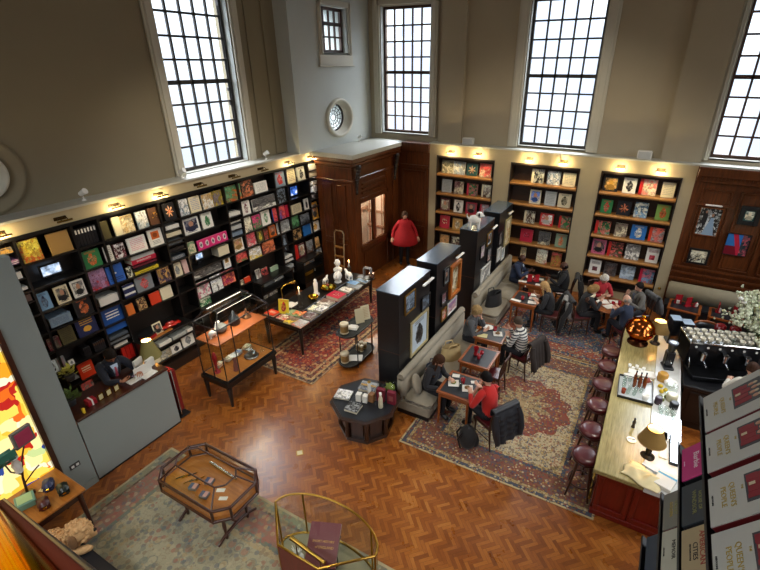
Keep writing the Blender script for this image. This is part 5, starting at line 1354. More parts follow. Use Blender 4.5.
lathe_thing('brass_bell', 'small bell ornament at the far end of the orange shelf', 'ornament', (CX-.1, CY+.45, 1.42), [(.1, 0), (.09, .03), (.04, .06), (.02, .14), (.03, .18), (0, .2)], plain('old_bronze', '6a4a34', .35, .6))
t = thing('grey_figurine', 'pale grey horse-like figurine on the orange shelf', 'figurine', (CX-.06, CY-.45, 1.42)); mb = MB(); mb.ball((0, 0, .1), (.05, .1, .07)); mb.cyl((0, .07, .1), (0, .12, .24), .04, .025, 8); mb.ball((0, .15, .26), (.025, .05, .03)); mb.cyl((0, -.06, 0), (0, -.06, .08), .02); mb.cyl((0, .06, 0), (0, .06, .08), .02); mb.build('body', WHITEC, t)
t = thing('glass_dome', 'clear glass cloche over an ornament in the cabinet', 'cloche', (CX+.08, CY+.25, .614)); MB().lathe([(.15, 0), (.155, .02), (.14, .03)], n=22).build('base', STEEL, t); MB().ball((0, 0, .03), (.13, .13, .26), z0=0., nu=20, nv=8).build('dome', GLASS, t); mb = MB()
for k in range(7): mb.ball((.06*cos(k), .06*sin(k), .08+.02*k), .035, nu=8, nv=6)
mb.build('silver_ornament', CHROME, t)
t = thing('jester_figure', 'small painted standing figure in the glass cabinet', 'figurine', (CX+.18, CY-.26, .614)); MB().lathe([(.06, 0), (.05, .04), (.05, .12), (.03, .2), (.04, .26), (.025, .28)], n=12).build('body', plain('rose_brown', '7c4a44', .5), t); MB().ball((0, 0, .33), .04).build('head', SKIN['pale'], t); MB().lathe([(.09, .36), (.02, .38), (0, .44)], n=12).build('hat', WHITEC, t)
t = thing('red_figure', 'slender red figure at the near corner of the glass cabinet', 'figurine', (CX-.1, CY-.5, .614)); MB().lathe([(.07, 0), (.06, .03), (.02, .05), (.03, .2), (.05, .34), (.03, .44), (0, .48)], n=12).build('body', plain('scarlet', 'a01a20', .4), t)
lathe_thing('clear_goblet', 'clear goblet at the far end of the cabinet floor', 'goblet', (CX+.12, CY+.52, .614), [(.06, 0), (.02, .02), (.015, .2), (.05, .26), (.055, .4)], GLASS)
for k in range(4): flat_book(CX-.2+.0*k, CY-.35+.25*k, .64, .12, .17, .06, ['orangeb', 'brown', 'blue', 'tan'][k], 'cream', 'photo', .2, ['small orange box on the cabinet floor by the bookcase side', 'small brown box on the cabinet floor', 'small blue box on the cabinet floor', 'small tan box on the cabinet floor, at the long table end'][k], 'box', None, 800+k)

# ------------------------------------------------------------------ mahogany showcase with a glazed hipped lid
MC = thing('showcase_table', 'mahogany octagonal showcase table with sloping glass lid on the faded rug', 'display case', (-4.77, 2.84, .01))
def octo(a, b, k): return [(-a+k, -b), (a-k, -b), (a, -b+k), (a, b-k), (a-k, b), (-a+k, b), (-a, b-k), (-a, -b+k)]
A, B_, K = .7, .4, .17
mb = MB(); P8 = octo(A, B_, K)
for i in range(8):
    a, b_ = P8[i], P8[(i+1) % 8]
    mb.cyl((*a, .86), (*b_, .86), .022, n=8).cyl((*a, .66), (*b_, .66), .026, n=8); mb.cyl((*a, .64), (*a, .88), .02, n=8)
ridge = octo(.5, .19, .1)
for i in range(8): mb.cyl((*P8[i], .86), (*ridge[i], 1.03), .013, n=6) if i in (0, 1, 3, 4, 6) else None
for i in range(8): mb.cyl((*ridge[i], 1.03), (*ridge[(i+1) % 8], 1.03), .014, n=6)
mb.build('case_frame', CASEW, MC)
MB().prism(octo(A-.01, B_-.01, K), .655, .675).build('display_floor', ORANGEW, MC)
mb = MB()
for i in range(8):
    a, b_ = P8[i], P8[(i+1) % 8]
    mb.quad((*a, .69), (*b_, .69), (*b_, .75), (*a, .75))
mb.build('inlay_band', ORANGEW, MC)
g = MB()
for i in range(8):
    a, b_, c_, d_ = P8[i], P8[(i+1) % 8], ridge[(i+1) % 8], ridge[i]
    g.quad((*a, .75), (*b_, .75), (*b_, .86), (*a, .86)); g.quad((*a, .86), (*b_, .86), (*c_, 1.03), (*d_, 1.03))
g.add([(*p, 1.03) for p in ridge], [tuple(range(8))]); g.build('glass', GLASS, MC)
for sx in (-1, 1):
    for sy in (-1, 1):
        MB().lathe([(.02, .02), (.03, .08), (.018, .12), (.03, .3), (.022, .36), (.034, .6), (.034, .66)], (sx*.42, sy*.2, 0), 10).build('leg', CASEW, MC)
    MB().tube([(sx*.42, -.36, .03), (sx*.42, -.22, .1), (sx*.42, 0, .13), (sx*.42, .22, .1), (sx*.42, .36, .03)], [.02, .026, .028, .026, .02], 8).build('foot', CASEW, MC)
MB().cyl((-.42, 0, .14), (.42, 0, .14), .02, n=8).build('stretcher', CASEW, MC)
mx, my, mz = -4.77, 2.84, .687
for i, (x, y, lab) in enumerate([(-.03, .02, 'blue and rose playing-card box in the showcase, at the middle'), (-.15, -.16, 'blue and rose playing-card box toward the aisle rail of the showcase'), (.1, -.18, 'blue and rose playing-card box at the corner of the showcase')]):
    t = thing('card_box', lab, 'box', (mx+x, my+y, mz), .3, 'card boxes in the showcase'); MB().box((-.06, -.05, 0), (.06, .05, .05), 0, .004).build('box', plain('box_grey', '6a6a72', .4), t); MB().box((-.055, -.045, .05), (0, .045, .053)).build('blue_card', plain('card_blue', '2d4068', .4), t); MB().box((.0, -.045, .05), (.055, .045, .053)).build('rose_card', plain('card_rose', 'b98a80', .4), t)
for i, (x, y) in enumerate([(.22, .0), (.36, -.08)]):
    t = thing('white_card', ['pale printed card lying in the showcase, inner one', 'pale printed card lying in the showcase, by the end'][i], 'card', (mx+x, my+y, mz), .5, 'pale cards in the showcase'); MB().box((-.06, -.03, 0), (.06, .03, .004)).build('card', PAPER, t)
for i in range(7):
    x, y = -.48+.055*i, -.12+.06*(i % 3); t = thing('pen', ['dark pen in the showcase at the desk side end', 'gold pen second in the showcase row', 'dark pen third in the showcase row', 'gold pen at the middle of the showcase row', 'dark pen fifth in the showcase row', 'gold pen next to last in the showcase row', 'dark pen last in the row, by the card boxes'][i], 'pen', (mx+x, my+y, mz+.008), 1.0+.2*(i % 2), 'pens in the showcase'); MB().cyl((-.07, 0, 0), (.05, 0, 0), .008, n=8).build('barrel', BRASS2 if i % 2 else BLACKP, t); MB().cyl((.05, 0, 0), (.075, 0, 0), .006, .001, 8).build('nib', BRASS2, t)
t = thing('silver_tube', 'long silvery roll lying along the back of the showcase', 'roll', (mx-.02, my+.26, mz+.02)); MB().cyl((-.3, .02, 0), (.3, -.02, 0), .02, n=10).build('roll', CHROME, t)

# ------------------------------------------------------------------ half-round brass and glass case at the foot of the picture
DC = thing('half_round_case', 'half-round glass case with brass edging holding a maroon book', 'display case', (-2.79, 2.95, .0))
arc = [(.785*cos(pi*i/24), .39*sin(pi*i/24)) for i in range(25)]
PL = [(.785, 0.)]+arc[1:24]+[(-.785, 0.)]; PLC = PL+[(-.33, -.45), (.29, -.45)]
mb = MB()
mb.tube([(*p, .91) for p in PLC], .016, 8, closed=True); mb.tube([(*p, .11) for p in PLC], .018, 8, closed=True)
for p in (PLC[0], PLC[6], PLC[18], PLC[24], PLC[25], PLC[26]): mb.cyl((*p, .11), (*p, .91), .013, n=8)
mb.build('brass_edging', BRASS, DC)
g = MB(); n = len(PLC)
for i in range(n): g.quad((*PLC[i], .12), (*PLC[(i+1) % n], .12), (*PLC[(i+1) % n], .9), (*PLC[i], .9)) if i != 25 else None
g.add([(*p, .908) for p in PLC], [tuple(range(n))]); g.build('glass', GLASS, DC)
MB().prism([(x*.99, y*.99) for x, y in PLC], .0, .1).build('cabinet_base', CASEW, DC); MB().prism([(x*.97, y*.97) for x, y in PLC], .1, .112).build('display_floor', plain('sand_felt', '8a8266', .9), DC)
MB().box((-.32, -.462, .1), (.28, -.438, .9)).build('front_panel', REDP, DC)
MB().box((-.55, -.27, .06), (-.02, -.2, .96), 0).build('red_panel', REDP, DC) if False else None
dz = .114
ob = flat_book(-2.66, 2.93, .66, .36, .46, .045, 'maroon', 'gold', 'plain', -.14, 'maroon book with gold lettering tilted inside the half-round case', 'book', None, 900)
ob.matrix_world = Tr(-2.78, 2.93, .60)@Rz(.40)@Rx(.5)@Matrix.Scale(1.12, 4)
MB().box((-.13, -.12, .112), (.13, .1, .5), 0, .01).build('book_stand', BLACKP, DC)
GOLDL = plain('gold_lettering', 'c99a54', .4, .3, var=0)
letters('gilt_title', 'SHORT HISTORY', .034, GOLDL, ob, Tr(0, .03, .0475)); letters('gilt_title', 'of ENGLAND', .038, GOLDL, ob, Tr(.02, -.03, .0475))
MB().box((-.16, -.2, -.06), (.16, -.18, 0)).box((-.16, .1, -.16), (.16, .12, 0)).build('book_rest', BLACKP, ob)
t = thing('spyglass', 'brass spyglass resting diagonally in the half-round case', 'telescope', (-2.80, 2.66, .83)); t.rotation_euler = (0, .0, -.05); MB().cyl((-.25, 0, .03), (0, 0, 0), .027, n=14).cyl((0, 0, 0), (.26, 0, -.03), .022, n=14).build('tube', BRASS, t); MB().cyl((-.27, 0, .032), (-.25, 0, .03), .031, n=14).cyl((-.01, 0, .001), (.01, 0, -.001), .029, n=14).cyl((.25, 0, -.029), (.27, 0, -.031), .026, n=14).build('rings', BRASS, t); MB().cyl((-.2, 0, -.71), (-.2, 0, 0), .008, n=8).cyl((.2, 0, -.71), (.2, 0, -.03), .008, n=8).build('stand', BRASS, t)
def coral(x, y, lab, s):
    t = thing('white_coral', lab, 'ornament', (x, y, dz)); mb = MB(); rnd = random.Random(s)
    for k in range(22):
        a = rnd.random()*6.3; e = .2+rnd.random()*1.2; L = .1+.09*rnd.random(); mb.cyl((0, 0, .03), (L*cos(a)*cos(e), L*sin(a)*cos(e), .03+L*sin(e)), .016, .004, 6)
    mb.lathe([(.09, 0), (.07, .03), (0, .05)], n=12); mb.build('coral', WHITEC, t)
coral(-3.22, 2.86, 'white coral ornament at the rounded side of the case', 3); coral(-2.3, 2.78, 'white coral ornament at the straight corner of the case', 4)
t = thing('silver_scissors', 'silver scissors lying at the front of the half-round case', 'scissors', (-2.52, 2.62, dz+.02), .6); MB().cyl((-.09, 0, 0), (.1, .01, 0), .006, n=6).cyl((-.09, .012, 0), (.1, -.008, 0), .006, n=6).build('blades', CHROME, t); MB().tube([(.13+.03*cos(a), .03+.025*sin(a), 0) for a in [2*pi*i/12 for i in range(12)]], .006, 6, closed=True).tube([(.13+.03*cos(a), -.03+.025*sin(a), 0) for a in [2*pi*i/12 for i in range(12)]], .006, 6, closed=True).build('handles', CHROME, t)

# ------------------------------------------------------------------ octagonal drum table
OT = thing('octagonal_table', 'dark octagonal drum table beside the banquette end', 'table', (-3.87, 5.6, .0))
R = .66; oc = [(R*cos(pi/8+pi/4*i+.2), R*sin(pi/8+pi/4*i+.2)) for i in range(8)]
MB().prism(oc, .56, .6).build('table_top', DRUMW, OT); MB().prism([(x*.9, y*.9) for x, y in oc], .6, .604).build('leather_inset', BLKLEATHER, OT)
MB().prism([(x*.68, y*.68) for x, y in oc], .06, .56).build('drum', DRUMW, OT); MB().prism([(x*.78, y*.78) for x, y in oc], 0, .07).build('plinth', DRUMW, OT)
for i in range(8):
    x, y = oc[i]; MB().lathe([(.03, .06), (.045, .1), (.035, .3), (.05, .5), (.05, .56)], (x*.74, y*.74, 0), 10).build('column', DRUMW, OT)
    a, b_ = oc[i], oc[(i+1) % 8]; mx_, my_ = (a[0]+b_[0])/2*.72, (a[1]+b_[1])/2*.72
    if i < 8: MB().box((-.12, -.01, .14), (.12, .02, .48), 0, .01).build('carved_panel', DRUMW, OT, Tr(mx_*.98, my_*.98, 0)@Rz(atan2(my_, mx_)+pi/2))
ox, oy, oz = -3.87, 5.6, .606
flat_book(ox-.42, oy-.1, oz, .3, .26, .035, 'slate', 'white', 'photo', .25, 'dark blue marbled book lying at the desk side of the octagonal table', 'book', None, 910)
flat_book(ox-.12, oy+.3, oz, .34, .26, .06, 'navy', 'grey', 'photo', .2, 'navy boxed book toward the far edge of the octagonal table', 'book', None, 911)
flat_book(ox-.12, oy+.3, oz+.062, .3, .03, .02, 'gold', 'tan', 'plain', .2, 'gilt rod lying across the navy box', 'rod', None, 912)
flat_book(ox-.05, oy-.32, oz, .26, .24, .05, 'black', 'grey', 'photo', .1, 'black patterned box at the front of the octagonal table', 'box', None, 913)
for i in range(2):
    t = thing('maroon_folder', ['upright maroon box on the octagonal table, before the slim bottle', 'upright maroon box on the octagonal table, past the slim bottle'][i], 'box', (ox+.27+.21*i, oy+.12+.02*i, oz), .1, 'maroon boxes on the octagonal table'); MB().box((-.08, -.04, 0), (.08, .04, .27), 0, .006).build('box', plain('maroon_cloth', '6a1426', .5), t); MB().box((-.045, -.042, .08), (.045, -.04, .19)).build('gilt_label', plain('tan_label', '8a4a48', .5), t)
t = thing('slim_bottle', 'slim cream bottle between the maroon boxes', 'bottle', (ox+.36, oy-.05, oz)); MB().lathe([(.04, 0), (.045, .02), (.04, .2), (.02, .25), (.02, .32), (0, .325)], n=14).build('bottle', plain('cream_bottle', 'c7bda0', .35), t); MB().lathe([(.0225, .28), (.0225, .33), (0, .335)], n=12).build('cap', WHITEC, t)
t = thing('white_box_pair', 'two small cream gift boxes in the middle of the octagonal table', 'boxes', (ox-.02, oy-.06, oz), .2); MB().box((-.12, -.05, 0), (-.02, .05, .16), 0, .004).build('box', PAPER, t); MB().box((.01, -.05, 0), (.1, .05, .15), 0, .004).build('box', PAPER, t)
t = thing('slim_candle_tube', 'upright white tube on the octagonal table', 'tube', (ox+.0, oy+.14, oz)); MB().cyl((0, 0, 0), (0, 0, .3), .03, n=14).build('tube', PAPER, t); MB().cyl((0, 0, .3), (0, 0, .315), .032, n=14).build('lid', BRASS, t)
t = thing('stack_of_tins', 'stack of small brown boxes on the octagonal table', 'boxes', (ox+.13, oy+.02, oz)); [MB().box((-.05, -.05, .045*k), (.05, .05, .045*k+.04), 0, .004).build('box', plain('tin_brown', '8a6038', .4), t) for k in range(4)]
t = thing('glass_jar_ornament', 'round glass jar with foliage at the far side of the octagonal table', 'jar', (ox+.28, oy+.42, oz)); MB().ball((0, 0, .13), (.14, .14, .13), z1=.85, nu=20, nv=10).build('jar', GLASS, t); MB().ball((0, 0, .1), (.09, .09, .08), wob=.5, seed=2).build('moss', FOODG, t)

# ------------------------------------------------------------------ oval two-tier trolleys
def trolley(x, y, lab):
    t = thing('oval_trolley', lab, 'trolley', (x, y, 0), 0, 'oval two-tier shelf trolleys')
    W, L = .24, .54
    ov = [(W*cos(a), (L-W)*(1 if sin(a) >= 0 else -1)+W*sin(a)) for a in [2*pi*(i+.5)/28 for i in range(28)]]
    for z in (.08, .84):
        MB().prism(ov, z, z+.02).build('tier', plain('smoked_top', '3a3c3a', .12), t); MB().tube([(*p, z+.03) for p in ov], .014, 6, closed=True).build('rim', BLACKP, t)
    for (a, b_) in ((.24, -.3), (-.24, -.3), (.24, .3), (-.24, .3)): MB().cyl((a*.98, b_, 0), (a*.98, b_, .9), .013, n=8).build('post', BLACKP, t)
    return t
trolley(-5.27, 7.36, 'oval black trolley with cream jars near the first divider')
def jar(x, y, z, lab, h=.2, r=.07, grp='cream jars on the oval trolley'):
    t = thing('ceramic_jar', lab, 'jar', (x, y, z), 0, grp); MB().lathe([(r*.8, 0), (r*.95, .02), (r, h*.5), (r*.95, h*.8)], n=16).build('body', plain('tan_marbled', '9a7c4c', .35, var=.3), t); MB().lathe([(r*1.02, h*.8), (r*1.05, h*.97), (r*.9, h), (0, h)], n=16).build('lid', plain('cream_lid', 'cdbfa0', .35), t); MB().lathe([(r*.96, h*.18), (r*1.01, h*.2), (r*.99, h*.1)], n=16).build('band', plain('cream_lid', 'cdbfa0', .35), t)
jar(-5.3, 6.98, .872, 'tan marbled jar with cream lid on top of the oval trolley', .26, .095); jar(-5.32, 6.96, .112, 'tan marbled jar with cream lid on the lower tier of the trolley', .26, .095)
for i in range(4): jar(-5.33+.1*(i % 2), 7.5+.14*(i//2), .112, ['small cream jar on the lower tier, first of four', 'small cream jar on the lower tier, second of four', 'small cream jar on the lower tier, third of four', 'small cream jar on the lower tier, fourth of four'][i], .17, .045)
for i in range(2):
    ob = book_mesh('display_card', .2, .34, .02, [cover('text' if i else 'plain', 'cream', 'tan', 920+i), board('cream'), PAGES], None, Tr(-5.24+.03*i, 7.52+.2*i, .874)@Rz(1.0)@Rx(-.25)); tag(ob, ['plain pale card leaning on the oval trolley, nearer the jar', 'cream lettered card leaning on the oval trolley, away from the jar'][i], 'card', 'cards leaning on the oval trolley')
t = thing('white_cloth', 'folded white napkin on top of the trolley', 'napkin', (-5.26, 7.24, .872), .3); MB().box((-.12, -.09, 0), (.12, .09, .03), 0, .01).box((-.08, -.07, .03), (.1, .09, .05), 0, .01).build('cloth', PAPER, t)
t = thing('white_cloth', 'folded white napkin on the lower tier of the trolley', 'napkin', (-5.2, 7.2, .112), .5); MB().box((-.16, -.12, 0), (.16, .12, .02), 0, .008).build('cloth', PAPER, t)
t = thing('magazine_rack', 'dark folded step rack behind the oval trolley by the divider', 'rack', (-4.62, 7.75, 0)); MB().tube([(0, -.2, 0), (0, -.2, .75), (0, .2, .75), (0, .2, 0)], .014, 8).tube([(-.25, -.2, 0), (-.1, -.2, .75), (-.1, .2, .75), (-.25, .2, 0)], .014, 8).build('frame', CHROME, t); MB().box((-.12, -.19, .4), (.0, .19, .42)).build('shelf', BLACKP, t)
# small brass plate let into the floor
t = thing('floor_plate', 'small diamond-shaped cream floor plate on the open parquet', 'plate', (-4.52, 4.43, .0), .78); MB().box((-.06, -.06, 0), (.06, .06, .006)).build('rim', BRASS, t); MB().box((-.045, -.045, .006), (.045, .045, .008)).build('inset', plain('plate_cream', 'cfc4a0', .4), t)
# step ladder by the vestibule
t = thing('step_ladder', 'tall narrow tan ladder standing against the vestibule side', 'ladder', (-8.02, 10.5, 0)); MB().tube([(-.17, 0, 0), (-.17, .1, 1.62), (-.12, .11, 1.7), (.12, .11, 1.7), (.17, .1, 1.62), (.17, 0, 0)], .022, 8).build('rails', plain('ash_wood', '8a7454', .5), t)
for z in (.3, .6, .9, 1.2): MB().box((-.16, z*.06-.05, z-.012), (.16, z*.06+.05, z+.012)).build('tread', plain('ash_tread', '9a6a34', .5), t)
# ------------------------------------------------------------------ reception desk
RD = thing('reception_desk', 'grey fronted reception desk with dark wooden top beside the partition', 'desk', (-7.04, 3.16, 0))
MB().box((-.03, -.78, 0), (0, .78, 1.22)).build('front_panel', GREYP, RD)
MB().box((-.62, .745, 0), (-.03, .78, 1.22)).build('end_panel', GREYP, RD)
MB().box((-.66, -.78, 1.22), (.015, .8, 1.26), 0, .006).build('desk_top', CASEW, RD)
MB().box((-.62, -.74, .7), (-.03, .74, .74)).build('inner_shelf', DARKSH, RD)
MB().box((-.005, -.78, .0), (.004, .78, .03)).build('kick_strip', BLACKP, RD)
def shade_lamp(x, y, z, lab, h, r0, r1, sh, shade, base, power, lit=True, color=(1, .78, .45)):
    t = thing('table_lamp', lab, 'lamp', (x, y, z))
    MB().lathe([(.1, 0), (.1, .015), (.05, .03), (.03, .06), (.045, .12), (.025, .18), (.018, h)], n=18).build('base', base, t)
    mb = MB(); n = 26
    for rr0, rr1, mi in ((r0, r1, 0), (r0-.005, r1-.005, 1)):
        vs = [(rr*cos(2*pi*i/n), rr*sin(2*pi*i/n), zz) for rr, zz in ((rr0, h-.02), (rr1, h-.02+sh)) for i in range(n)]
        mb.add(vs, [(i, (i+1) % n, n+(i+1) % n, n+i) for i in range(n)], mi, True)
    mb.tube([(r1*cos(2*pi*i/n), r1*sin(2*pi*i/n), h-.02+sh) for i in range(n)], .006, 6, closed=True).tube([(r0*cos(2*pi*i/n), r0*sin(2*pi*i/n), h-.02) for i in range(n)], .006, 6, closed=True)
    mb.build('lamp_shade', [shade, plain('shade_lining', 'd8c690', .7)], t)
    MB().ball((0, 0, h+sh*.35), .035).cyl((0, 0, h-.05), (0, 0, h+sh*.25), .014, n=8).build('bulb', BULB if lit else WHITEC, t)
    if lit:
        li = bpy.data.lights.new('lamp_light', 'POINT'); li.energy = power; li.color = color; li.shadow_soft_size = .05
        lo = bpy.data.objects.new('lamp_light', li); COL.objects.link(lo); lo.parent = t; lo.location = (0, 0, h+sh*.72)
    return t
dz = 1.262
shade_lamp(-7.52, 3.98, 1.0, 'olive shaded desk lamp at the end of the reception desk', .36, .19, .085, .34, plain('olive_shade', '7d7440', .7), BRASS, 9)
t = thing('lamp_stand', 'dark pedestal under the olive shaded desk lamp', 'pedestal', (-7.52, 3.98, 0)); MB().box((-.16, -.1, 0), (.16, .1, 1.0), 0, .01).build('pedestal', BLACKW, t)
t = thing('laptop', 'slim pale laptop in front of the receptionist', 'laptop', (-7.32, 3.62, dz), 0); MB().box((-.12, -.16, 0), (.12, .16, .015), 0, .004).build('keyboard_base', CHROME, t); MB().box((.1, -.16, .01), (.115, .16, .2), 0, .004).build('screen', PAPER, t)
for i, (x, y, w, l, h, lab) in enumerate([(-7.2, 3.42, .14, .2, .02, 'white paper pad before the receptionist'), (-7.14, 3.66, .16, .26, .015, 'white papers at the desk edge beside the laptop'), (-7.34, 3.84, .06, .16, .16, 'upright cream card on the desk below the lamp'), (-7.46, 3.7, .04, .2, .2, 'larger upright cream card behind the laptop')]):
    t = thing('desk_paper', lab, 'papers', (x, y, dz), .1*i); MB().box((-w/2, -l/2, 0), (w/2, l/2, h), 0, .003).build('paper', PAPER, t)
for i in range(3):
    t = thing('card_holder', ['gold edged small card frame on the desk, next to the red box', 'gold edged small card frame on the desk, middle of three', 'gold edged small card frame on the desk, beside the receptionist'][i], 'frame', (-7.2, 2.86+.13*i, dz), .2, 'small gold edged cards on the desk'); MB().frame(.1, .12, .012, .012, 0, Rz(pi/2)).build('frame', BRASS2, t); MB().box((-.002, -.04, .012), (.006, .04, .11)).build('card', plain('yellow_card', 'd9cf9a', .6), t)
t = thing('red_box', 'small red gift box on the desk beside the gold edged cards', 'box', (-7.24, 2.72, dz)); MB().box((-.06, -.07, 0), (.06, .07, .1), 0, .005).build('box', plain('gift_red', '9a1220', .4), t); MB().box((-.062, -.012, 0), (.062, .012, .102)).build('ribbon', WHITEC, t)
t = thing('yellow_pen_pot', 'tiny yellow pot at the partition end of the desk', 'pot', (-7.12, 2.54, dz)); MB().lathe([(.02, 0), (.025, .08), (.02, .085)], n=12).build('pot', LEMON, t)
def plant(x, y, z, lab, name, r, h, col, seed, pot=True):
    t = thing(name, lab, 'plant', (x, y, z)); rnd = random.Random(seed); mb = MB()
    if pot: MB().lathe([(.07, 0), (.09, .1), (.085, .11)], n=14).build('pot', plain('dark_pot', '2a2a2c', .5), t)
    for k in range(60):
        a = rnd.random()*6.28; e = rnd.random()*1.4; L = r*(.5+.5*rnd.random()); c = Vector((L*cos(a)*cos(e), L*sin(a)*cos(e), .1+h*rnd.random()*.6+L*sin(e)*.6)); d = Vector((cos(a+.6), sin(a+.6), .4))*.05; s_ = Vector((-sin(a), cos(a), .2))*.025
        mb.add([c-d, c+s_, c+d, c-s_], [(0, 1, 2, 3)], 0, False)
    mb.build('leaves', col, t)
plant(-7.5, 2.55, dz, 'small green leafy plant on the desk at the partition end', 'leafy_plant', .16, .2, LEAFG, 4)
plant(-8.72, 3.1, .948, 'yellow-green flower sprays on the shelf behind the desk end', 'flower_spray', .16, .2, plain('yellow_green', 'a8a446', .6, var=.2), 8)
t = thing('red_upright_stand', 'slim red upright stand with chrome fittings beside the desk end', 'stand', (-7.3, 4.12, 0)); MB().box((-.12, -.05, .1), (.12, .05, 1.05), 0, .02).build('panel', plain('stand_red', '7a1416', .35), t); MB().cyl((.15, -.06, 0), (.15, -.06, 1.1), .014, n=8).cyl((-.15, -.06, 0), (-.15, -.06, 1.1), .014, n=8).cyl((-.15, -.06, .6), (.15, -.06, .6), .012, n=8).build('chrome_tubes', CHROME, t); MB().box((-.16, -.12, 0), (.2, .1, .03), 0, .01).build('foot', BLACKP, t)

# ------------------------------------------------------------------ back-lit coloured glass in the partition and the purse table before it
m, nt, b = new_mat('backlit_coloured_glass')
co = nt.coord('Object'); sx_ = nt.sep(co)
warp = nt.noise(co, 1.6, 2, out=1)
v0 = nt.comb(0, nt.m('ADD', nt.m('MULTIPLY', sx_[1], 1.0), nt.m('MULTIPLY', nt.sep(warp)[0], .3)), nt.m('ADD', nt.m('MULTIPLY', sx_[2], .9), nt.m('MULTIPLY', nt.sep(warp)[1], .3)))
cell = nt.voro(v0, 6.0, 'Color', metric='CHEBYCHEV', rand=.85); hue = nt.sep(cell)[0]
cc = nt.ramp(hue, [(0, hx('ffe9a0')), (.22, hx('ffd85a')), (.42, hx('ffc03a')), (.56, hx('e86a18')), (.64, hx('b81c14')), (.70, hx('fff0c8')), (.82, hx('c8d890')), (.87, hx('f0a020')), (.92, hx('24408c')), (.95, hx('5a2412'))], 'CONSTANT')
nt.put(b.inputs['Base Color'], (.02, .02, .02)); nt.put(b.inputs['Emission Color'], cc); b.inputs['Emission Strength'].default_value = 1.0; b.inputs['Roughness'].default_value = .15
t = thing('coloured_glass_panel', 'tall back-lit panel of yellow, orange and red coloured glass', 'panel', (-7.1, .68, .42))
MB().box((-.01, -1.27, .02), (.01, 1.27, 2.68)).build('glass_mosaic', m, t)
mb = MB(); [mb.box(a, c_, 0) for a, c_ in (((-.03, -1.29, 0), (.075, -1.22, 2.7)), ((-.03, 1.22, 0), (.075, 1.29, 2.7)), ((-.03, -1.22, 0), (.075, 1.22, .06)), ((-.03, -1.22, 2.64), (.075, 1.22, 2.7)))]
mb.build('dark_frame', CASEW, t)
PT = thing('purse_table', 'honey coloured table of little boxes before the coloured glass', 'table', (-6.6, 1.2, 0))
MB().box((-.4, -.75, .71), (.38, .7, .75), 0, .008).build('table_top', ORANGEW, PT); MB().box((-.36, -.7, .6), (.34, .65, .71)).build('apron', CASEW, PT)
for sx in (-1, 1):
    for sy in (-1, 1): MB().cyl((sx*.33, sy*.64-.02, .7), (sx*.33, sy*.64-.02, 0), .04, .022, 8).build('leg', CASEW, PT)
def purse(x, y, z, rz, col, lab, w=.2, d=.13, h=.11, clasp=BRASS2, parent_stand=None):
    t = thing('clutch_purse', lab, 'purse', (x, y, z), rz, 'little purses and boxes before the coloured glass')
    mb = MB().box((-w/2, -d/2, 0), (w/2, d/2, h*.62), 0, .02); mb.build('body', col, t); MB().box((-w/2-.004, -d/2-.004, h*.55), (w/2+.004, d/2+.004, h), 0, .025).build('flap', col, t); MB().box((w/2-.002, -.02, h*.4), (w/2+.012, .02, h*.65), 0, .004).build('clasp', clasp, t)
    return t
purse(-6.68, 1.66, .752, -.5, plain('dark_blue_leather', '2c3352', .4), 'dark blue clutch purse at the far end of the honey table')
purse(-6.42, 1.72, .752, -.3, plain('black_lacquer', '17201a', .3), 'black lacquered clutch purse at the corner of the honey table')
purse(-6.4, 1.46, .752, -.3, plain('oxblood_leather', '4a1712', .35), 'oxblood clutch purse on the aisle side of the honey table')
t = thing('green_box', 'square pale green box on the honey table', 'box', (-6.66, 1.36, .752), -.3); MB().box((-.11, -.11, 0), (.11, .11, .1), 0, .008).build('box', plain('sage_box', '6f9a82', .5), t); MB().box((-.085, -.085, .1), (.085, .085, .106), 0, .002).build('inlaid_lid', plain('pale_lime', 'a8c890', .5), t)
t = thing('white_ticket', 'small white card on the honey table edge', 'card', (-6.38, 1.2, .752), .4); MB().box((-.05, -.035, 0), (.05, .035, .006)).build('card', PAPER, t)
t = thing('white_ticket', 'small cream tag beside the green box', 'card', (-6.72, 1.58, .752), .4); MB().box((-.04, -.03, 0), (.04, .03, .006)).build('card', plain('cream_tag', 'd8c48a', .6), t)
t = thing('display_tree', 'dark branching stand holding purses before the coloured glass', 'stand', (-6.82, 1.45, .752))
mb = MB().lathe([(.09, 0), (.09, .02), (.02, .05)], n=14); mb.tube([(0, 0, 0), (.0, .03, .3), (-.01, .1, .55), (0, .2, .78)], [.02, .016, .013, .01], 8); mb.tube([(0, .04, .35), (.02, -.06, .5), (.02, -.08, .66)], .01, 8).tube([(0, .03, .2), (.03, .16, .32), (.03, .24, .36)], .01, 8); mb.build('branches', CASEW, t)
t = thing('pink_frame_box', 'pink faced square box with grey rim on the branching stand', 'box', (-6.80, 1.66, 1.52), .2); MB().box((-.03, -.13, 0), (.02, .13, .27), 0, .008).build('rim', plain('grey_suede', '6b6a66', .7), t); MB().box((.02, -.1, .035), (.026, .1, .235)).build('pink_face', plain('raspberry', 'b33a5c', .5), t)
t = thing('teal_purse', 'rounded teal purse hanging on the branching stand', 'purse', (-6.78, 1.38, 1.40), .1); MB().box((-.05, -.15, 0), (.05, .15, .2), 0, .045).build('body', plain('teal_leather', '3a7a68', .35), t); MB().box((.045, -.13, .09), (.06, .13, .2), 0, .006).build('flap', plain('teal_leather', '3a7a68', .35), t); MB().box((.06, -.02, .08), (.07, .02, .1)).build('clasp', CHROME, t)
t = thing('white_ornament', 'white bell-shaped ornament below the teal purse', 'ornament', (-6.78, 1.47, 1.2)); MB().lathe([(.05, 0), (.045, .06), (.06, .12), (.03, .2), (.06, .24)], n=14).build('body', WHITEC, t)

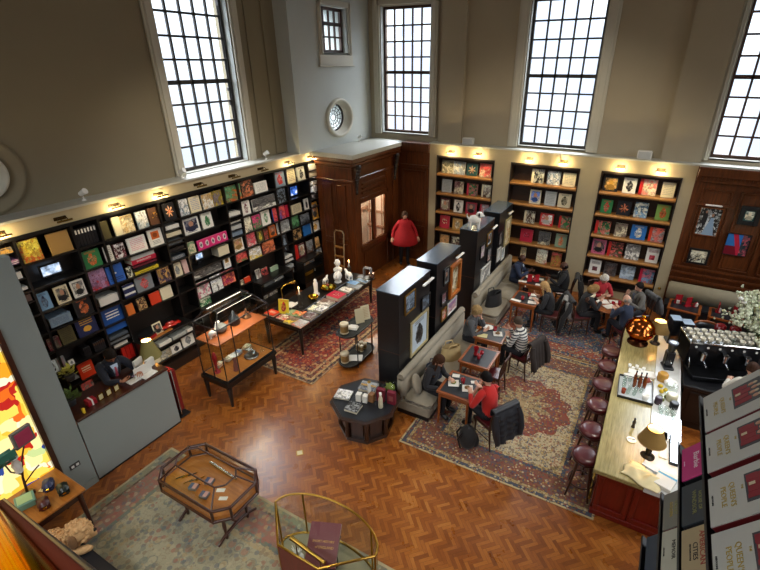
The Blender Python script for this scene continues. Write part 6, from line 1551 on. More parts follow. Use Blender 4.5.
# bench with a plush animal
BN = thing('low_bench', 'low black bench before the honey table', 'bench', (-5.5, 1.1, 0)); MB().box((-.6, -.42, .3), (.55, .4, .42), 0, .02).build('seat', BLKLEATHER, BN)
for sx in (-1, 1):
    for sy in (-1, 1): MB().cyl((sx*.5, sy*.33, .31), (sx*.5, sy*.33, 0), .03, .022, 8).build('leg', BLACKW, BN)
t = thing('plush_dog', 'curly tan plush dog lying on the black bench', 'plush toy', (-5.82, 1.3, .42), radians(48)); t.scale = (1.12, 1.12, 1.15)
mb = MB(); rnd = random.Random(5)
for k in range(260):
    big = rnd.random() < .68; c_, r_ = (Vector((-.05, 0, .14)), (.26, .15, .15)) if big else (Vector((.2, 0, .24)), (.14, .12, .13)); a = rnd.random()*6.28; e = math.asin(rnd.random()*1.5-.5)
    mb.ball(c_+Vector((r_[0]*cos(a)*cos(e), r_[1]*sin(a)*cos(e), r_[2]*sin(e))), .018+.014*rnd.random(), nu=6, nv=4, wob=.5, seed=k)
mb.ball((-.05, 0, .14), (.26, .15, .15), nu=30, nv=16, wob=.14, seed=1); mb.ball((.2, 0, .24), (.14, .12, .13), nu=24, nv=14, wob=.12, seed=2); mb.ball((.31, 0, .2), (.07, .055, .05), nu=14, nv=8, wob=.1); 
for sy in (-1, 1): mb.ball((.22, sy*.1, .05), (.12, .05, .05), nu=12, nv=8, wob=.15); mb.ball((-.2, sy*.12, .06), (.1, .06, .06), nu=12, nv=8, wob=.15)
PL_ = plain('curly_tan_plush', 'd0a672', .95, var=.15, nscale=50, bump=.4); mb.build('body', PL_, t)
for sy in (-1, 1): MB().ball((.18, sy*.12, .22), (.05, .03, .1), nu=12, nv=8, wob=.2, seed=5).build('ear', plain('plush_brown', '8a6440', .95, var=.2), t); MB().ball((.29, sy*.06, .27), .016, nu=8, nv=6).build('eye', EYEM, t)
MB().ball((.375, 0, .21), (.02, .025, .02), nu=8, nv=6).build('nose', EYEM, t)
t = thing('blue_book', 'bright blue booklet lying on the black bench behind the plush dog', 'book', (-5.72, .98, .422), .4); MB().box((-.16, -.12, 0), (.16, .12, .02), 0, .004).build('booklet', plain('bright_blue', '2f74b4', .4), t)

# ------------------------------------------------------------------ banister beside the photographer
MAHM = plain('matt_mahogany', '45160c', .7, var=.08); MAHM.node_tree.nodes['Principled BSDF'].inputs['Specular IOR Level'].default_value = .15
d = Vector((-.83, .124, -.543)); P0 = Vector((-1.27, .185, 5.047)); P1 = Vector((-1.2013, .2383, 5.0883))
t = thing('stair_banister', 'polished brass and mahogany banister crossing the near corner', 'banister', (0, 0, 0))
MB().tube([P0-d*1.1, P0+d*1.6], .05, 24).build('brass_rail', BRASS2, t)
MB().tube([P1-d*1.1, P1+d*1.6], .021, 16).build('mahogany_rail', MAHM, t)
P2 = Vector((-1.1961, .2489, 5.1106)); MB().tube([P2-d*1.1, P2+d*1.6], .006, 8).build('dark_bead', BLACKP, t)
for k in (-.9, .2, 1.4): p = P0+d*k; MB().cyl(p, p-Vector((0, 0, .8)), .02, n=10).build('baluster', BRASS, t)

# ------------------------------------------------------------------ the bar
BAR = thing('bar_counter', 'long bar with pale wooden top and red painted panels', 'bar', (.62, 7.8, 0))
MB().box((-.54, -2.25, .88), (.12, 2.3, .955), 0, .01).build('wooden_top', BARTOP, BAR)
MB().box((.12, -2.25, .86), (.55, 2.3, .94), 0, .006).build('stone_top', MARBLE, BAR)
mb = MB().box((-.44, -2.14, .08), (.5, 2.28, .88))
mb.box((-.47, -2.17, 0), (.52, 2.28, .1), 0, .01)
for x0, x1 in ((-.44, .02), (.04, .5)):
    mb.box((x0, -2.165, .76), (x1, -2.14, .86), 0, .006).box((x0, -2.165, .1), (x1, -2.14, .2), 0, .006).box((x0, -2.165, .2), (x0+.07, -2.14, .76), 0, .006).box((x1-.07, -2.165, .2), (x1, -2.14, .76), 0, .006)
for k in range(5):
    y0 = -2.14+k*.88
    mb.box((-.465, y0, .1), (-.44, y0+.08, .86), 0, .006).box((-.465, y0, .1), (-.44, y0+.86, .18), 0, .006).box((-.465, y0, .78), (-.44, y0+.86, .86), 0, .006)
mb.build('red_front', REDP, BAR)
MB().cyl((-.5, -2.1, .22), (-.5, 2.2, .22), .02, n=10).build('foot_rail', BRASS, BAR)
BK = thing('coffee_counter', 'dark counter at the far end of the bar carrying the coffee machine', 'counter', (2.2, 9.15, 0))
MB().box((-1.0, -.75, .88), (2.2, 1.3, .94), 0, .008).build('counter_top', BLACKP, BK); MB().box((-.95, -.68, 0), (2.15, 1.25, .88)).build('body', DARKSH, BK)
for k in range(4): MB().box((-.85+.74*k, -.7, .15), (-.2+.74*k, -.68, .8), 0, .008).build('door', DARKSH, BK)
def make_stool(lab):
    t = thing('bar_stool', lab, 'stool', (0, 0, 0), 0, 'burgundy leather bar stools')
    MB().lathe([(.0, .70), (.17, .70), (.185, .71), (.19, .74), (.2, .755), (.205, .785), (.19, .81), (.12, .822), (0, .825)], n=28).build('seat', LEATHER, t)
    MB().lathe([(.188, .715), (.205, .72), (.205, .74), (.188, .745)], n=28).build('brass_band', plain('stool_band', '3a1a10', .3), t)
    for k in range(4):
        a = pi/4+pi/2*k; MB().tube([(.13*cos(a), .13*sin(a), .71), (.17*cos(a), .17*sin(a), .35), (.24*cos(a), .24*sin(a), 0)], [.024, .019, .016], 8).build('leg', CHAIRW, t)
    MB().tube([(.19*cos(2*pi*i/24), .19*sin(2*pi*i/24), .26) for i in range(24)], .011, 6, closed=True).build('foot_ring', CHAIRW, t)
    return t
s0 = make_stool('burgundy bar stool at the end of the bar with the cream cloth'); s0.location = (-.06, 5.95, .011)
for y, l in ((6.57, 'second burgundy bar stool from the cream cloth end'), (7.27, 'third burgundy bar stool from the cream cloth end'), (7.94, 'third burgundy bar stool from the copper urn'), (8.6, 'second burgundy bar stool from the copper urn'), (9.2, 'burgundy bar stool beside the copper urn')):
    copy_tree(s0, (-.06, y, .011), random.random(), l)
bz = .957
t = thing('copper_urn', 'round copper lidded chafing urn on the bar end', 'urn', (.36, 9.52, bz)); MB().lathe([(.2, 0), (.2, .02), (.06, .05), (.05, .1)], n=22).build('foot', plain('dark_copper', '4a2a18', .3, .9), t); MB().lathe([(.05, .09), (.18, .13), (.26, .24), (.28, .3), (.285, .31)], n=30).build('bowl', COPPER, t); MB().lathe([(.29, .305), (.29, .325), (.27, .34), (.25, .42), (.16, .52), (.04, .56), (0, .565)], n=30).build('lid', COPPER, t); MB().lathe([(.015, .56), (.02, .58), (.04, .61), (.03, .64), (0, .65)], n=14).build('knob', BRASS2, t)
shade_lamp(.68, 9.66, bz, 'ochre shaded lamp beside the copper urn on the bar', .33, .2, .11, .22, SHADEM, BLACKP, 5)
shade_lamp(.74, 6.2, .942, 'ochre shaded lamp with dark ornate base by the cream cloth on the bar', .32, .19, .105, .23, SHADEM, plain('dark_bronze', '2c2822', .35, .7), 6)
# glass tray with bottles and tumblers
t = thing('glass_tray', 'rectangular glass tray of bottles and tumblers on the bar', 'tray', (.45, 7.78, bz), .05); MB().box((-.27, -.33, 0), (.27, .33, .012), 0, .004).build('base', plain('tray_pale', 'b9bfbf', .15), t); mb = MB(); mb.box((-.28, -.34, 0), (-.27, .34, .05)).box((.27, -.34, 0), (.28, .34, .05)).box((-.28, -.34, 0), (.28, -.33, .05)).box((-.28, .33, 0), (.28, .34, .05)); mb.build('rim', BLACKP, t)
AMBER = plain('amber_glass', '7a3812', .12, var=.1, coat=.5)
def bottle(x, y, z, lab, mat, h=.24, r=.03, grp='bottles on the bar tray', cap=None):
    t = thing('bottle', lab, 'bottle', (x, y, z), 0, grp); MB().lathe([(r*.9, 0), (r, .01), (r, h*.55), (r*.4, h*.72), (r*.38, h*.95)], n=14).build('body', mat, t); MB().lathe([(r*.46, h*.93), (r*.46, h*1.02), (0, h*1.03)], n=10).build('cap', cap or BLACKP, t)
def tumbler(x, y, z, lab, mat=GLASS, h=.1, r=.035, grp='tumblers on the bar tray'):
    t = thing('tumbler', lab, 'glass', (x, y, z), 0, grp); MB().lathe([(r*.8, 0), (r, h), (r*.92, h), (r*.74, .008), (0, .008)], n=16).build('glass', mat, t)
bot = [(.42, 8.02), (.5, 8.0), (.58, 8.03), (.5, 7.88), (.42, 7.86), (.58, 7.9)]
for i, (x, y) in enumerate(bot): bottle(x, y, bz+.013, ['amber bottle at the urn end of the bar tray', 'amber bottle in the middle of the back row on the tray', 'amber bottle on the barista side of the back row', 'amber bottle in the middle of the front row on the tray', 'amber bottle on the stool side of the front row', 'amber bottle on the barista side of the front row'][i], AMBER)
tum = [(.26, 7.98), (.34, 7.99), (.26, 7.86), (.26, 7.74), (.36, 7.72), (.46, 7.72), (.54, 7.74), (.34, 7.6), (.44, 7.6)]
for i, (x, y) in enumerate(tum): tumbler(x, y, bz+.013, f'clear tumbler on the bar tray, {["urn end on the stool side", "beside the amber back row", "second along the stool side", "third along the stool side", "before the amber bottles on the stool side", "before the middle amber bottles", "before the barista-side amber bottles", "lamp end, outer one", "lamp end, inner one"][i]}')
t = thing('white_cup', 'white cup at the lamp end of the bar tray', 'cup', (.62, 7.56, bz+.013)); MB().lathe([(.04, 0), (.06, .1), (.055, .1), (.034, .01), (0, .01)], n=18).build('cup', WHITEC, t)
lathe_thing('red_tumbler', 'small red tumbler at the lamp end of the bar tray', 'glass', (.27, 7.58, bz+.013), [(.03, 0), (.038, .09), (.034, .09), (.026, .01), (0, .01)], plain('rust_glass', '8c3414', .15))
for i, (x, y, w, l, lab) in enumerate([(.4, 8.32, .22, .16, 'white napkin stack at the urn side of the tray'), (.62, 8.36, .24, .2, 'white leaflet stack beside the napkins'), (.34, 8.16, .2, .14, 'white napkin stack touching the tray')]):
    t = thing('napkin_stack', lab, 'napkins', (x, y, bz), .2*i); MB().box((-w/2, -l/2, 0), (w/2, l/2, .04), 0, .006).build('napkins', PAPER, t)
t = thing('pink_cake', 'pink sprinkled treat in a dish on the napkins', 'treat', (.62, 8.14, bz)); MB().lathe([(.05, 0), (.09, .03), (.085, .03), (.04, .01)], n=18).build('dish', WHITEC, t); MB().ball((0, 0, .04), (.06, .06, .05), wob=.4, seed=3).build('treat', plain('treat_brown', '8a3c28', .6, var=.3), t)
# more glassware round the tray and by the lamp
for i, (x, y) in enumerate([(.86, 7.44), (.95, 7.46), (1.04, 7.44), (.88, 7.36), (.97, 7.36), (1.06, 7.35)]): tumbler(x, y, .942, f'clear tumbler by the steel sink, {["tray side, back", "middle, back", "barista side, back", "tray side, front", "middle, front", "barista side, front"][i]}', GLASS, .09, .034, 'tumblers by the sink')
for i, (x, y) in enumerate([(.3, 8.5), (.42, 8.52), (.54, 8.5), (.36, 8.42), (.48, 8.43)]): tumbler(x, y, bz, f'small white espresso cup past the napkins, {["back row on the stool side", "back row middle", "back row on the barista side", "front row on the stool side", "front row on the barista side"][i]}', WHITEC, .06, .03, 'espresso cups on the bar')
# stone top clutter
sz = .942
for i, (x, y) in enumerate([(.84, 8.1), (.92, 8.02), (.86, 7.94)]): o = MB().ball((0, 0, .035), (.045, .035, .035), nu=12, nv=8).build('lemon', LEMON, None, Tr(x, y, sz)@Rz(i)); tag(o, ['lemon on the stone top beside the tray, toward the urn', 'lemon on the stone top, middle one', 'lemon on the stone top, toward the near lamp'][i], 'lemon', 'lemons on the stone top')
for i, (x, y) in enumerate([(.85, 7.78), (.94, 7.82), (.88, 7.7)]): o = MB().ball((0, 0, .035), (.04, .035, .035), nu=12, nv=8).build('lime', FOODG, None, Tr(x, y, sz)@Rz(i)); tag(o, ['lime on the stone top beside the tray', 'lime on the stone top toward the barista', 'lime on the stone top toward the near lamp'][i], 'lime', 'limes on the stone top')
for i, (x, y, r, h, m_) in enumerate([(.86, 8.36, .09, .16, plain('honey_jar', 'b98a3c', .2)), (1.0, 8.28, .11, .08, WHITEC), (1.0, 8.02, .1, .18, GLASS), (1.02, 7.8, .09, .14, plain('pale_jar', 'c9c4a4', .2)), (1.06, 7.6, .07, .12, BLACKP), (.82, 7.6, .06, .14, plain('plum_jar', '3a2a38', .3))]):
    lathe_thing('storage_jar', ['honey coloured jar on the stone top near the urn', 'low white bowl on the stone top near the grinder', 'clear glass jar on the stone top', 'pale full jar on the stone top', 'black jar at the barista edge of the stone top', 'plum coloured jar beside the limes'][i], 'jar', (x, y, sz), [(r*.9, 0), (r, .015), (r, h*.85), (r*.8, h), (r*.7, h)], m_, 18, None, 'jars on the stone top')
t = thing('steel_sink', 'square steel sink tray set in the stone top', 'sink', (.98, 7.02, sz)); MB().box((-.2, -.28, 0), (.2, .28, .012), 0, .004).build('rim', CHROME, t); MB().box((-.16, -.24, .012), (.16, .24, .014)).build('basin', STEEL, t)
t = thing('till_keyboard', 'black keypad strip with silver buttons on the stone top', 'keypad', (1.08, 6.5, sz)); MB().box((-.06, -.32, 0), (.06, .32, .04), 0, .006).build('body', BLACKP, t); MB().box((-.045, -.3, .04), (.045, .3, .044)).build('key_plate', CHROME, t)
for i, (x, y, w, l, lab) in enumerate([(.94, 6.55, .1, .6, 'long white price list standing beside the keypad strip'), (.84, 5.98, .3, .12, 'pale blue folded papers in front of the near lamp'), (.9, 6.75, .2, .2, 'white menus on the stone top behind the near lamp')]):
    t = thing('menu_papers', lab, 'papers', (x, y, sz), [.0, -.35, .1][i]); MB().box((-w/2, -l/2, 0), (w/2, l/2, .03), 0, .004).build('papers', plain('pale_blue_paper', 'b4c0d4', .6) if i == 1 else PAPER, t)
t = thing('cream_cloth', 'crumpled cream cloth bag lying on the corner of the bar', 'cloth', (.72, 5.74, bz), -.35); MB().grid(lambda u, v: (-.26+.5*u+.02*sin(9*v), -.18+.34*v+.02*sin(8*u), .014+.07*sin(pi*u)*sin(pi*v)*(1+.5*sin(7*u+3*v)+.3*sin(17*u-9*v))), 30, 22, thick=.012).build('cloth', plain('cream_linen', 'd9c99a', .85), t)
t = thing('white_blue_carton', 'white carton with blue stripe at the bar corner', 'carton', (.98, 5.78, sz), -.3); MB().box((-.12, -.16, 0), (.12, .16, .07), 0, .005).build('carton', PAPER, t); MB().box((-.121, .06, .01), (.121, .1, .0705)).build('blue_stripe', plain('cyan_stripe', '4a9ac0', .5), t)
t = thing('small_saucer', 'small white saucer with a spoon on the bar beside the near lamp', 'saucer', (.5, 6.42, bz)); MB().lathe([(.03, 0), (.07, .012), (.065, .014), (.02, .006)], n=18).build('saucer', WHITEC, t); MB().tube([(-.06, 0, .02), (.06, .02, .022)], .005, 6).build('spoon', CHROME, t)
t = thing('toy_figure', 'tiny dark figurine on the bar between lamp and tray', 'figurine', (.5, 6.75, bz)); MB().lathe([(.03, 0), (.02, .05), (.03, .1), (.012, .14), (.02, .17), (0, .19)], n=10).build('body', plain('toy_dark', '3c3428', .5), t)
# coffee machine and grinders
ES = thing('espresso_machine', 'wide chrome espresso machine piled with white cups', 'coffee machine', (1.70, 9.36, .942), .3)
MB().box((-.6, -.25, .1), (.6, .3, .6), 0, .02).build('body', plain('gunmetal', '3c3d40', .28, .9), ES); MB().box((-.62, -.27, .58), (.62, .32, .62), 0, .008).build('cup_tray', CHROME, ES); MB().box((-.58, -.62, .02), (.58, -.2, .1), 0, .008).build('drip_tray', plain('dark_drip', '2a2b2d', .3, .8), ES); MB().box((-.6, -.255, .46), (.6, -.25, .57)).build('dark_fascia', BLACKP, ES)
for sx in (-1, 1):
    for sy in (-1, 1): MB().cyl((sx*.52, sy*.2, 0), (sx*.52, sy*.2, .1), .025, n=8).build('foot', CHROME, ES)
for k in range(3): MB().cyl((-.36+.36*k, -.34, .3), (-.36+.36*k, -.34, .44), .055, n=14).cyl((-.36+.36*k, -.25, .42), (-.36+.36*k, -.34, .42), .05, n=10).cyl((-.36+.36*k, -.34, .29), (-.36+.36*k, -.54, .26), .018, n=8).build('group_head', CHROME, ES)
for k in (-.56, .56): MB().tube([(k, -.26, .28), (k, -.32, .2), (k*.98, -.34, .1)], .008, 6).build('steam_wand', CHROME, ES)
for k in range(6): MB().lathe([(.022, 0), (.022, .012)], n=10).build('dial', WHITEC, ES, Tr(-.5+.2*k, -.258, .52)@Rx(pi/2))
MES = Tr(1.70, 9.36, .942)@Rz(.3); nm = 0
cup0 = None
for j in range(3):
    for i in range(9):
        if (i+j*3) % 7 == 5 and j == 0: continue
        p = MES@Vector((-.53+.133*i, -.18+.16*j, .621)); L = f'{"white" if (i+j) % 3 else "cream"} cup on top of the coffee machine, {["working-side row", "middle row", "back row"][j]}, {["first from the bar", "second from the bar", "third from the bar", "fourth from the bar", "middle of the row", "fourth from the flowers", "third from the flowers", "second from the flowers", "last at the flowers"][i]}'
        if cup0 is None:
            cup0 = thing('coffee_cup', L, 'cup', p, 0, 'cups on the coffee machine'); MB().lathe([(.03, 0), (.036, .01), (.052, .06), (.05, .065), (.045, .06), (.03, .012), (0, .012)], n=14).build('cup', plain('cup_white', 'd9d2bd', .25), cup0); MB().tube([(.048, 0, .05), (.075, 0, .045), (.072, 0, .025), (.042, 0, .02)], .006, 6).build('handle', plain('cup_white', 'd9d2bd', .25), cup0)
        else: copy_tree(cup0, p, random.random()*6, L)
def grinder(x, y, lab, tall=.5, disc=True, rz=0.):
    t = thing('coffee_grinder', lab, 'grinder', (x, y, .942), rz); MB().box((-.09, -.12, 0), (.09, .12, .05), 0, .012).box((-.075, -.05, .05), (.075, .1, tall*.62), 0, .02).build('body', BLACKP, t); MB().cyl((0, .02, tall*.62), (0, .02, tall*.9), .06, .085, 18).build('hopper', plain('smoky_hopper', '2a2824', .15), t); MB().cyl((0, .02, tall*.9), (0, .02, tall*.95), .09, n=18).build('lid', plain('blue_black_lid', '2a3140', .25), t)
    if disc: MB().cyl((0, .02, tall*.95), (0, .02, tall*.955), .06, n=18).build('pale_ring', STEEL, t)
    MB().tube([(0, -.05, .2), (0, -.1, .19), (0, -.13, .17)], .02, 8).build('spout', CHROME, t)
grinder(.93, 8.86, 'black coffee grinder with round lid beside the stone top', .58, True, .3)
for i, (x, y) in enumerate([(.96, 9.93), (1.16, 9.86)]):
    t = thing('black_tower_box', ['tall black dispenser with pale top, nearer the ochre lamp', 'tall black dispenser with pale top, nearer the espresso machine'][i], 'dispenser', (x, y, .942), .3, 'tall black dispensers'); MB().box((-.1, -.12, 0), (.1, .12, .56), 0, .008).build('body', BLACKP, t); MB().box((-.095, -.115, .56), (.095, .115, .566)).build('top', plain('pale_blue_top', '9aaec0', .3), t); MB().box((-.07, -.125, .0), (.07, -.12, .2)).build('front_plate', plain('brown_plate', '5a3a20', .5), t)
t = thing('flower_vase', 'big arrangement of white blossom branches in a tan vase on the coffee counter', 'flowers', (2.40, 10.12, .942)); MB().lathe([(.1, 0), (.14, .06), (.16, .25), (.1, .42), (.12, .46)], n=20).build('vase', plain('tan_vase', 'a3854c', .3), t)
rnd = random.Random(11); mb = MB(); st = MB()
for k in range(64):
    a = rnd.random()*6.28; e = radians(15+75*rnd.random()); L = .4+.5*rnd.random(); c = Vector((L*cos(a)*cos(e)*.95, L*sin(a)*cos(e)*.95, .45+L*sin(e)))
    st.tube([(0, 0, .38), c*.5+Vector((0, 0, .2)), c], .006, 5)
    for q in range(16):
        o_ = Vector((rnd.gauss(0, .065), rnd.gauss(0, .065), rnd.gauss(0, .06))); mb.ball(c+o_, .014+.024*rnd.random(), nu=6, nv=4, wob=.9, seed=k*13+q)
st.build('stems', LEAFG, t); o = mb.build('blossom', PETALW, t)
for k, p in enumerate([(-.5, -.1, 1.2), (-.44, -.12, 1.15), (-.05, -.2, 1.3)]):
    MB().ball(p, (.05, .05, .035), nu=12, nv=7, wob=.2, seed=k).build('daisy', WHITEC, t)
t = thing('red_sauce_pots', 'pair of red glass pots behind the cups', 'pots', (1.85, 9.98, .942)); MB().lathe([(.06, 0), (.09, .3), (.1, .58), (.07, .6)], (-.12, 0, 0), 16).lathe([(.06, 0), (.09, .3), (.1, .56), (.07, .58)], (.14, .05, 0), 16).build('pots', REDGLASS, t)

# ------------------------------------------------------------------ gift books on the raked rack beside the photographer
S0 = Vector((.445, 1.804, 4.655)); NN = Vector((-.814, 0, .581)).normalized(); E2 = Vector((.581, 0, .814)).normalized(); E1 = Vector((0, -1, 0))
def rack_M(y, v, off):    # local x along the reading direction, z up the cover, -y towards the reader
    o = S0+Vector((0, y, 0))+E2*v+NN*off; X, Y, Z = E1, -NN, E2
    return Matrix(((X.x, Y.x, Z.x, o.x), (X.y, Y.y, Z.y, o.y), (X.z, Y.z, Z.z, o.z), (0, 0, 0, 1)))
RK = thing('book_rack', 'dark stepped rack of gift books beside the photographer', 'rack', (0, 0, 0))
for k, (lo_, hi_) in enumerate(((-.02, .42), (-.2, .12), (-.365, -.05), (-.53, -.22))):
    M_ = rack_M(0, 0, -.07*k-.055); y0, y1 = (-1.1, .62) if k == 0 else (-1.1, .42) if k == 1 else (-1.1, .235) if k == 2 else (-1.1, .09)
    MB().box((-y1, 0, lo_), (-y0, .012, hi_)).build('sloped_board', BLACKP, RK, M_)
    MB().box((-y1, -.058, lo_-.004), (-y0, .012, lo_+.006)).build('ledge', BLACKP, RK, M_)
MB().box((.78, .9, 4.12), (.86, 2.15, 4.98)).box((.62, .9, 4.72), (.86, .96, 4.8)).box((.62, 2.05, 4.72), (.86, 2.1, 4.8)).build('support', BLACKP, RK)
INK = plain('black_ink', '1a1a1a', .5, var=0); GOLDI = plain('pale_gold_ink', 'b8a050', .4, .2, var=0); REDI = plain('brick_ink', '9a3428', .5, var=0); WHI = plain('white_ink', 'e8dde0', .5, var=0); GRI = plain('green_gold_ink', '8a8a52', .5, var=0)
def tm(x, z, d_=-.0525): return Tr(x, d_, z)@Rx(pi/2)
def gift_book(y0, y1, v0, h, off, cov, side, lab, grp, words, pic=False):
    w = y1-y0
    t = bpy.data.objects.new('gift_book', None); COL.objects.link(t); tag(t, lab, 'book', grp); t.matrix_world = rack_M((y0+y1)/2, v0, off-.05)
    MB().box((-w/2, -.048, 0), (w/2, 0, h), 0, .003).build('slipcase', side, t); MB().box((-w/2+.001, -.0515, .001), (w/2-.001, -.047, h-.001), 0).build('cover', cov, t)
    for (txt, s_, mt, x, z) in words: letters('title', txt, s_, mt, t, tm(x, z), .0006)
    if pic:
        p = MB(); p.box((-w*.31, -.0525, .15), (w*.26, -.051, .29), 0); pe = p.build('cover_picture', plain('slate_print', '33383f', .4), t)
        q = MB()
        for i in range(4):
            x = -w*.2+w*.115*i; z = .19+.012*(i % 2)
            q.box((x-.014, -.0535, .16), (x+.014, -.0524, z+.035), 0); q.ball((x, -.0528, z+.055), (.011, .0016, .016), 1, nu=10, nv=6); q.ball((x, -.0528, z+.074), (.009, .0014, .012), 2, nu=10, nv=6)
        q.box((-w*.27, -.0533, .157), (-w*.13, -.0524, .2), 0).box((w*.12, -.0533, .157), (w*.2, -.0524, .22), 0).box((-w*.1, -.0537, .165), (-w*.04, -.0534, .19), 2)
        q.build('red_coated_figures', [plain('coat_red', '8a1a2a', .5), plain('face_print', 'c09078', .5), plain('plume_print', 'cfc0a0', .5)], pe)
WHB = plain('white_book_cloth', 'bdbfb8', .5, var=.02); DRED = plain('dark_red_side', '5c0f12', .5, var=.03)
QW = [('THE', .012, GOLDI, -.02, .138), ("QUEEN'S", .031, GOLDI, .0, .098), ('PEOPLE', .031, GOLDI, .0, .062), ('ASSOULINE', .0105, INK, .0, .016)]
qn = ['the end one beside the barista', 'second along, beside the pink book', 'third along, beside the slate blue book', 'fourth along, beside the tan book', 'last along at the picture edge']
for i, (a, b_) in enumerate(((.306, .587), (.036, .285), (-.252, -.002), (-.535, -.283), (-.815, -.565))):
    gift_book(a, b_, 0, .36, 0, WHB, DRED, f'white gift book with red coated figures, {qn[i]}', 'white gift books on the top tier of the rack', QW, True)
gift_book(.148, .37, -.185, .28, -.07, plain('hot_pink_cloth', 'c42a78', .45, var=.02), BLACKP, 'hot pink gift book with white script on the second tier', None, [('Barbie', .042, WHI, .0, .078), ('assouline', .009, WHI, .0, .016)])
gift_book(-.116, .113, -.185, .28, -.07, plain('slate_book_cloth', '2c363e', .45, var=.03), BLACKP, 'slate blue gift book with gold lettering on the second tier', None, [('WINDSOR', .028, GRI, .0, .062), ('HOUSE OF', .022, GRI, 0, .09)])
gift_book(-.37, -.136, -.185, .28, -.07, plain('tan_book_cloth', 'ab9a76', .5, var=.03), BLACKP, 'tan gift book with red and black lettering on the second tier', None, [('AMERICAN', .032, REDI, -.01, .092), ('CITIES', .03, INK, 0, .062), ('ASSOULINE BOOKS', .009, INK, 0, .04)])
gift_book(-.01, .209, -.347, .28, -.14, plain('grey_book_cloth', '77766c', .5, var=.03), DRED, 'grey gift book with gold lettering on the third tier', None, [('VALLEY', .026, GRI, 0, .07), ('GOLDEN', .022, GOLDI, 0, .045)])
gift_book(-.24, -.019, -.347, .28, -.14, plain('ivory_book_cloth', 'b4b4a2', .5, var=.03), BLACKP, 'ivory gift book with black lettering on the third tier', None, [('MEMOIR', .026, INK, 0, .062), ('ASSOULINE', .009, INK, 0, .014)])
gift_book(-.15, .072, -.502, .28, -.21, plain('dusk_blue_cloth', '2f3c4a', .5, var=.03), BLACKP, 'plain dusk blue gift book on the lowest tier of the rack', None, [])

# ------------------------------------------------------------------ settings on the bench tables
tz = .774
def plate(x, y, lab, food=None, square=False, z=tz):
    t = thing('plate', lab, 'plate', (x, y, z), .4, 'plates on the bench tables')
    if square: MB().box((-.1, -.1, 0), (.1, .1, .014), 0, .006).build('plate', WHITEC, t)
    else: MB().lathe([(.06, 0), (.11, .012), (.12, .018), (.115, .02), (.06, .008), (0, .008)], n=22).build('plate', WHITEC, t)
    if food: MB().ball((0, 0, .03), (.05, .045, .025), wob=.5, seed=int(x*50) % 7).build('food', food, t)
def red_glass(x, y, lab, h=.1, z=tz):
    t = thing('red_glass', lab, 'glass', (x, y, z), 0, 'red glasses on the tables'); MB().lathe([(.03, 0), (.035, .01), (.045, h), (.041, h), (.028, .012), (0, .012)], n=16).build('glass', REDGLASS, t)
def clear_glass(x, y, lab, z=tz):
    t = thing('clear_glass', lab, 'glass', (x, y, z), 0, 'clear glasses on the tables'); MB().lathe([(.028, 0), (.035, .1), (.032, .1), (.025, .008), (0, .008)], n=16).build('glass', GLASS, t)
def paper(x, y, lab, w=.2, l=.28, rz=0., z=tz, mat=None):
    t = thing('menu_sheet', lab, 'menu', (x, y, z), rz, 'white menus and napkins on the tables'); MB().box((-w/2, -l/2, 0), (w/2, l/2, .01), 0, .003).build('sheet', mat or PAPER, t)
plate(-2.55, 6.62, 'square white plate before the brunette', FOODG, True); plate(-2.26, 6.6, 'square white plate before the woman in red', plain('food_brown', '7a5a34', .6), True)
paper(-2.6, 6.86, 'white napkin at the brunette side of the table edge', .14, .1, .3); red_glass(-2.4, 6.72, 'red glass between the two square plates'); clear_glass(-2.4, 6.6, 'clear glass between the two square plates'); paper(-2.22, 6.84, 'white napkin beside the plate of the woman in red', .12, .08, .5)
t = thing('red_flower_vase', 'crinkled red glass vase on the empty bench table', 'vase', (-2.52, 7.72, tz)); MB().lathe([(.04, 0), (.05, .02), (.035, .08), (.06, .18), (.055, .18), (.03, .08)], n=9, smooth=False).build('vase', REDGLASS, t)
red_glass(-2.42, 7.62, 'red tea-light glass beside the red vase'); red_glass(-2.42, 7.8, 'short red glass behind the red vase', .07)
paper(-2.66, 8.5, 'cream menu at the corner of the striped woman table', .22, .16, .2, mat=plain('cream_menu', 'cfc794', .7)); plate(-2.38, 8.72, 'square white plate before the striped woman', plain('food_brown', '7a5a34', .6), True); plate(-2.66, 8.88, 'white saucer before the blonde woman in grey'); red_glass(-2.48, 8.82, 'red glass between the blonde and striped women'); clear_glass(-2.52, 8.96, 'clear glass between the blonde and striped women, first'); clear_glass(-2.4, 8.98, 'clear glass between the blonde and striped women, second')
t = thing('water_bottle', 'clear water bottle on the table of the blonde woman in black', 'bottle', (-2.38, 10.86, tz)); MB().lathe([(.035, 0), (.04, .02), (.04, .16), (.015, .22), (.016, .28)], n=16).build('bottle', GLASS, t); MB().lathe([(.018, .27), (.018, .295), (0, .3)], n=12).build('cap', WHITEC, t)
red_glass(-2.36, 10.64, 'red glass before the water bottle'); red_glass(-2.26, 10.9, 'red glass behind the water bottle'); paper(-2.5, 10.52, 'white menu at the front edge of the water bottle table', .26, .1, -.1); paper(-2.1, 10.6, 'white menu under the hand of the blonde woman in black', .22, .16, .2); paper(-2.12, 10.84, 'white sheet before the blonde woman in black', .24, .14, .1); paper(-2.14, 11.04, 'white sheet at the far corner of the water bottle table', .22, .12, .1)
paper(-2.66, 11.72, 'white menu at the near edge of the suited men table', .22, .1, .1); paper(-2.2, 11.72, 'second white menu at the near edge of the suited men table', .2, .1, .1); red_glass(-2.4, 11.9, 'red glass at the suited men table'); plate(-2.56, 12.1, 'white plate before the bald man in the navy suit'); paper(-2.24, 12.1, 'folded white napkin before the man in the dark suit', .14, .12, .3)
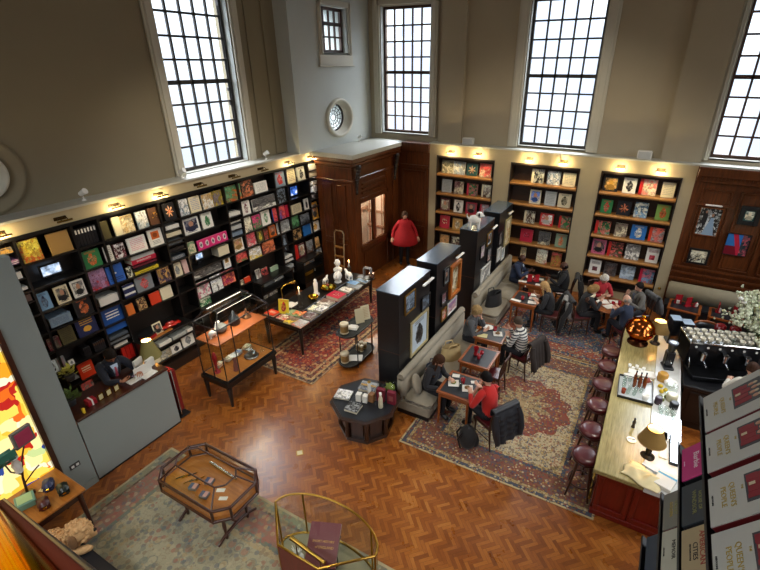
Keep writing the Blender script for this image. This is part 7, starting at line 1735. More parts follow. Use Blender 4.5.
for i, x in enumerate((-2.5, -2.32)):
    t = thing('red_menu_holder', ['upright red menu holder on the suited men table, banquette side', 'upright red menu holder on the suited men table, aisle side'][i], 'menu holder', (x, 11.84+.08*i, tz), .5, 'red menu holders'); MB().box((-.06, -.04, 0), (.06, .04, .012)).box((-.06, -.008, .01), (.06, .008, .2), 0, .003).build('holder', plain('holder_red', '9c1420', .4), t)
RT = thing('round_table', 'round wooden table of four people beyond the bar', 'table', (-.36, 11.42, .01)); MB().lathe([(0, .72), (.44, .72), (.46, .735), (.46, .755), (.44, .76), (0, .76)], n=36).build('table_top', TABW, RT); MB().lathe([(.06, .1), (.05, .3), (.07, .6), (.12, .72)], n=16).build('pedestal', TABW, RT)
for k in range(4): a = pi/4+k*pi/2; MB().tube([(0, 0, .16), (.2*cos(a), .2*sin(a), .12), (.34*cos(a), .34*sin(a), .015)], [.035, .03, .02], 8).build('foot', TABW, RT)
paper(-.56, 11.5, 'white open menu held over the round table', .3, .22, .5); paper(-.36, 11.3, 'white sheet at the near side of the round table', .28, .2, .8); paper(-.3, 11.64, 'white sheet at the far side of the round table', .22, .16, .3); red_glass(-.16, 11.52, 'red glass on the round table'); red_glass(-.3, 11.48, 'short red glass in the middle of the round table', .07)
# back bench with two little tables and red holders
t = thing('wall_bench', 'cream backed bench along the wood panelling', 'bench', (2.4, 13.1, 0)); MB().box((-1.52, -.2, .0), (1.8, .3, .42), 0, .02).build('seat', BLKLEATHER, t); MB().box((-1.52, .2, .42), (1.8, .32, .92), 0, .03).build('backrest', plain('cream_upholstery', '99917a', .75), t)
def side_tbl(x, y, lab):
    t = thing('side_table', lab, 'table', (x, y, 0), -.1, 'small wooden tables by the panelling'); MB().box((-.36, -.3, .7), (.36, .3, .74), 0, .006).build('table_top', TABW, t); MB().box((-.3, -.24, .74), (.3, .24, .743)).build('leather_inset', BLKLEATHER, t)
    for sx in (-1, 1):
        for sy in (-1, 1): MB().cyl((sx*.31, sy*.25, .7), (sx*.31, sy*.25, 0), .026, .018, 8).build('leg', TABW, t)
side_tbl(1.28, 12.3, 'small wooden table by the panelling, on the niche side'); side_tbl(2.15, 12.25, 'small wooden table by the panelling, on the flower side')
for i, (x, y) in enumerate(((1.12, 12.4), (1.34, 12.34), (1.5, 12.42), (1.98, 12.36), (2.3, 12.3))):
    t = thing('red_menu_holder', 'x', 'menu holder', (x, y, .745), .3+.4*i, 'red menu holders'); t['label'] = ['red menu holder by the niche end of the panelling tables', 'tilted red card in the middle of the niche side table', 'low red holder at the edge of the niche side table', 'red and white holder on the flower side table', 'red card on the flower side table beside the blossom'][i]
    MB().box((-.08, -.05, 0), (.08, .05, .012)).box((-.08, -.01, .01), (.08, .01, .24 if i != 2 else .1), 0, .003).build('holder', plain('holder_red', '9c1420', .4), t)
    if i in (0, 2, 3): MB().box((-.05, -.06, .012), (.02, -.02, .1), 0, .003).build('white_card', PAPER, t)
t = thing('curved_chair', 'curved wooden tub chair with dark seat behind the dispensers', 'chair', (1.75, 11.3, 0), 0); MB().tube([(.3*cos(a), .3*sin(a), .78) for a in [pi*(-.15+1.3*i/16) for i in range(17)]], .03, 10).build('curved_rail', TABW, t); MB().lathe([(0, .42), (.28, .42), (.28, .48), (0, .49)], n=24).build('seat', BLKLEATHER, t); MB().grid(lambda u, v: (.29*cos(pi*(-.1+1.2*u)), .29*sin(pi*(-.1+1.2*u)), .48+.28*v), 16, 2, thick=.02).build('back', BLKLEATHER, t)
for k in range(4): a = pi/4+k*pi/2; MB().cyl((.22*cos(a), .22*sin(a), .42), (.25*cos(a), .25*sin(a), 0), .022, .016, 8).build('leg', TABW, t)
# wall pictures on the panelling
PB = lambda x, z: Tr(x, YB-.035, z)
picture(PB(1.36, 2.28), 1, 20, .5, .72, wood('pic_wood', '6a3814', '8a4c20', .35, axis=2), 'gown', 'black', 'ice', 'photograph of a pale gown and dark suits on the panelling', .02)
picture(PB(2.14, 2.68), 2, 21, .42, .46, BLKF, 'portrait2', 'teal', 'cream', 'black framed small print on the upper panelling', .1)
picture(PB(2.08, 1.88), 3, 22, .5, .56, BLKF, 'split', 'cobalt', 'crimson', 'blue and crimson print on the panelling', .012)
picture(PB(1.36, 1.5), 4, 23, .46, .42, BLKF, 'photo', 'black', 'cream', 'dark print with pale figures low on the panelling', .05)
picture(PB(2.9, 2.5), 5, 24, .42, .5, BLKF, 'photo', 'slate', 'tan', 'slate print on the panelling beyond the black framed one', .05)
picture_bar((1.36, YB-.03, 3.05), 'white bar light over the gown photograph', -pi/2, .36)
t = thing('wall_spotlight', 'brass spotlight high on the panelling cornice', 'spotlight', (2.35, YB-.12, 3.62), -pi/2); MB().cyl((-.02, 0, 0), (.1, 0, .02), .03, n=12).build('arm', BRASS, t); MB().ball((.14, 0, 0), (.09, .09, .08), nu=16, nv=9).build('head', BRASS, t)
t = thing('wall_fitting', 'round brass knob plate on the cream post by the far bench', 'knob', (.7, YB-.005, .62)); MB().lathe([(.04, 0), (.04, .01), (.02, .02), (.025, .04), (0, .05)], n=14).build('knob', BRASS, t); t.rotation_euler = (pi/2, 0, 0)  # brass knob plate on the post, not an electrical socket
# ------------------------------------------------------------------ people
def ik(a, b, la, lb, pole):
    d = b-a; L = min(d.length, (la+lb)*.995); d.normalize(); b = a+d*L
    x = (la*la-lb*lb+L*L)/(2*L); h = sqrt(max(0, la*la-x*x))
    p = pole-d*pole.dot(d); p.normalize()
    return a+d*x+p*h, b
HAIRM = {}
def hairmat(c):
    if c not in HAIRM: HAIRM[c] = plain('hair_'+c, c, .7, var=.3, nscale=34, bump=.6); HAIRM[c].node_tree.nodes['Principled BSDF'].inputs['Specular IOR Level'].default_value = .15
    return HAIRM[c]
def hand(mb, w, fwd, up, side, s=1.):
    """palm and five bent fingers. fwd along the forearm, up = back of the hand, side = thumb side"""
    fwd = fwd.normalized(); side = (side-fwd*side.dot(fwd)).normalized(); up = side.cross(fwd) if up is None else up
    up = (up-fwd*up.dot(fwd)-side*up.dot(side)).normalized()
    B = Matrix((fwd, side, up)).transposed().to_4x4(); B.translation = w
    mb.ball((.045*s, 0, 0), (.055*s, .042*s, .018*s), nu=12, nv=8, M=B)
    for k, (o, L) in enumerate(((-.03, .062), (-.01, .074), (.011, .08), (.031, .072))):
        p = [Vector((.075*s, o*s, 0)), Vector(((.08+L*.5)*s, o*1.15*s, -.008*s)), Vector(((.08+L*.85)*s, o*1.2*s, -.026*s)), Vector(((.08+L)*s, o*1.2*s, -.045*s))]
        mb.tube(p, [.0095*s, .009*s, .008*s, .006*s], 7, M=B)
    mb.tube([Vector((.02*s, .03*s, -.003*s)), Vector((.05*s, .058*s, -.01*s)), Vector((.078*s, .066*s, -.022*s))], [.013*s, .011*s, .008*s], 7, M=B)

def person(lab, loc, rz, skin='pale', hair='3a2a20', hairstyle='short', top='20242c', bottom='1a1a1e', shoes='141414', seat=.47, lean=.2, head_pitch=.35, head_yaw=0.,
           hands=((.36, .1, .86), (.36, -.1, .86)), stand=False, knees=(.43, .11), feet=(.40, .12), legs=True, sleeve=True, extra=None, neckline=0., scale=1., twist=0., topmat=None, bottommat=None, cuff=.0, skirt=None):
    root = thing('person', lab, 'person', loc, rz)
    V = Vector
    if stand: pel = V((0, 0, .95))
    else: pel = V((0, 0, seat+.10))
    sl, cl = sin(lean), cos(lean)
    up = V((sl, 0, cl)); fw = V((cl, 0, -sl))
    belly = pel+up*.14; chest = pel+up*.32; nb = pel+up*.47; neck = pel+up*.53
    hp = V((sin(lean+head_pitch), 0, cos(lean+head_pitch))); hc = neck+up*.03+V((sin(lean+head_pitch*.6), 0, cos(lean+head_pitch*.6)))*.11
    ct, st_ = cos(twist), sin(twist)
    lat = V((-st_, ct, 0))
    J = {}; E = []; Rr = {}
    def j(n, p, r): J[n] = p; Rr[n] = r
    j('pel', pel, (.13, .15)); j('belly', belly, (.115, .14)); j('chest', chest, (.12, .155)); j('nb', nb, (.075, .09)); j('neck', neck, (.05, .05)); j('hd', hc-up*.02, (.055, .055))
    E += [('pel', 'belly'), ('belly', 'chest'), ('chest', 'nb'), ('nb', 'neck'), ('neck', 'hd')]
    wr = []
    for s, nm in ((1, 'l'), (-1, 'r')):
        sh = nb-up*.035+lat*(.175*s)
        tgt = V(hands[0 if s > 0 else 1])
        el, w = ik(sh, tgt, .29, .26, V((-.35, .65*s, -.9)))
        j('sh'+nm, sh, (.062, .062)); j('el'+nm, el, (.043, .043)); j('wr'+nm, w, (.03, .03)); wr.append((w, (w-el).normalized(), s))
        E += [('nb', 'sh'+nm), ('sh'+nm, 'el'+nm), ('el'+nm, 'wr'+nm)]
        hip = pel+V((.0, .085*s, -.03))
        if stand: kn, an = V((.03, .10*s, .5)), V((-.02+.06*s, .10*s, .09))
        else: kn, an = V((knees[0], knees[1]*s, seat+.075)), V((feet[0], feet[1]*s, .09))
        j('hip'+nm, hip, (.088, .088)); j('kn'+nm, kn, (.062, .062)); j('an'+nm, an, (.04, .04)); j('toe'+nm, an+V((.15, .02*s, -.05)), (.036, .036)); j('cf'+nm, (kn*.62+an*.38), (.056, .056)); j('th'+nm, (hip*.5+kn*.5), (.08, .08))
        E += [('pel', 'hip'+nm), ('hip'+nm, 'th'+nm), ('th'+nm, 'kn'+nm), ('kn'+nm, 'cf'+nm), ('cf'+nm, 'an'+nm), ('an'+nm, 'toe'+nm)]
    names = list(J); idx = {n: i for i, n in enumerate(names)}
    me = bpy.data.meshes.new('body_tmp'); me.from_pydata([J[n] for n in names], [(idx[a], idx[b]) for a, b in E], [])
    ob = bpy.data.objects.new('body_tmp', me); COL.objects.link(ob)
    ob.modifiers.new('s', 'SKIN'); sv = me.skin_vertices[0].data
    for n in names: sv[idx[n]].radius = Rr[n]; sv[idx[n]].use_root = (n == 'pel')
    sub = ob.modifiers.new('u', 'SUBSURF'); sub.levels = 2; sub.render_levels = 2
    dg = bpy.context.evaluated_depsgraph_get(); dg.update()
    ev = bpy.data.meshes.new_from_object(ob.evaluated_get(dg)); bpy.data.objects.remove(ob); bpy.data.meshes.remove(me)
    vs = [v.co.copy() for v in ev.vertices]; ns = [v.normal.copy() for v in ev.vertices]; fs = [tuple(p.vertices) for p in ev.polygons]
    bpy.data.meshes.remove(ev)
    def seg(p, a, b):
        d = b-a; t = max(0, min(1, (p-a).dot(d)/max(1e-9, d.length_squared))); return (p-a-d*t).length, t
    bones = [(a, b, J[a], J[b], (max(Rr[a])+max(Rr[b]))/2) for a, b in E]
    cls = []
    for f in fs:
        c = sum((vs[i] for i in f), V((0, 0, 0)))/len(f)
        best = min(((seg(c, p, q)[0]-r*.9, a, b, seg(c, p, q)[1]) for a, b, p, q, r in bones), key=lambda x: x[0])
        a, b, t = best[1], best[2], best[3]
        if b in ('hd',) or (b == 'neck' and t > .15+neckline): k = 'skin'
        elif b[:2] in ('sh', 'el') or b in ('belly', 'chest', 'nb', 'neck'): k = 'top'
        elif b[:2] == 'wr': k = 'top' if (sleeve and t < .93-cuff) else 'skin'
        elif b[:3] == 'toe' or (b[:2] == 'an' and t > .86): k = 'shoe'+b[-1]
        else: k = 'bottom'
        if b == 'belly' and t < .25: k = 'top'
        cls.append(k)
    # body with head, face and hands
    body = MB(); body.add(vs, fs, 0, True)
    Hm = Tr(*hc)@Ry(lean+head_pitch)@Rz(head_yaw)
    hd = MB(); nu, nv = 20, 14
    hv = []
    for jv in range(nv+1):
        a = -pi/2+pi*jv/nv
        for iu in range(nu):
            t = 2*pi*iu/nu; x, y, z = cos(a)*cos(t), cos(a)*sin(t), sin(a)
            jaw = 1-.22*max(0, -z)**1.2
            px, py, pz = x*.098*(1-.05*max(0, -z)), y*.076*jaw, z*.118
            if x > .5 and abs(y) < .25 and -.35 < z < .15: px += .018*(1-abs(y)/.25)*(1-abs(z+.1)/.25 if abs(z+.1) < .25 else 0)
            if x > .4 and .05 < z < .25 and .2 < abs(y) < .55: px -= .006
            hv.append((px, py, pz))
    hd_f = [(jv*nu+iu, jv*nu+(iu+1) % nu, (jv+1)*nu+(iu+1) % nu, (jv+1)*nu+iu) for jv in range(nv) for iu in range(nu)]
    body.add(hv, hd_f, 0, True, Hm)
    body.ball((.1, 0, -.012), (.022, .014, .026), 0, 10, 7, M=Hm)
    for s in (-1, 1):
        body.ball((.083, s*.032, .022), (.012, .014, .009), 1, 10, 6, M=Hm); body.ball((.0, s*.077, .0), (.02, .01, .032), 0, 10, 6, M=Hm)
        body.box((.082, s*.032-.016, .038), (.092, s*.032+.016, .044), 3, .002, M=Hm)
    body.ball((.087, 0, -.055), (.012, .024, .007), 2, 10, 6, M=Hm)
    for w, d, s in wr: hand(body, w, d, None, V((0, -s, .25)) if abs(d.y) < .9 else V((1, 0, .2)))
    bo = body.build('body', [SKIN[skin], EYEM, LIPM, hairmat(hair)], root)
    def garment(name, kind, mat, off):
        keep = [f for f, k in zip(fs, cls) if k == kind]
        if not keep: return
        ids = sorted({i for f in keep for i in f}); mp = {i: n for n, i in enumerate(ids)}
        MB().add([vs[i]+ns[i]*off for i in ids], [tuple(mp[i] for i in f) for f in keep], 0, True).build(name, mat, root)
    tm_ = topmat or plain('cloth_'+top, top, .85, var=.1, nscale=18, sheen=.1); bm_ = bottommat or plain('cloth_'+bottom, bottom, .85, var=.1, nscale=18)
    garment('top', 'top', tm_, .012); garment('trousers', 'bottom', bm_, .008); garment('shoe', 'shoel', plain('shoe_'+shoes, shoes, .4), .012); garment('shoe', 'shoer', plain('shoe_'+shoes, shoes, .4), .012)
    # hair
    hm = hairmat(hair); h = MB(); hr = random.Random(len(lab))
    def cap(zc, k=1.08, back=0.):
        vs_, fs_ = [], []; nu_, nv_ = 22, 9
        for jv in range(nv_+1):
            for iu in range(nu_):
                t = 2*pi*iu/nu_; x = cos(t)
                lim = zc+(.62-zc)*max(0, x)**1.3*1.05 if x > 0 else zc-back*(-x)
                a = math.asin(max(-.98, min(.95, lim)))+(pi/2-math.asin(max(-.98, min(.95, lim))))*jv/nv_
                kk = k*(1+.02*sin(t*5+jv)+.07*(hr.random()-.5))
                vs_.append((cos(a)*cos(t)*.1*kk-.006, cos(a)*sin(t)*.08*kk, sin(a)*.12*kk+.004))
        fs_ = [(jv*nu_+iu, jv*nu_+(iu+1) % nu_, (jv+1)*nu_+(iu+1) % nu_, (jv+1)*nu_+iu) for jv in range(nv_) for iu in range(nu_)]
        h.add(vs_, fs_, 0, True, Hm)
    if hairstyle == 'short': cap(-.15, 1.09, .35); h.ball((-.018, 0, .035), (.1, .083, .098), M=Hm, nu=22, nv=12, wob=.12, seed=6)
    elif hairstyle == 'fringe': # bald on top, cropped sides
        for s in (-1, 1): h.ball((-.03, s*.07, -.02), (.06, .016, .045), M=Hm, nu=12, nv=7)
        h.ball((-.085, 0, -.03), (.022, .06, .05), M=Hm, nu=12, nv=7)
    elif hairstyle == 'bob': h.ball((-.015, 0, .03), (.105, .09, .1), M=Hm, nu=22, nv=12, wob=.1, seed=9); cap(-.55, 1.16, .3); h.ball((-.03, 0, -.03), (.1, .1, .11), M=Hm@Tr(-.02, 0, -.01), nu=16, nv=9, wob=.1, seed=4)
    elif hairstyle == 'long':
        cap(-.4, 1.12, .4); h.ball((-.02, 0, .03), (.1, .088, .1), M=Hm, nu=22, nv=12, wob=.1, seed=7)
        Hd = Tr(*hc)@Ry(lean*.5)@Rz(head_yaw)
        h.ball((-.07, 0, -.1), (.045, .085, .16), M=Hd, nu=20, nv=12, wob=.12, seed=5)
        for s in (-1, 1): h.tube([(.03, s*.078, .04), (.035, s*.092, -.08), (.02, s*.095, -.2), (.0, s*.085, -.3)], [.016, .02, .018, .006], 9, M=Hd)
        h.tube([(-.085, 0, -.05), (-.1, .0, -.2), (-.1, 0, -.34)], [.055, .055, .03], 10, M=Hd)
    elif hairstyle == 'curly': cap(-.4, 1.2, .3); h.ball((-.01, 0, .03), (.115, .105, .105), M=Hm@Tr(-.025, 0, .02), nu=26, nv=14, wob=.3, seed=8)
    h.build('hair', hm, root)
    if extra: extra(root, dict(J=J, up=up, fw=fw, Hm=Hm, tm=tm_, vs=vs, ns=ns, fs=fs, cls=cls))
    root.scale = (scale, scale, scale)
    return root

def suit_front(shirt, tie):
    def f(root, k):
        J = k['J']; up, fw = k['up'], k['fw']; c = J['chest']; n = J['nb']
        B = Matrix((fw, Vector((0, 1, 0)), up)).transposed().to_4x4(); B.translation = c
        MB().add([(.155, -.055, .15), (.155, .055, .15), (.172, 0, -.14), (.11, -.06, .2), (.11, .06, .2)], [(0, 1, 2), (3, 4, 1, 0)], 0, False, B).grid(lambda u, v: (.158+.01*(1-v)-.05*max(0, v-.85)*4, (-.055+.11*u)*(.15+.85*v), -.15+.32*v), 6, 8, M=B).build('shirt', plain('shirt_'+shirt, shirt, .7), root)
        if tie: MB().grid(lambda u, v: (.178+.01*(1-v)-.045*max(0, v-.85)*4, (-.03+.06*u)*(1-.55*v), -.18+.35*v), 3, 8, M=B, thick=.006).build('necktie', plain('tie_'+tie, tie, .5), root)
        for s in (-1, 1): MB().tube([(.1, s*.07, .21), (.155, s*.06, .14), (.178, s*.018, -.12)], [.012, .02, .008], 6, M=B).build('lapel', k['tm'], root)
    return f
STRIPE = None
def stripe_mat():
    m, nt, b = new_mat('striped_knit'); z = nt.sep(nt.coord('Object'))[2]
    c = nt.mix(nt.m('LESS_THAN', nt.m('FRACT', nt.m('MULTIPLY', z, 17)), .45), hx('cfcdc4'), hx('3a3c44')); nt.put(b.inputs['Base Color'], c); b.inputs['Roughness'].default_value = .85; return m

person('person in navy suit and rose tie bending over the reception desk', (-7.86, 3.40, .0), -.12, 'tan', '1e1712', 'short', '171c2a', '171c2a', stand=True, lean=.3, head_pitch=.6, scale=1.07, hands=((.56, .22, 1.26), (.58, -.06, 1.26)), extra=suit_front('b9c8dc', 'b04a5c'))
person('brunette person in black on the banquette at the first bench table', (-3.08, 6.62, .01), -.1, 'pale', '3c2415', 'long', '15151a', '17171c', lean=.3, head_pitch=.5, hands=((.42, .12, .80), (.34, -.16, .70)), head_yaw=-.2)
person('person in bright red sweater with short black hair at the first bench table', (-1.72, 6.36, .01), 2.62, 'pale', '120e0e', 'short', 'c8201a', '1a1c24', lean=.22, head_pitch=.35, hands=((.36, .17, .83), (.40, -.12, .83)), topmat=plain('red_knit', 'b8170f', .85, var=.06, sheen=.2), scale=1.02)
person('person with curly blonde hair and grey cardigan on the banquette', (-3.08, 8.66, .01), .1, 'pale', '9a7f55', 'curly', '4c4e50', '1c1c20', lean=.28, head_pitch=.2, hands=((.30, .04, 1.06), (.40, -.1, .82)), head_yaw=-.1)
person('person in striped top with short grey-brown hair at the third bench table', (-1.78, 8.62, .01), 2.82, 'pale', '4c4036', 'short', 'c8c6bc', '1c1d22', lean=.25, head_pitch=.25, hands=((.34, .1, .84), (.36, .02, 1.0)), topmat=stripe_mat())
person('person with long blonde hair in black at the water bottle table', (-1.66, 10.78, .01), pi+.05, 'pale', 'a9875a', 'long', '16161a', '121216', lean=.3, head_pitch=.4, hands=((.36, .14, .82), (.40, -.06, .9)), cuff=.35)
person('bald person in navy suit on the far banquette', (-3.08, 12.28, .01), .0, 'dark', '14100e', 'fringe', '232f4a', '1c2438', lean=.28, head_pitch=.2, hands=((.46, .1, .86), (.44, -.08, .88)), extra=suit_front('c2d2e2', None))
person('balding person in black suit facing the navy suit across the table', (-1.62, 12.25, .01), pi+.15, 'dark', '120e0c', 'fringe', '141518', '121316', lean=.12, head_pitch=.15, hands=((.40, .14, .86), (.42, -.1, .86)), extra=suit_front('d8d8d4', None))
person('white haired person in red jacket at the round table', (-.72, 12.1, .01), -1.05, 'pale', 'c9c4ba', 'bob', 'a8202a', '24242a', lean=.25, head_pitch=.35, hands=((.40, .1, .84), (.42, -.1, .86)))
person('fair haired person in black with cream collar at the round table', (-.98, 11.08, .01), .5, 'pale', '8c6c42', 'bob', '17171a', '15151a', lean=.3, head_pitch=.5, hands=((.42, .1, .9), (.42, -.08, .9)), extra=lambda r, k: MB().tube([k['J']['nb']+Vector((.09*cos(a)+.02, .11*sin(a), .02+.03*cos(a))) for a in [2*pi*i/18 for i in range(18)]], .035, 9, closed=True).build('collar', plain('cream_collar', 'd2c7a8', .85), r))
person('dark haired person in grey blazer at the round table', (.3, 11.9, .01), -2.45, 'pale', '17120f', 'short', '67655f', '22242a', lean=.22, head_pitch=.12, hands=((.42, .1, .86), (.36, -.12, 1.0)), extra=suit_front('4a5468', None))
person('bald person in navy jumper with back to the bar at the round table', (.08, 10.8, .01), 2.25, 'pale', '8c8278', 'fringe', '1f2a40', '1b1d26', lean=.2, head_pitch=.3, hands=((.42, .1, .84), (.42, -.1, .84)))
def red_skirt(root, k):
    MB().lathe([(.42, .74), (.43, .77), (.37, .95), (.27, 1.12), (.205, 1.28), (.2, 1.4), (.17, 1.47)], n=28, caps=False).lathe([(.40, .75), (.25, 1.12)], n=28, caps=False).build('red_coat_skirt', plain('vivid_red_cloth', 'a80f1c', .8, var=.12), root)
person('standing person in vivid red coat and dark trousers in the corner by the vestibule', (-7.0, 12.84, .0), -.9, 'pale', '4a3428', 'bob', 'b01a26', '18181c', stand=True, lean=.05, head_pitch=.15, hands=((.08, .40, .92), (.12, -.40, .95)), scale=1.08, topmat=plain('vivid_red_cloth', 'a80f1c', .8, var=.12), extra=red_skirt)
person('barista with brown hair in a white shirt at the coffee machine', (2.1, 8.2, .0), 1.75, 'pale', '3a2418', 'short', 'd8d4c8', '1c1c20', stand=True, lean=.22, head_pitch=.35, hands=((.44, .16, 1.16), (.44, -.2, 1.14)))

# chairs, and the coats over their backs
chair(-1.70, 6.35, 2.62, 'dark wooden chair of the person in red, under the puffer jacket'); chair(-1.76, 8.61, 2.82, 'dark wooden chair of the person in striped top, under a brown coat'); chair(-1.64, 10.78, pi+.05, 'dark wooden chair of the blonde person in black')
chair(-1.62, 12.25, pi+.15, 'dark wooden chair of the person in the black suit'); chair(-2.12, 7.7, pi-.02, 'empty dark wooden chair at the middle bench table'); chair(-.74, 12.12, -1.05, 'dark wooden chair of the white haired person'); chair(-1.0, 11.06, .5, 'dark wooden chair of the fair haired person, under a long black coat'); chair(.3, 11.9, -2.45, 'dark wooden chair of the person in grey blazer'); chair(.08, 10.8, 2.25, 'dark wooden chair of the bald person in navy')
def coat(x, y, rz, lab, mat, drop=.5, w=.5, puff=0., folds=5, front=.2, seed=0, flare=1.):
    t = thing('draped_coat', lab, 'coat', (x, y, .01), rz)
    rnd = random.Random(seed); ph = rnd.random()*6
    def f(u, v):
        # v 0 front hem .. over the top rail .. 1 back hem
        s = v*(front+drop+.12); yy = (-w/2+w*u)
        if s < front: px, pz = -.235, .985-(front-s)
        elif s < front+.12: a = pi*(s-front)/.12; px, pz = -.235-.06*(1-cos(a))*.9, .985+.03*sin(a)
        else: k = s-front-.12; px, pz = -.35-.10*k/drop*flare, .985-k
        fold = .018*sin(folds*2*pi*u+ph)*min(1, abs(v-.3)*3)+puff*abs(sin(pi*s/.11))*.02
        spread = 1+.12*(v-.3)*flare
        return (px-fold*(1 if v > .35 else -.5)-puff*.02, yy*spread, pz)
    MB().grid(f, 30, 30, thick=.02).build('coat_body', mat, t)
    for s in (-1, 1):
        MB().tube([(-.36, s*w*.42, .93), (-.40, s*w*.5, .75), (-.42-.04*flare, s*w*.5, .55), (-.43-.05*flare, s*w*.46, max(.12, .93-drop*.85))], [.05, .065, .06, .045], 10).build('sleeve', mat, t)
PUFF = plain('dark_puffer', '1c1e23', .5, var=.15, nscale=10)
coat(-1.70, 6.35, 2.62, 'dark grey puffer jacket hanging over the chair of the person in red', PUFF, .62, .56, 1., 3, .12, 1)
coat(-1.76, 8.61, 2.82, 'dark brown coat hanging over the chair of the person in striped top', plain('dark_brown_cloth', '2a211c', .85, var=.25, nscale=14), .6, .54, 0, 5, .1, 2)
coat(-1.64, 10.78, pi+.05, 'grey scarf and coat over the chair of the blonde person in black', plain('grey_scarf', '7c7a76', .9, var=.3, nscale=12), .42, .3, 0, 4, .1, 3)
coat(-1.0, 11.06, .5, 'long black coat spreading from the chair of the fair haired person', BLACKF, .88, .62, 0, 6, .1, 4, 2.2)
coat(.3, 11.9, -2.45, 'grey coat over the chair of the person in grey blazer', plain('grey_cloth', '5a5d60', .9, var=.15), .5, .46, 0, 4, .1, 5)
coat(-1.62, 12.25, pi+.15, 'black overcoat over the chair of the person in the black suit', BLACKF, .8, .5, 0, 4, .1, 6, 1.3)
# bags
t = thing('backpack', 'black backpack on the rug beside the chair of the person in red', 'bag', (-1.98, 6.0, .012), .5); MB().ball((0, 0, .22), (.16, .19, .23), nu=22, nv=14, z0=-.9, wob=.06, seed=3).build('body', BLACKF, t); MB().ball((.12, 0, .15), (.08, .14, .12), nu=16, nv=9).build('front_pocket', BLACKF, t); MB().tube([(0, -.05, .42), (0, -.03, .48), (0, .03, .48), (0, .05, .42)], .012, 6).build('top_handle', BLACKP, t)
for s in (-1, 1): MB().tube([(-.12, s*.08, .38), (-.19, s*.09, .25), (-.14, s*.1, .06)], .018, 6).build('shoulder_strap', BLACKP, t)
def tote(x, y, z, rz, mat, lab, w=.4, d=.18, h=.3, name='tote_bag'):
    t = thing(name, lab, 'bag', (x, y, z), rz); MB().grid(lambda u, v: ((w/2)*(1-.15*v)*cos(2*pi*u)*(.9+.1*cos(4*pi*u)), (d/2)*(1-.3*v)*sin(2*pi*u), h*v), 28, 8).lathe([(0, .002), (.9*w/2, .004)], n=20, sy=d/w).build('body', mat, t)
    for s in (-1, 1): MB().tube([(-w*.2, s*d*.3, h*.95), (-w*.15, s*d*.35, h*1.25), (w*.15, s*d*.35, h*1.25), (w*.2, s*d*.3, h*.95)], .012, 6).build('handle', mat, t)
tote(-3.1, 7.78, .472, .9, plain('cream_canvas', 'b39a6a', .8, var=.15), 'cream and tan tote bag on the banquette behind the empty bench table', .5, .3, .3)
tote(-3.1, 10.62, .472, 1.2, BLACKF, 'big black holdall on the far banquette', .6, .36, .34, 'holdall')
tote(-3.14, 7.0, .472, .6, NAVYF, 'navy coat bundle on the banquette beside the brunette', .36, .26, .3, 'coat_bundle')
# ------------------------------------------------------------------ daylight, lamps, camera
w = bpy.data.worlds.new('overcast_sky'); SC.world = w; w.use_nodes = True; nt = NT(w); bg = nt.n['Background']
gen = nt.coord('Generated'); blk = nt.sep(nt.voro(gen, 16, 'Color', metric='CHEBYCHEV', rand=.8))[0]
z = nt.sep(nt.coord('Generated'))[2]
sky = nt.ramp(nt.m('ADD', nt.m('MULTIPLY', z, .5), .5), [(.40, (.05, .055, .06)), (.53, (.085, .092, .1)), (.6, (.12, .125, .13)), (.7, (.6, .63, .67)), (1., (1., 1.03, 1.08))])
low = nt.m('MULTIPLY', nt.m('LESS_THAN', z, .13), nt.m('GREATER_THAN', blk, .5))
sky = nt.mix(nt.m('MULTIPLY', low, .55), sky, (.045, .055, .07))
nt.put(bg.inputs[0], sky); bg.inputs[1].default_value = 17.0
def portal(c, rot, sx, sy):
    li = bpy.data.lights.new('daylight_portal', 'AREA'); li.shape = 'RECTANGLE'; li.size = sx; li.size_y = sy; li.cycles.is_portal = True
    o = bpy.data.objects.new('daylight_portal', li); COL.objects.link(o); o.location = c; o.rotation_euler = rot
portal((XL-.45, (W1[0]+W1[1])/2, (W1[2]+W1[3])/2), (0, radians(-90), 0), W1[3]-W1[2], W1[1]-W1[0])
for q in (W2, W3, W4): portal(((q[0]+q[1])/2, YW+.45, (q[2]+q[3])/2), (radians(-90), 0, 0), q[1]-q[0], q[3]-q[2])
for y in (2.4, 7.4, 11.3): portal((XR+.45, y, 5.9), (0, radians(90), 0), 3.6, 1.8)
for x in (-5.6, -2.1): portal((x, YF-.45, 6.7), (radians(90), 0, 0), 1.8, 3.0)
portal((XL-.45, 12.02, 7.05), (0, radians(-90), 0), 1.14, 1.2)
# invented ceiling spotlights, added above the frame for fill and highlights
def added_spot_lamp(x, y, power, tgt, lab, size=70, col=(1, .86, .68)):
    t = thing('added_ceiling_spot', lab, 'spotlight', (x, y, ZC), 0, 'added ceiling spotlights'); MB().cyl((0, 0, -.35), (0, 0, 0), .05, n=12).cyl((0, 0, -.5), (0, 0, -.3), .1, .07, 16).build('housing', BLACKP, t)
    li = bpy.data.lights.new('added_spot_lamp', 'SPOT'); li.energy = power; li.color = col; li.spot_size = radians(size); li.spot_blend = 1.; li.shadow_soft_size = .1
    o = bpy.data.objects.new('added_spot_lamp', li); COL.objects.link(o); o.location = (x, y, ZC-.52); d = Vector(tgt)-Vector(o.location); o.rotation_euler = d.to_track_quat('-Z', 'Y').to_euler()
added_spot_lamp(1.6, 6.2, 900, (.5, 7.4, 1), 'added black ceiling spotlight over the bar', 40, (1, .93, .82))
added_spot_lamp(-3.6, 4.2, 500, (-4.4, 4.4, 0), 'added black ceiling spotlight over the open parquet', 75)
added_spot_lamp(-4.6, 6.6, 900, (-8.9, 7.4, 1.6), 'added black ceiling spotlight turned on the bookcase', 70, (1, .9, .76))
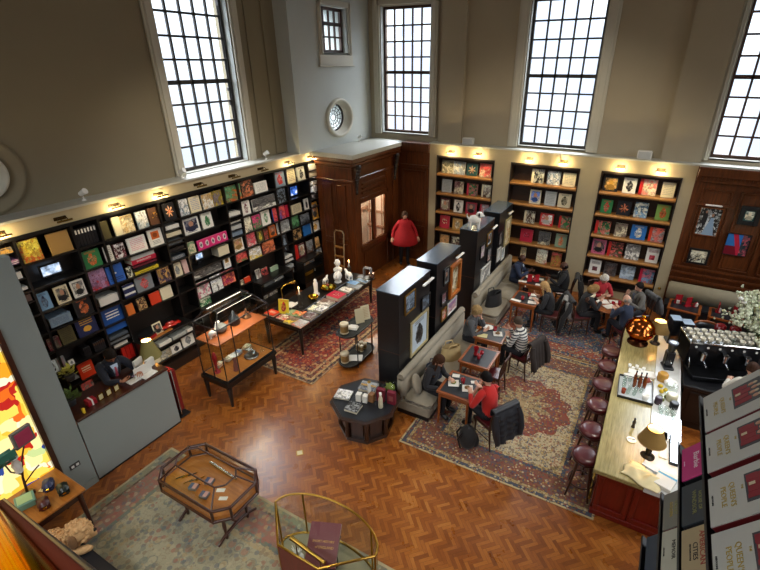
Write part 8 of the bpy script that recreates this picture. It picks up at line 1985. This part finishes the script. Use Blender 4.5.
added_spot_lamp(-1.6, 8.6, 700, (-2.6, 13.4, 2.2), 'added black ceiling spotlight turned on the niches', 80, (1, .9, .74))
added_spot_lamp(-.6, -1.2, 700, (-1.3, .3, 5.), 'added black ceiling spotlight over the balcony stair', 45, (1, .84, .6))
added_spot_lamp(-7.0, 7.2, 600, (-7., 8.4, .8), 'added black ceiling spotlight over the long table', 45)
added_spot_lamp(-2.0, 8.4, 500, (-2.2, 8.6, .7), 'added black ceiling spotlight over the bench tables', 60)
li = bpy.data.lights.new('vestibule_lamp', 'POINT'); li.energy = 110; li.color = (1, .86, .72); li.shadow_soft_size = .12
o = bpy.data.objects.new('vestibule_lamp', li); COL.objects.link(o); o.location = (-8.0, 12.1, 2.6)

cam = bpy.data.cameras.new('camera'); co = bpy.data.objects.new('camera', cam); COL.objects.link(co); SC.camera = co
Fpx, CXp, CYp = 460.42, 402.1, 286.6
yaw, pit, rol = radians(-28.907), radians(25.788), radians(-.0613)
f = Vector((sin(yaw)*cos(pit), cos(yaw)*cos(pit), -sin(pit))); r = Vector((cos(yaw), -sin(yaw), 0)); u = r.cross(f)
r2 = r*cos(rol)+u*sin(rol); u2 = -r*sin(rol)+u*cos(rol)
co.matrix_world = Matrix(((r2.x, u2.x, -f.x, 0), (r2.y, u2.y, -f.y, 0), (r2.z, u2.z, -f.z, 6.2), (0, 0, 0, 1)))
cam.sensor_fit = 'HORIZONTAL'; cam.sensor_width = 36; cam.lens = Fpx/760*36
cam.shift_x = -(CXp-380)/760; cam.shift_y = (CYp-285)/760
cam.clip_start = .02; cam.clip_end = 200
vs = SC.view_settings; vs.view_transform = 'Standard'; vs.look = 'None'; vs.exposure = 0.33; vs.gamma = 1; vs.use_curve_mapping = False
SC.render.film_transparent = False
cy = SC.cycles; cy.use_denoising = True; cy.max_bounces = 8; cy.diffuse_bounces = 4; cy.glossy_bounces = 4; cy.transparent_max_bounces = 16; cy.transmission_bounces = 6
cy.sample_clamp_indirect = 6; cy.caustics_reflective = False; cy.caustics_refractive = False; cy.use_light_tree = True
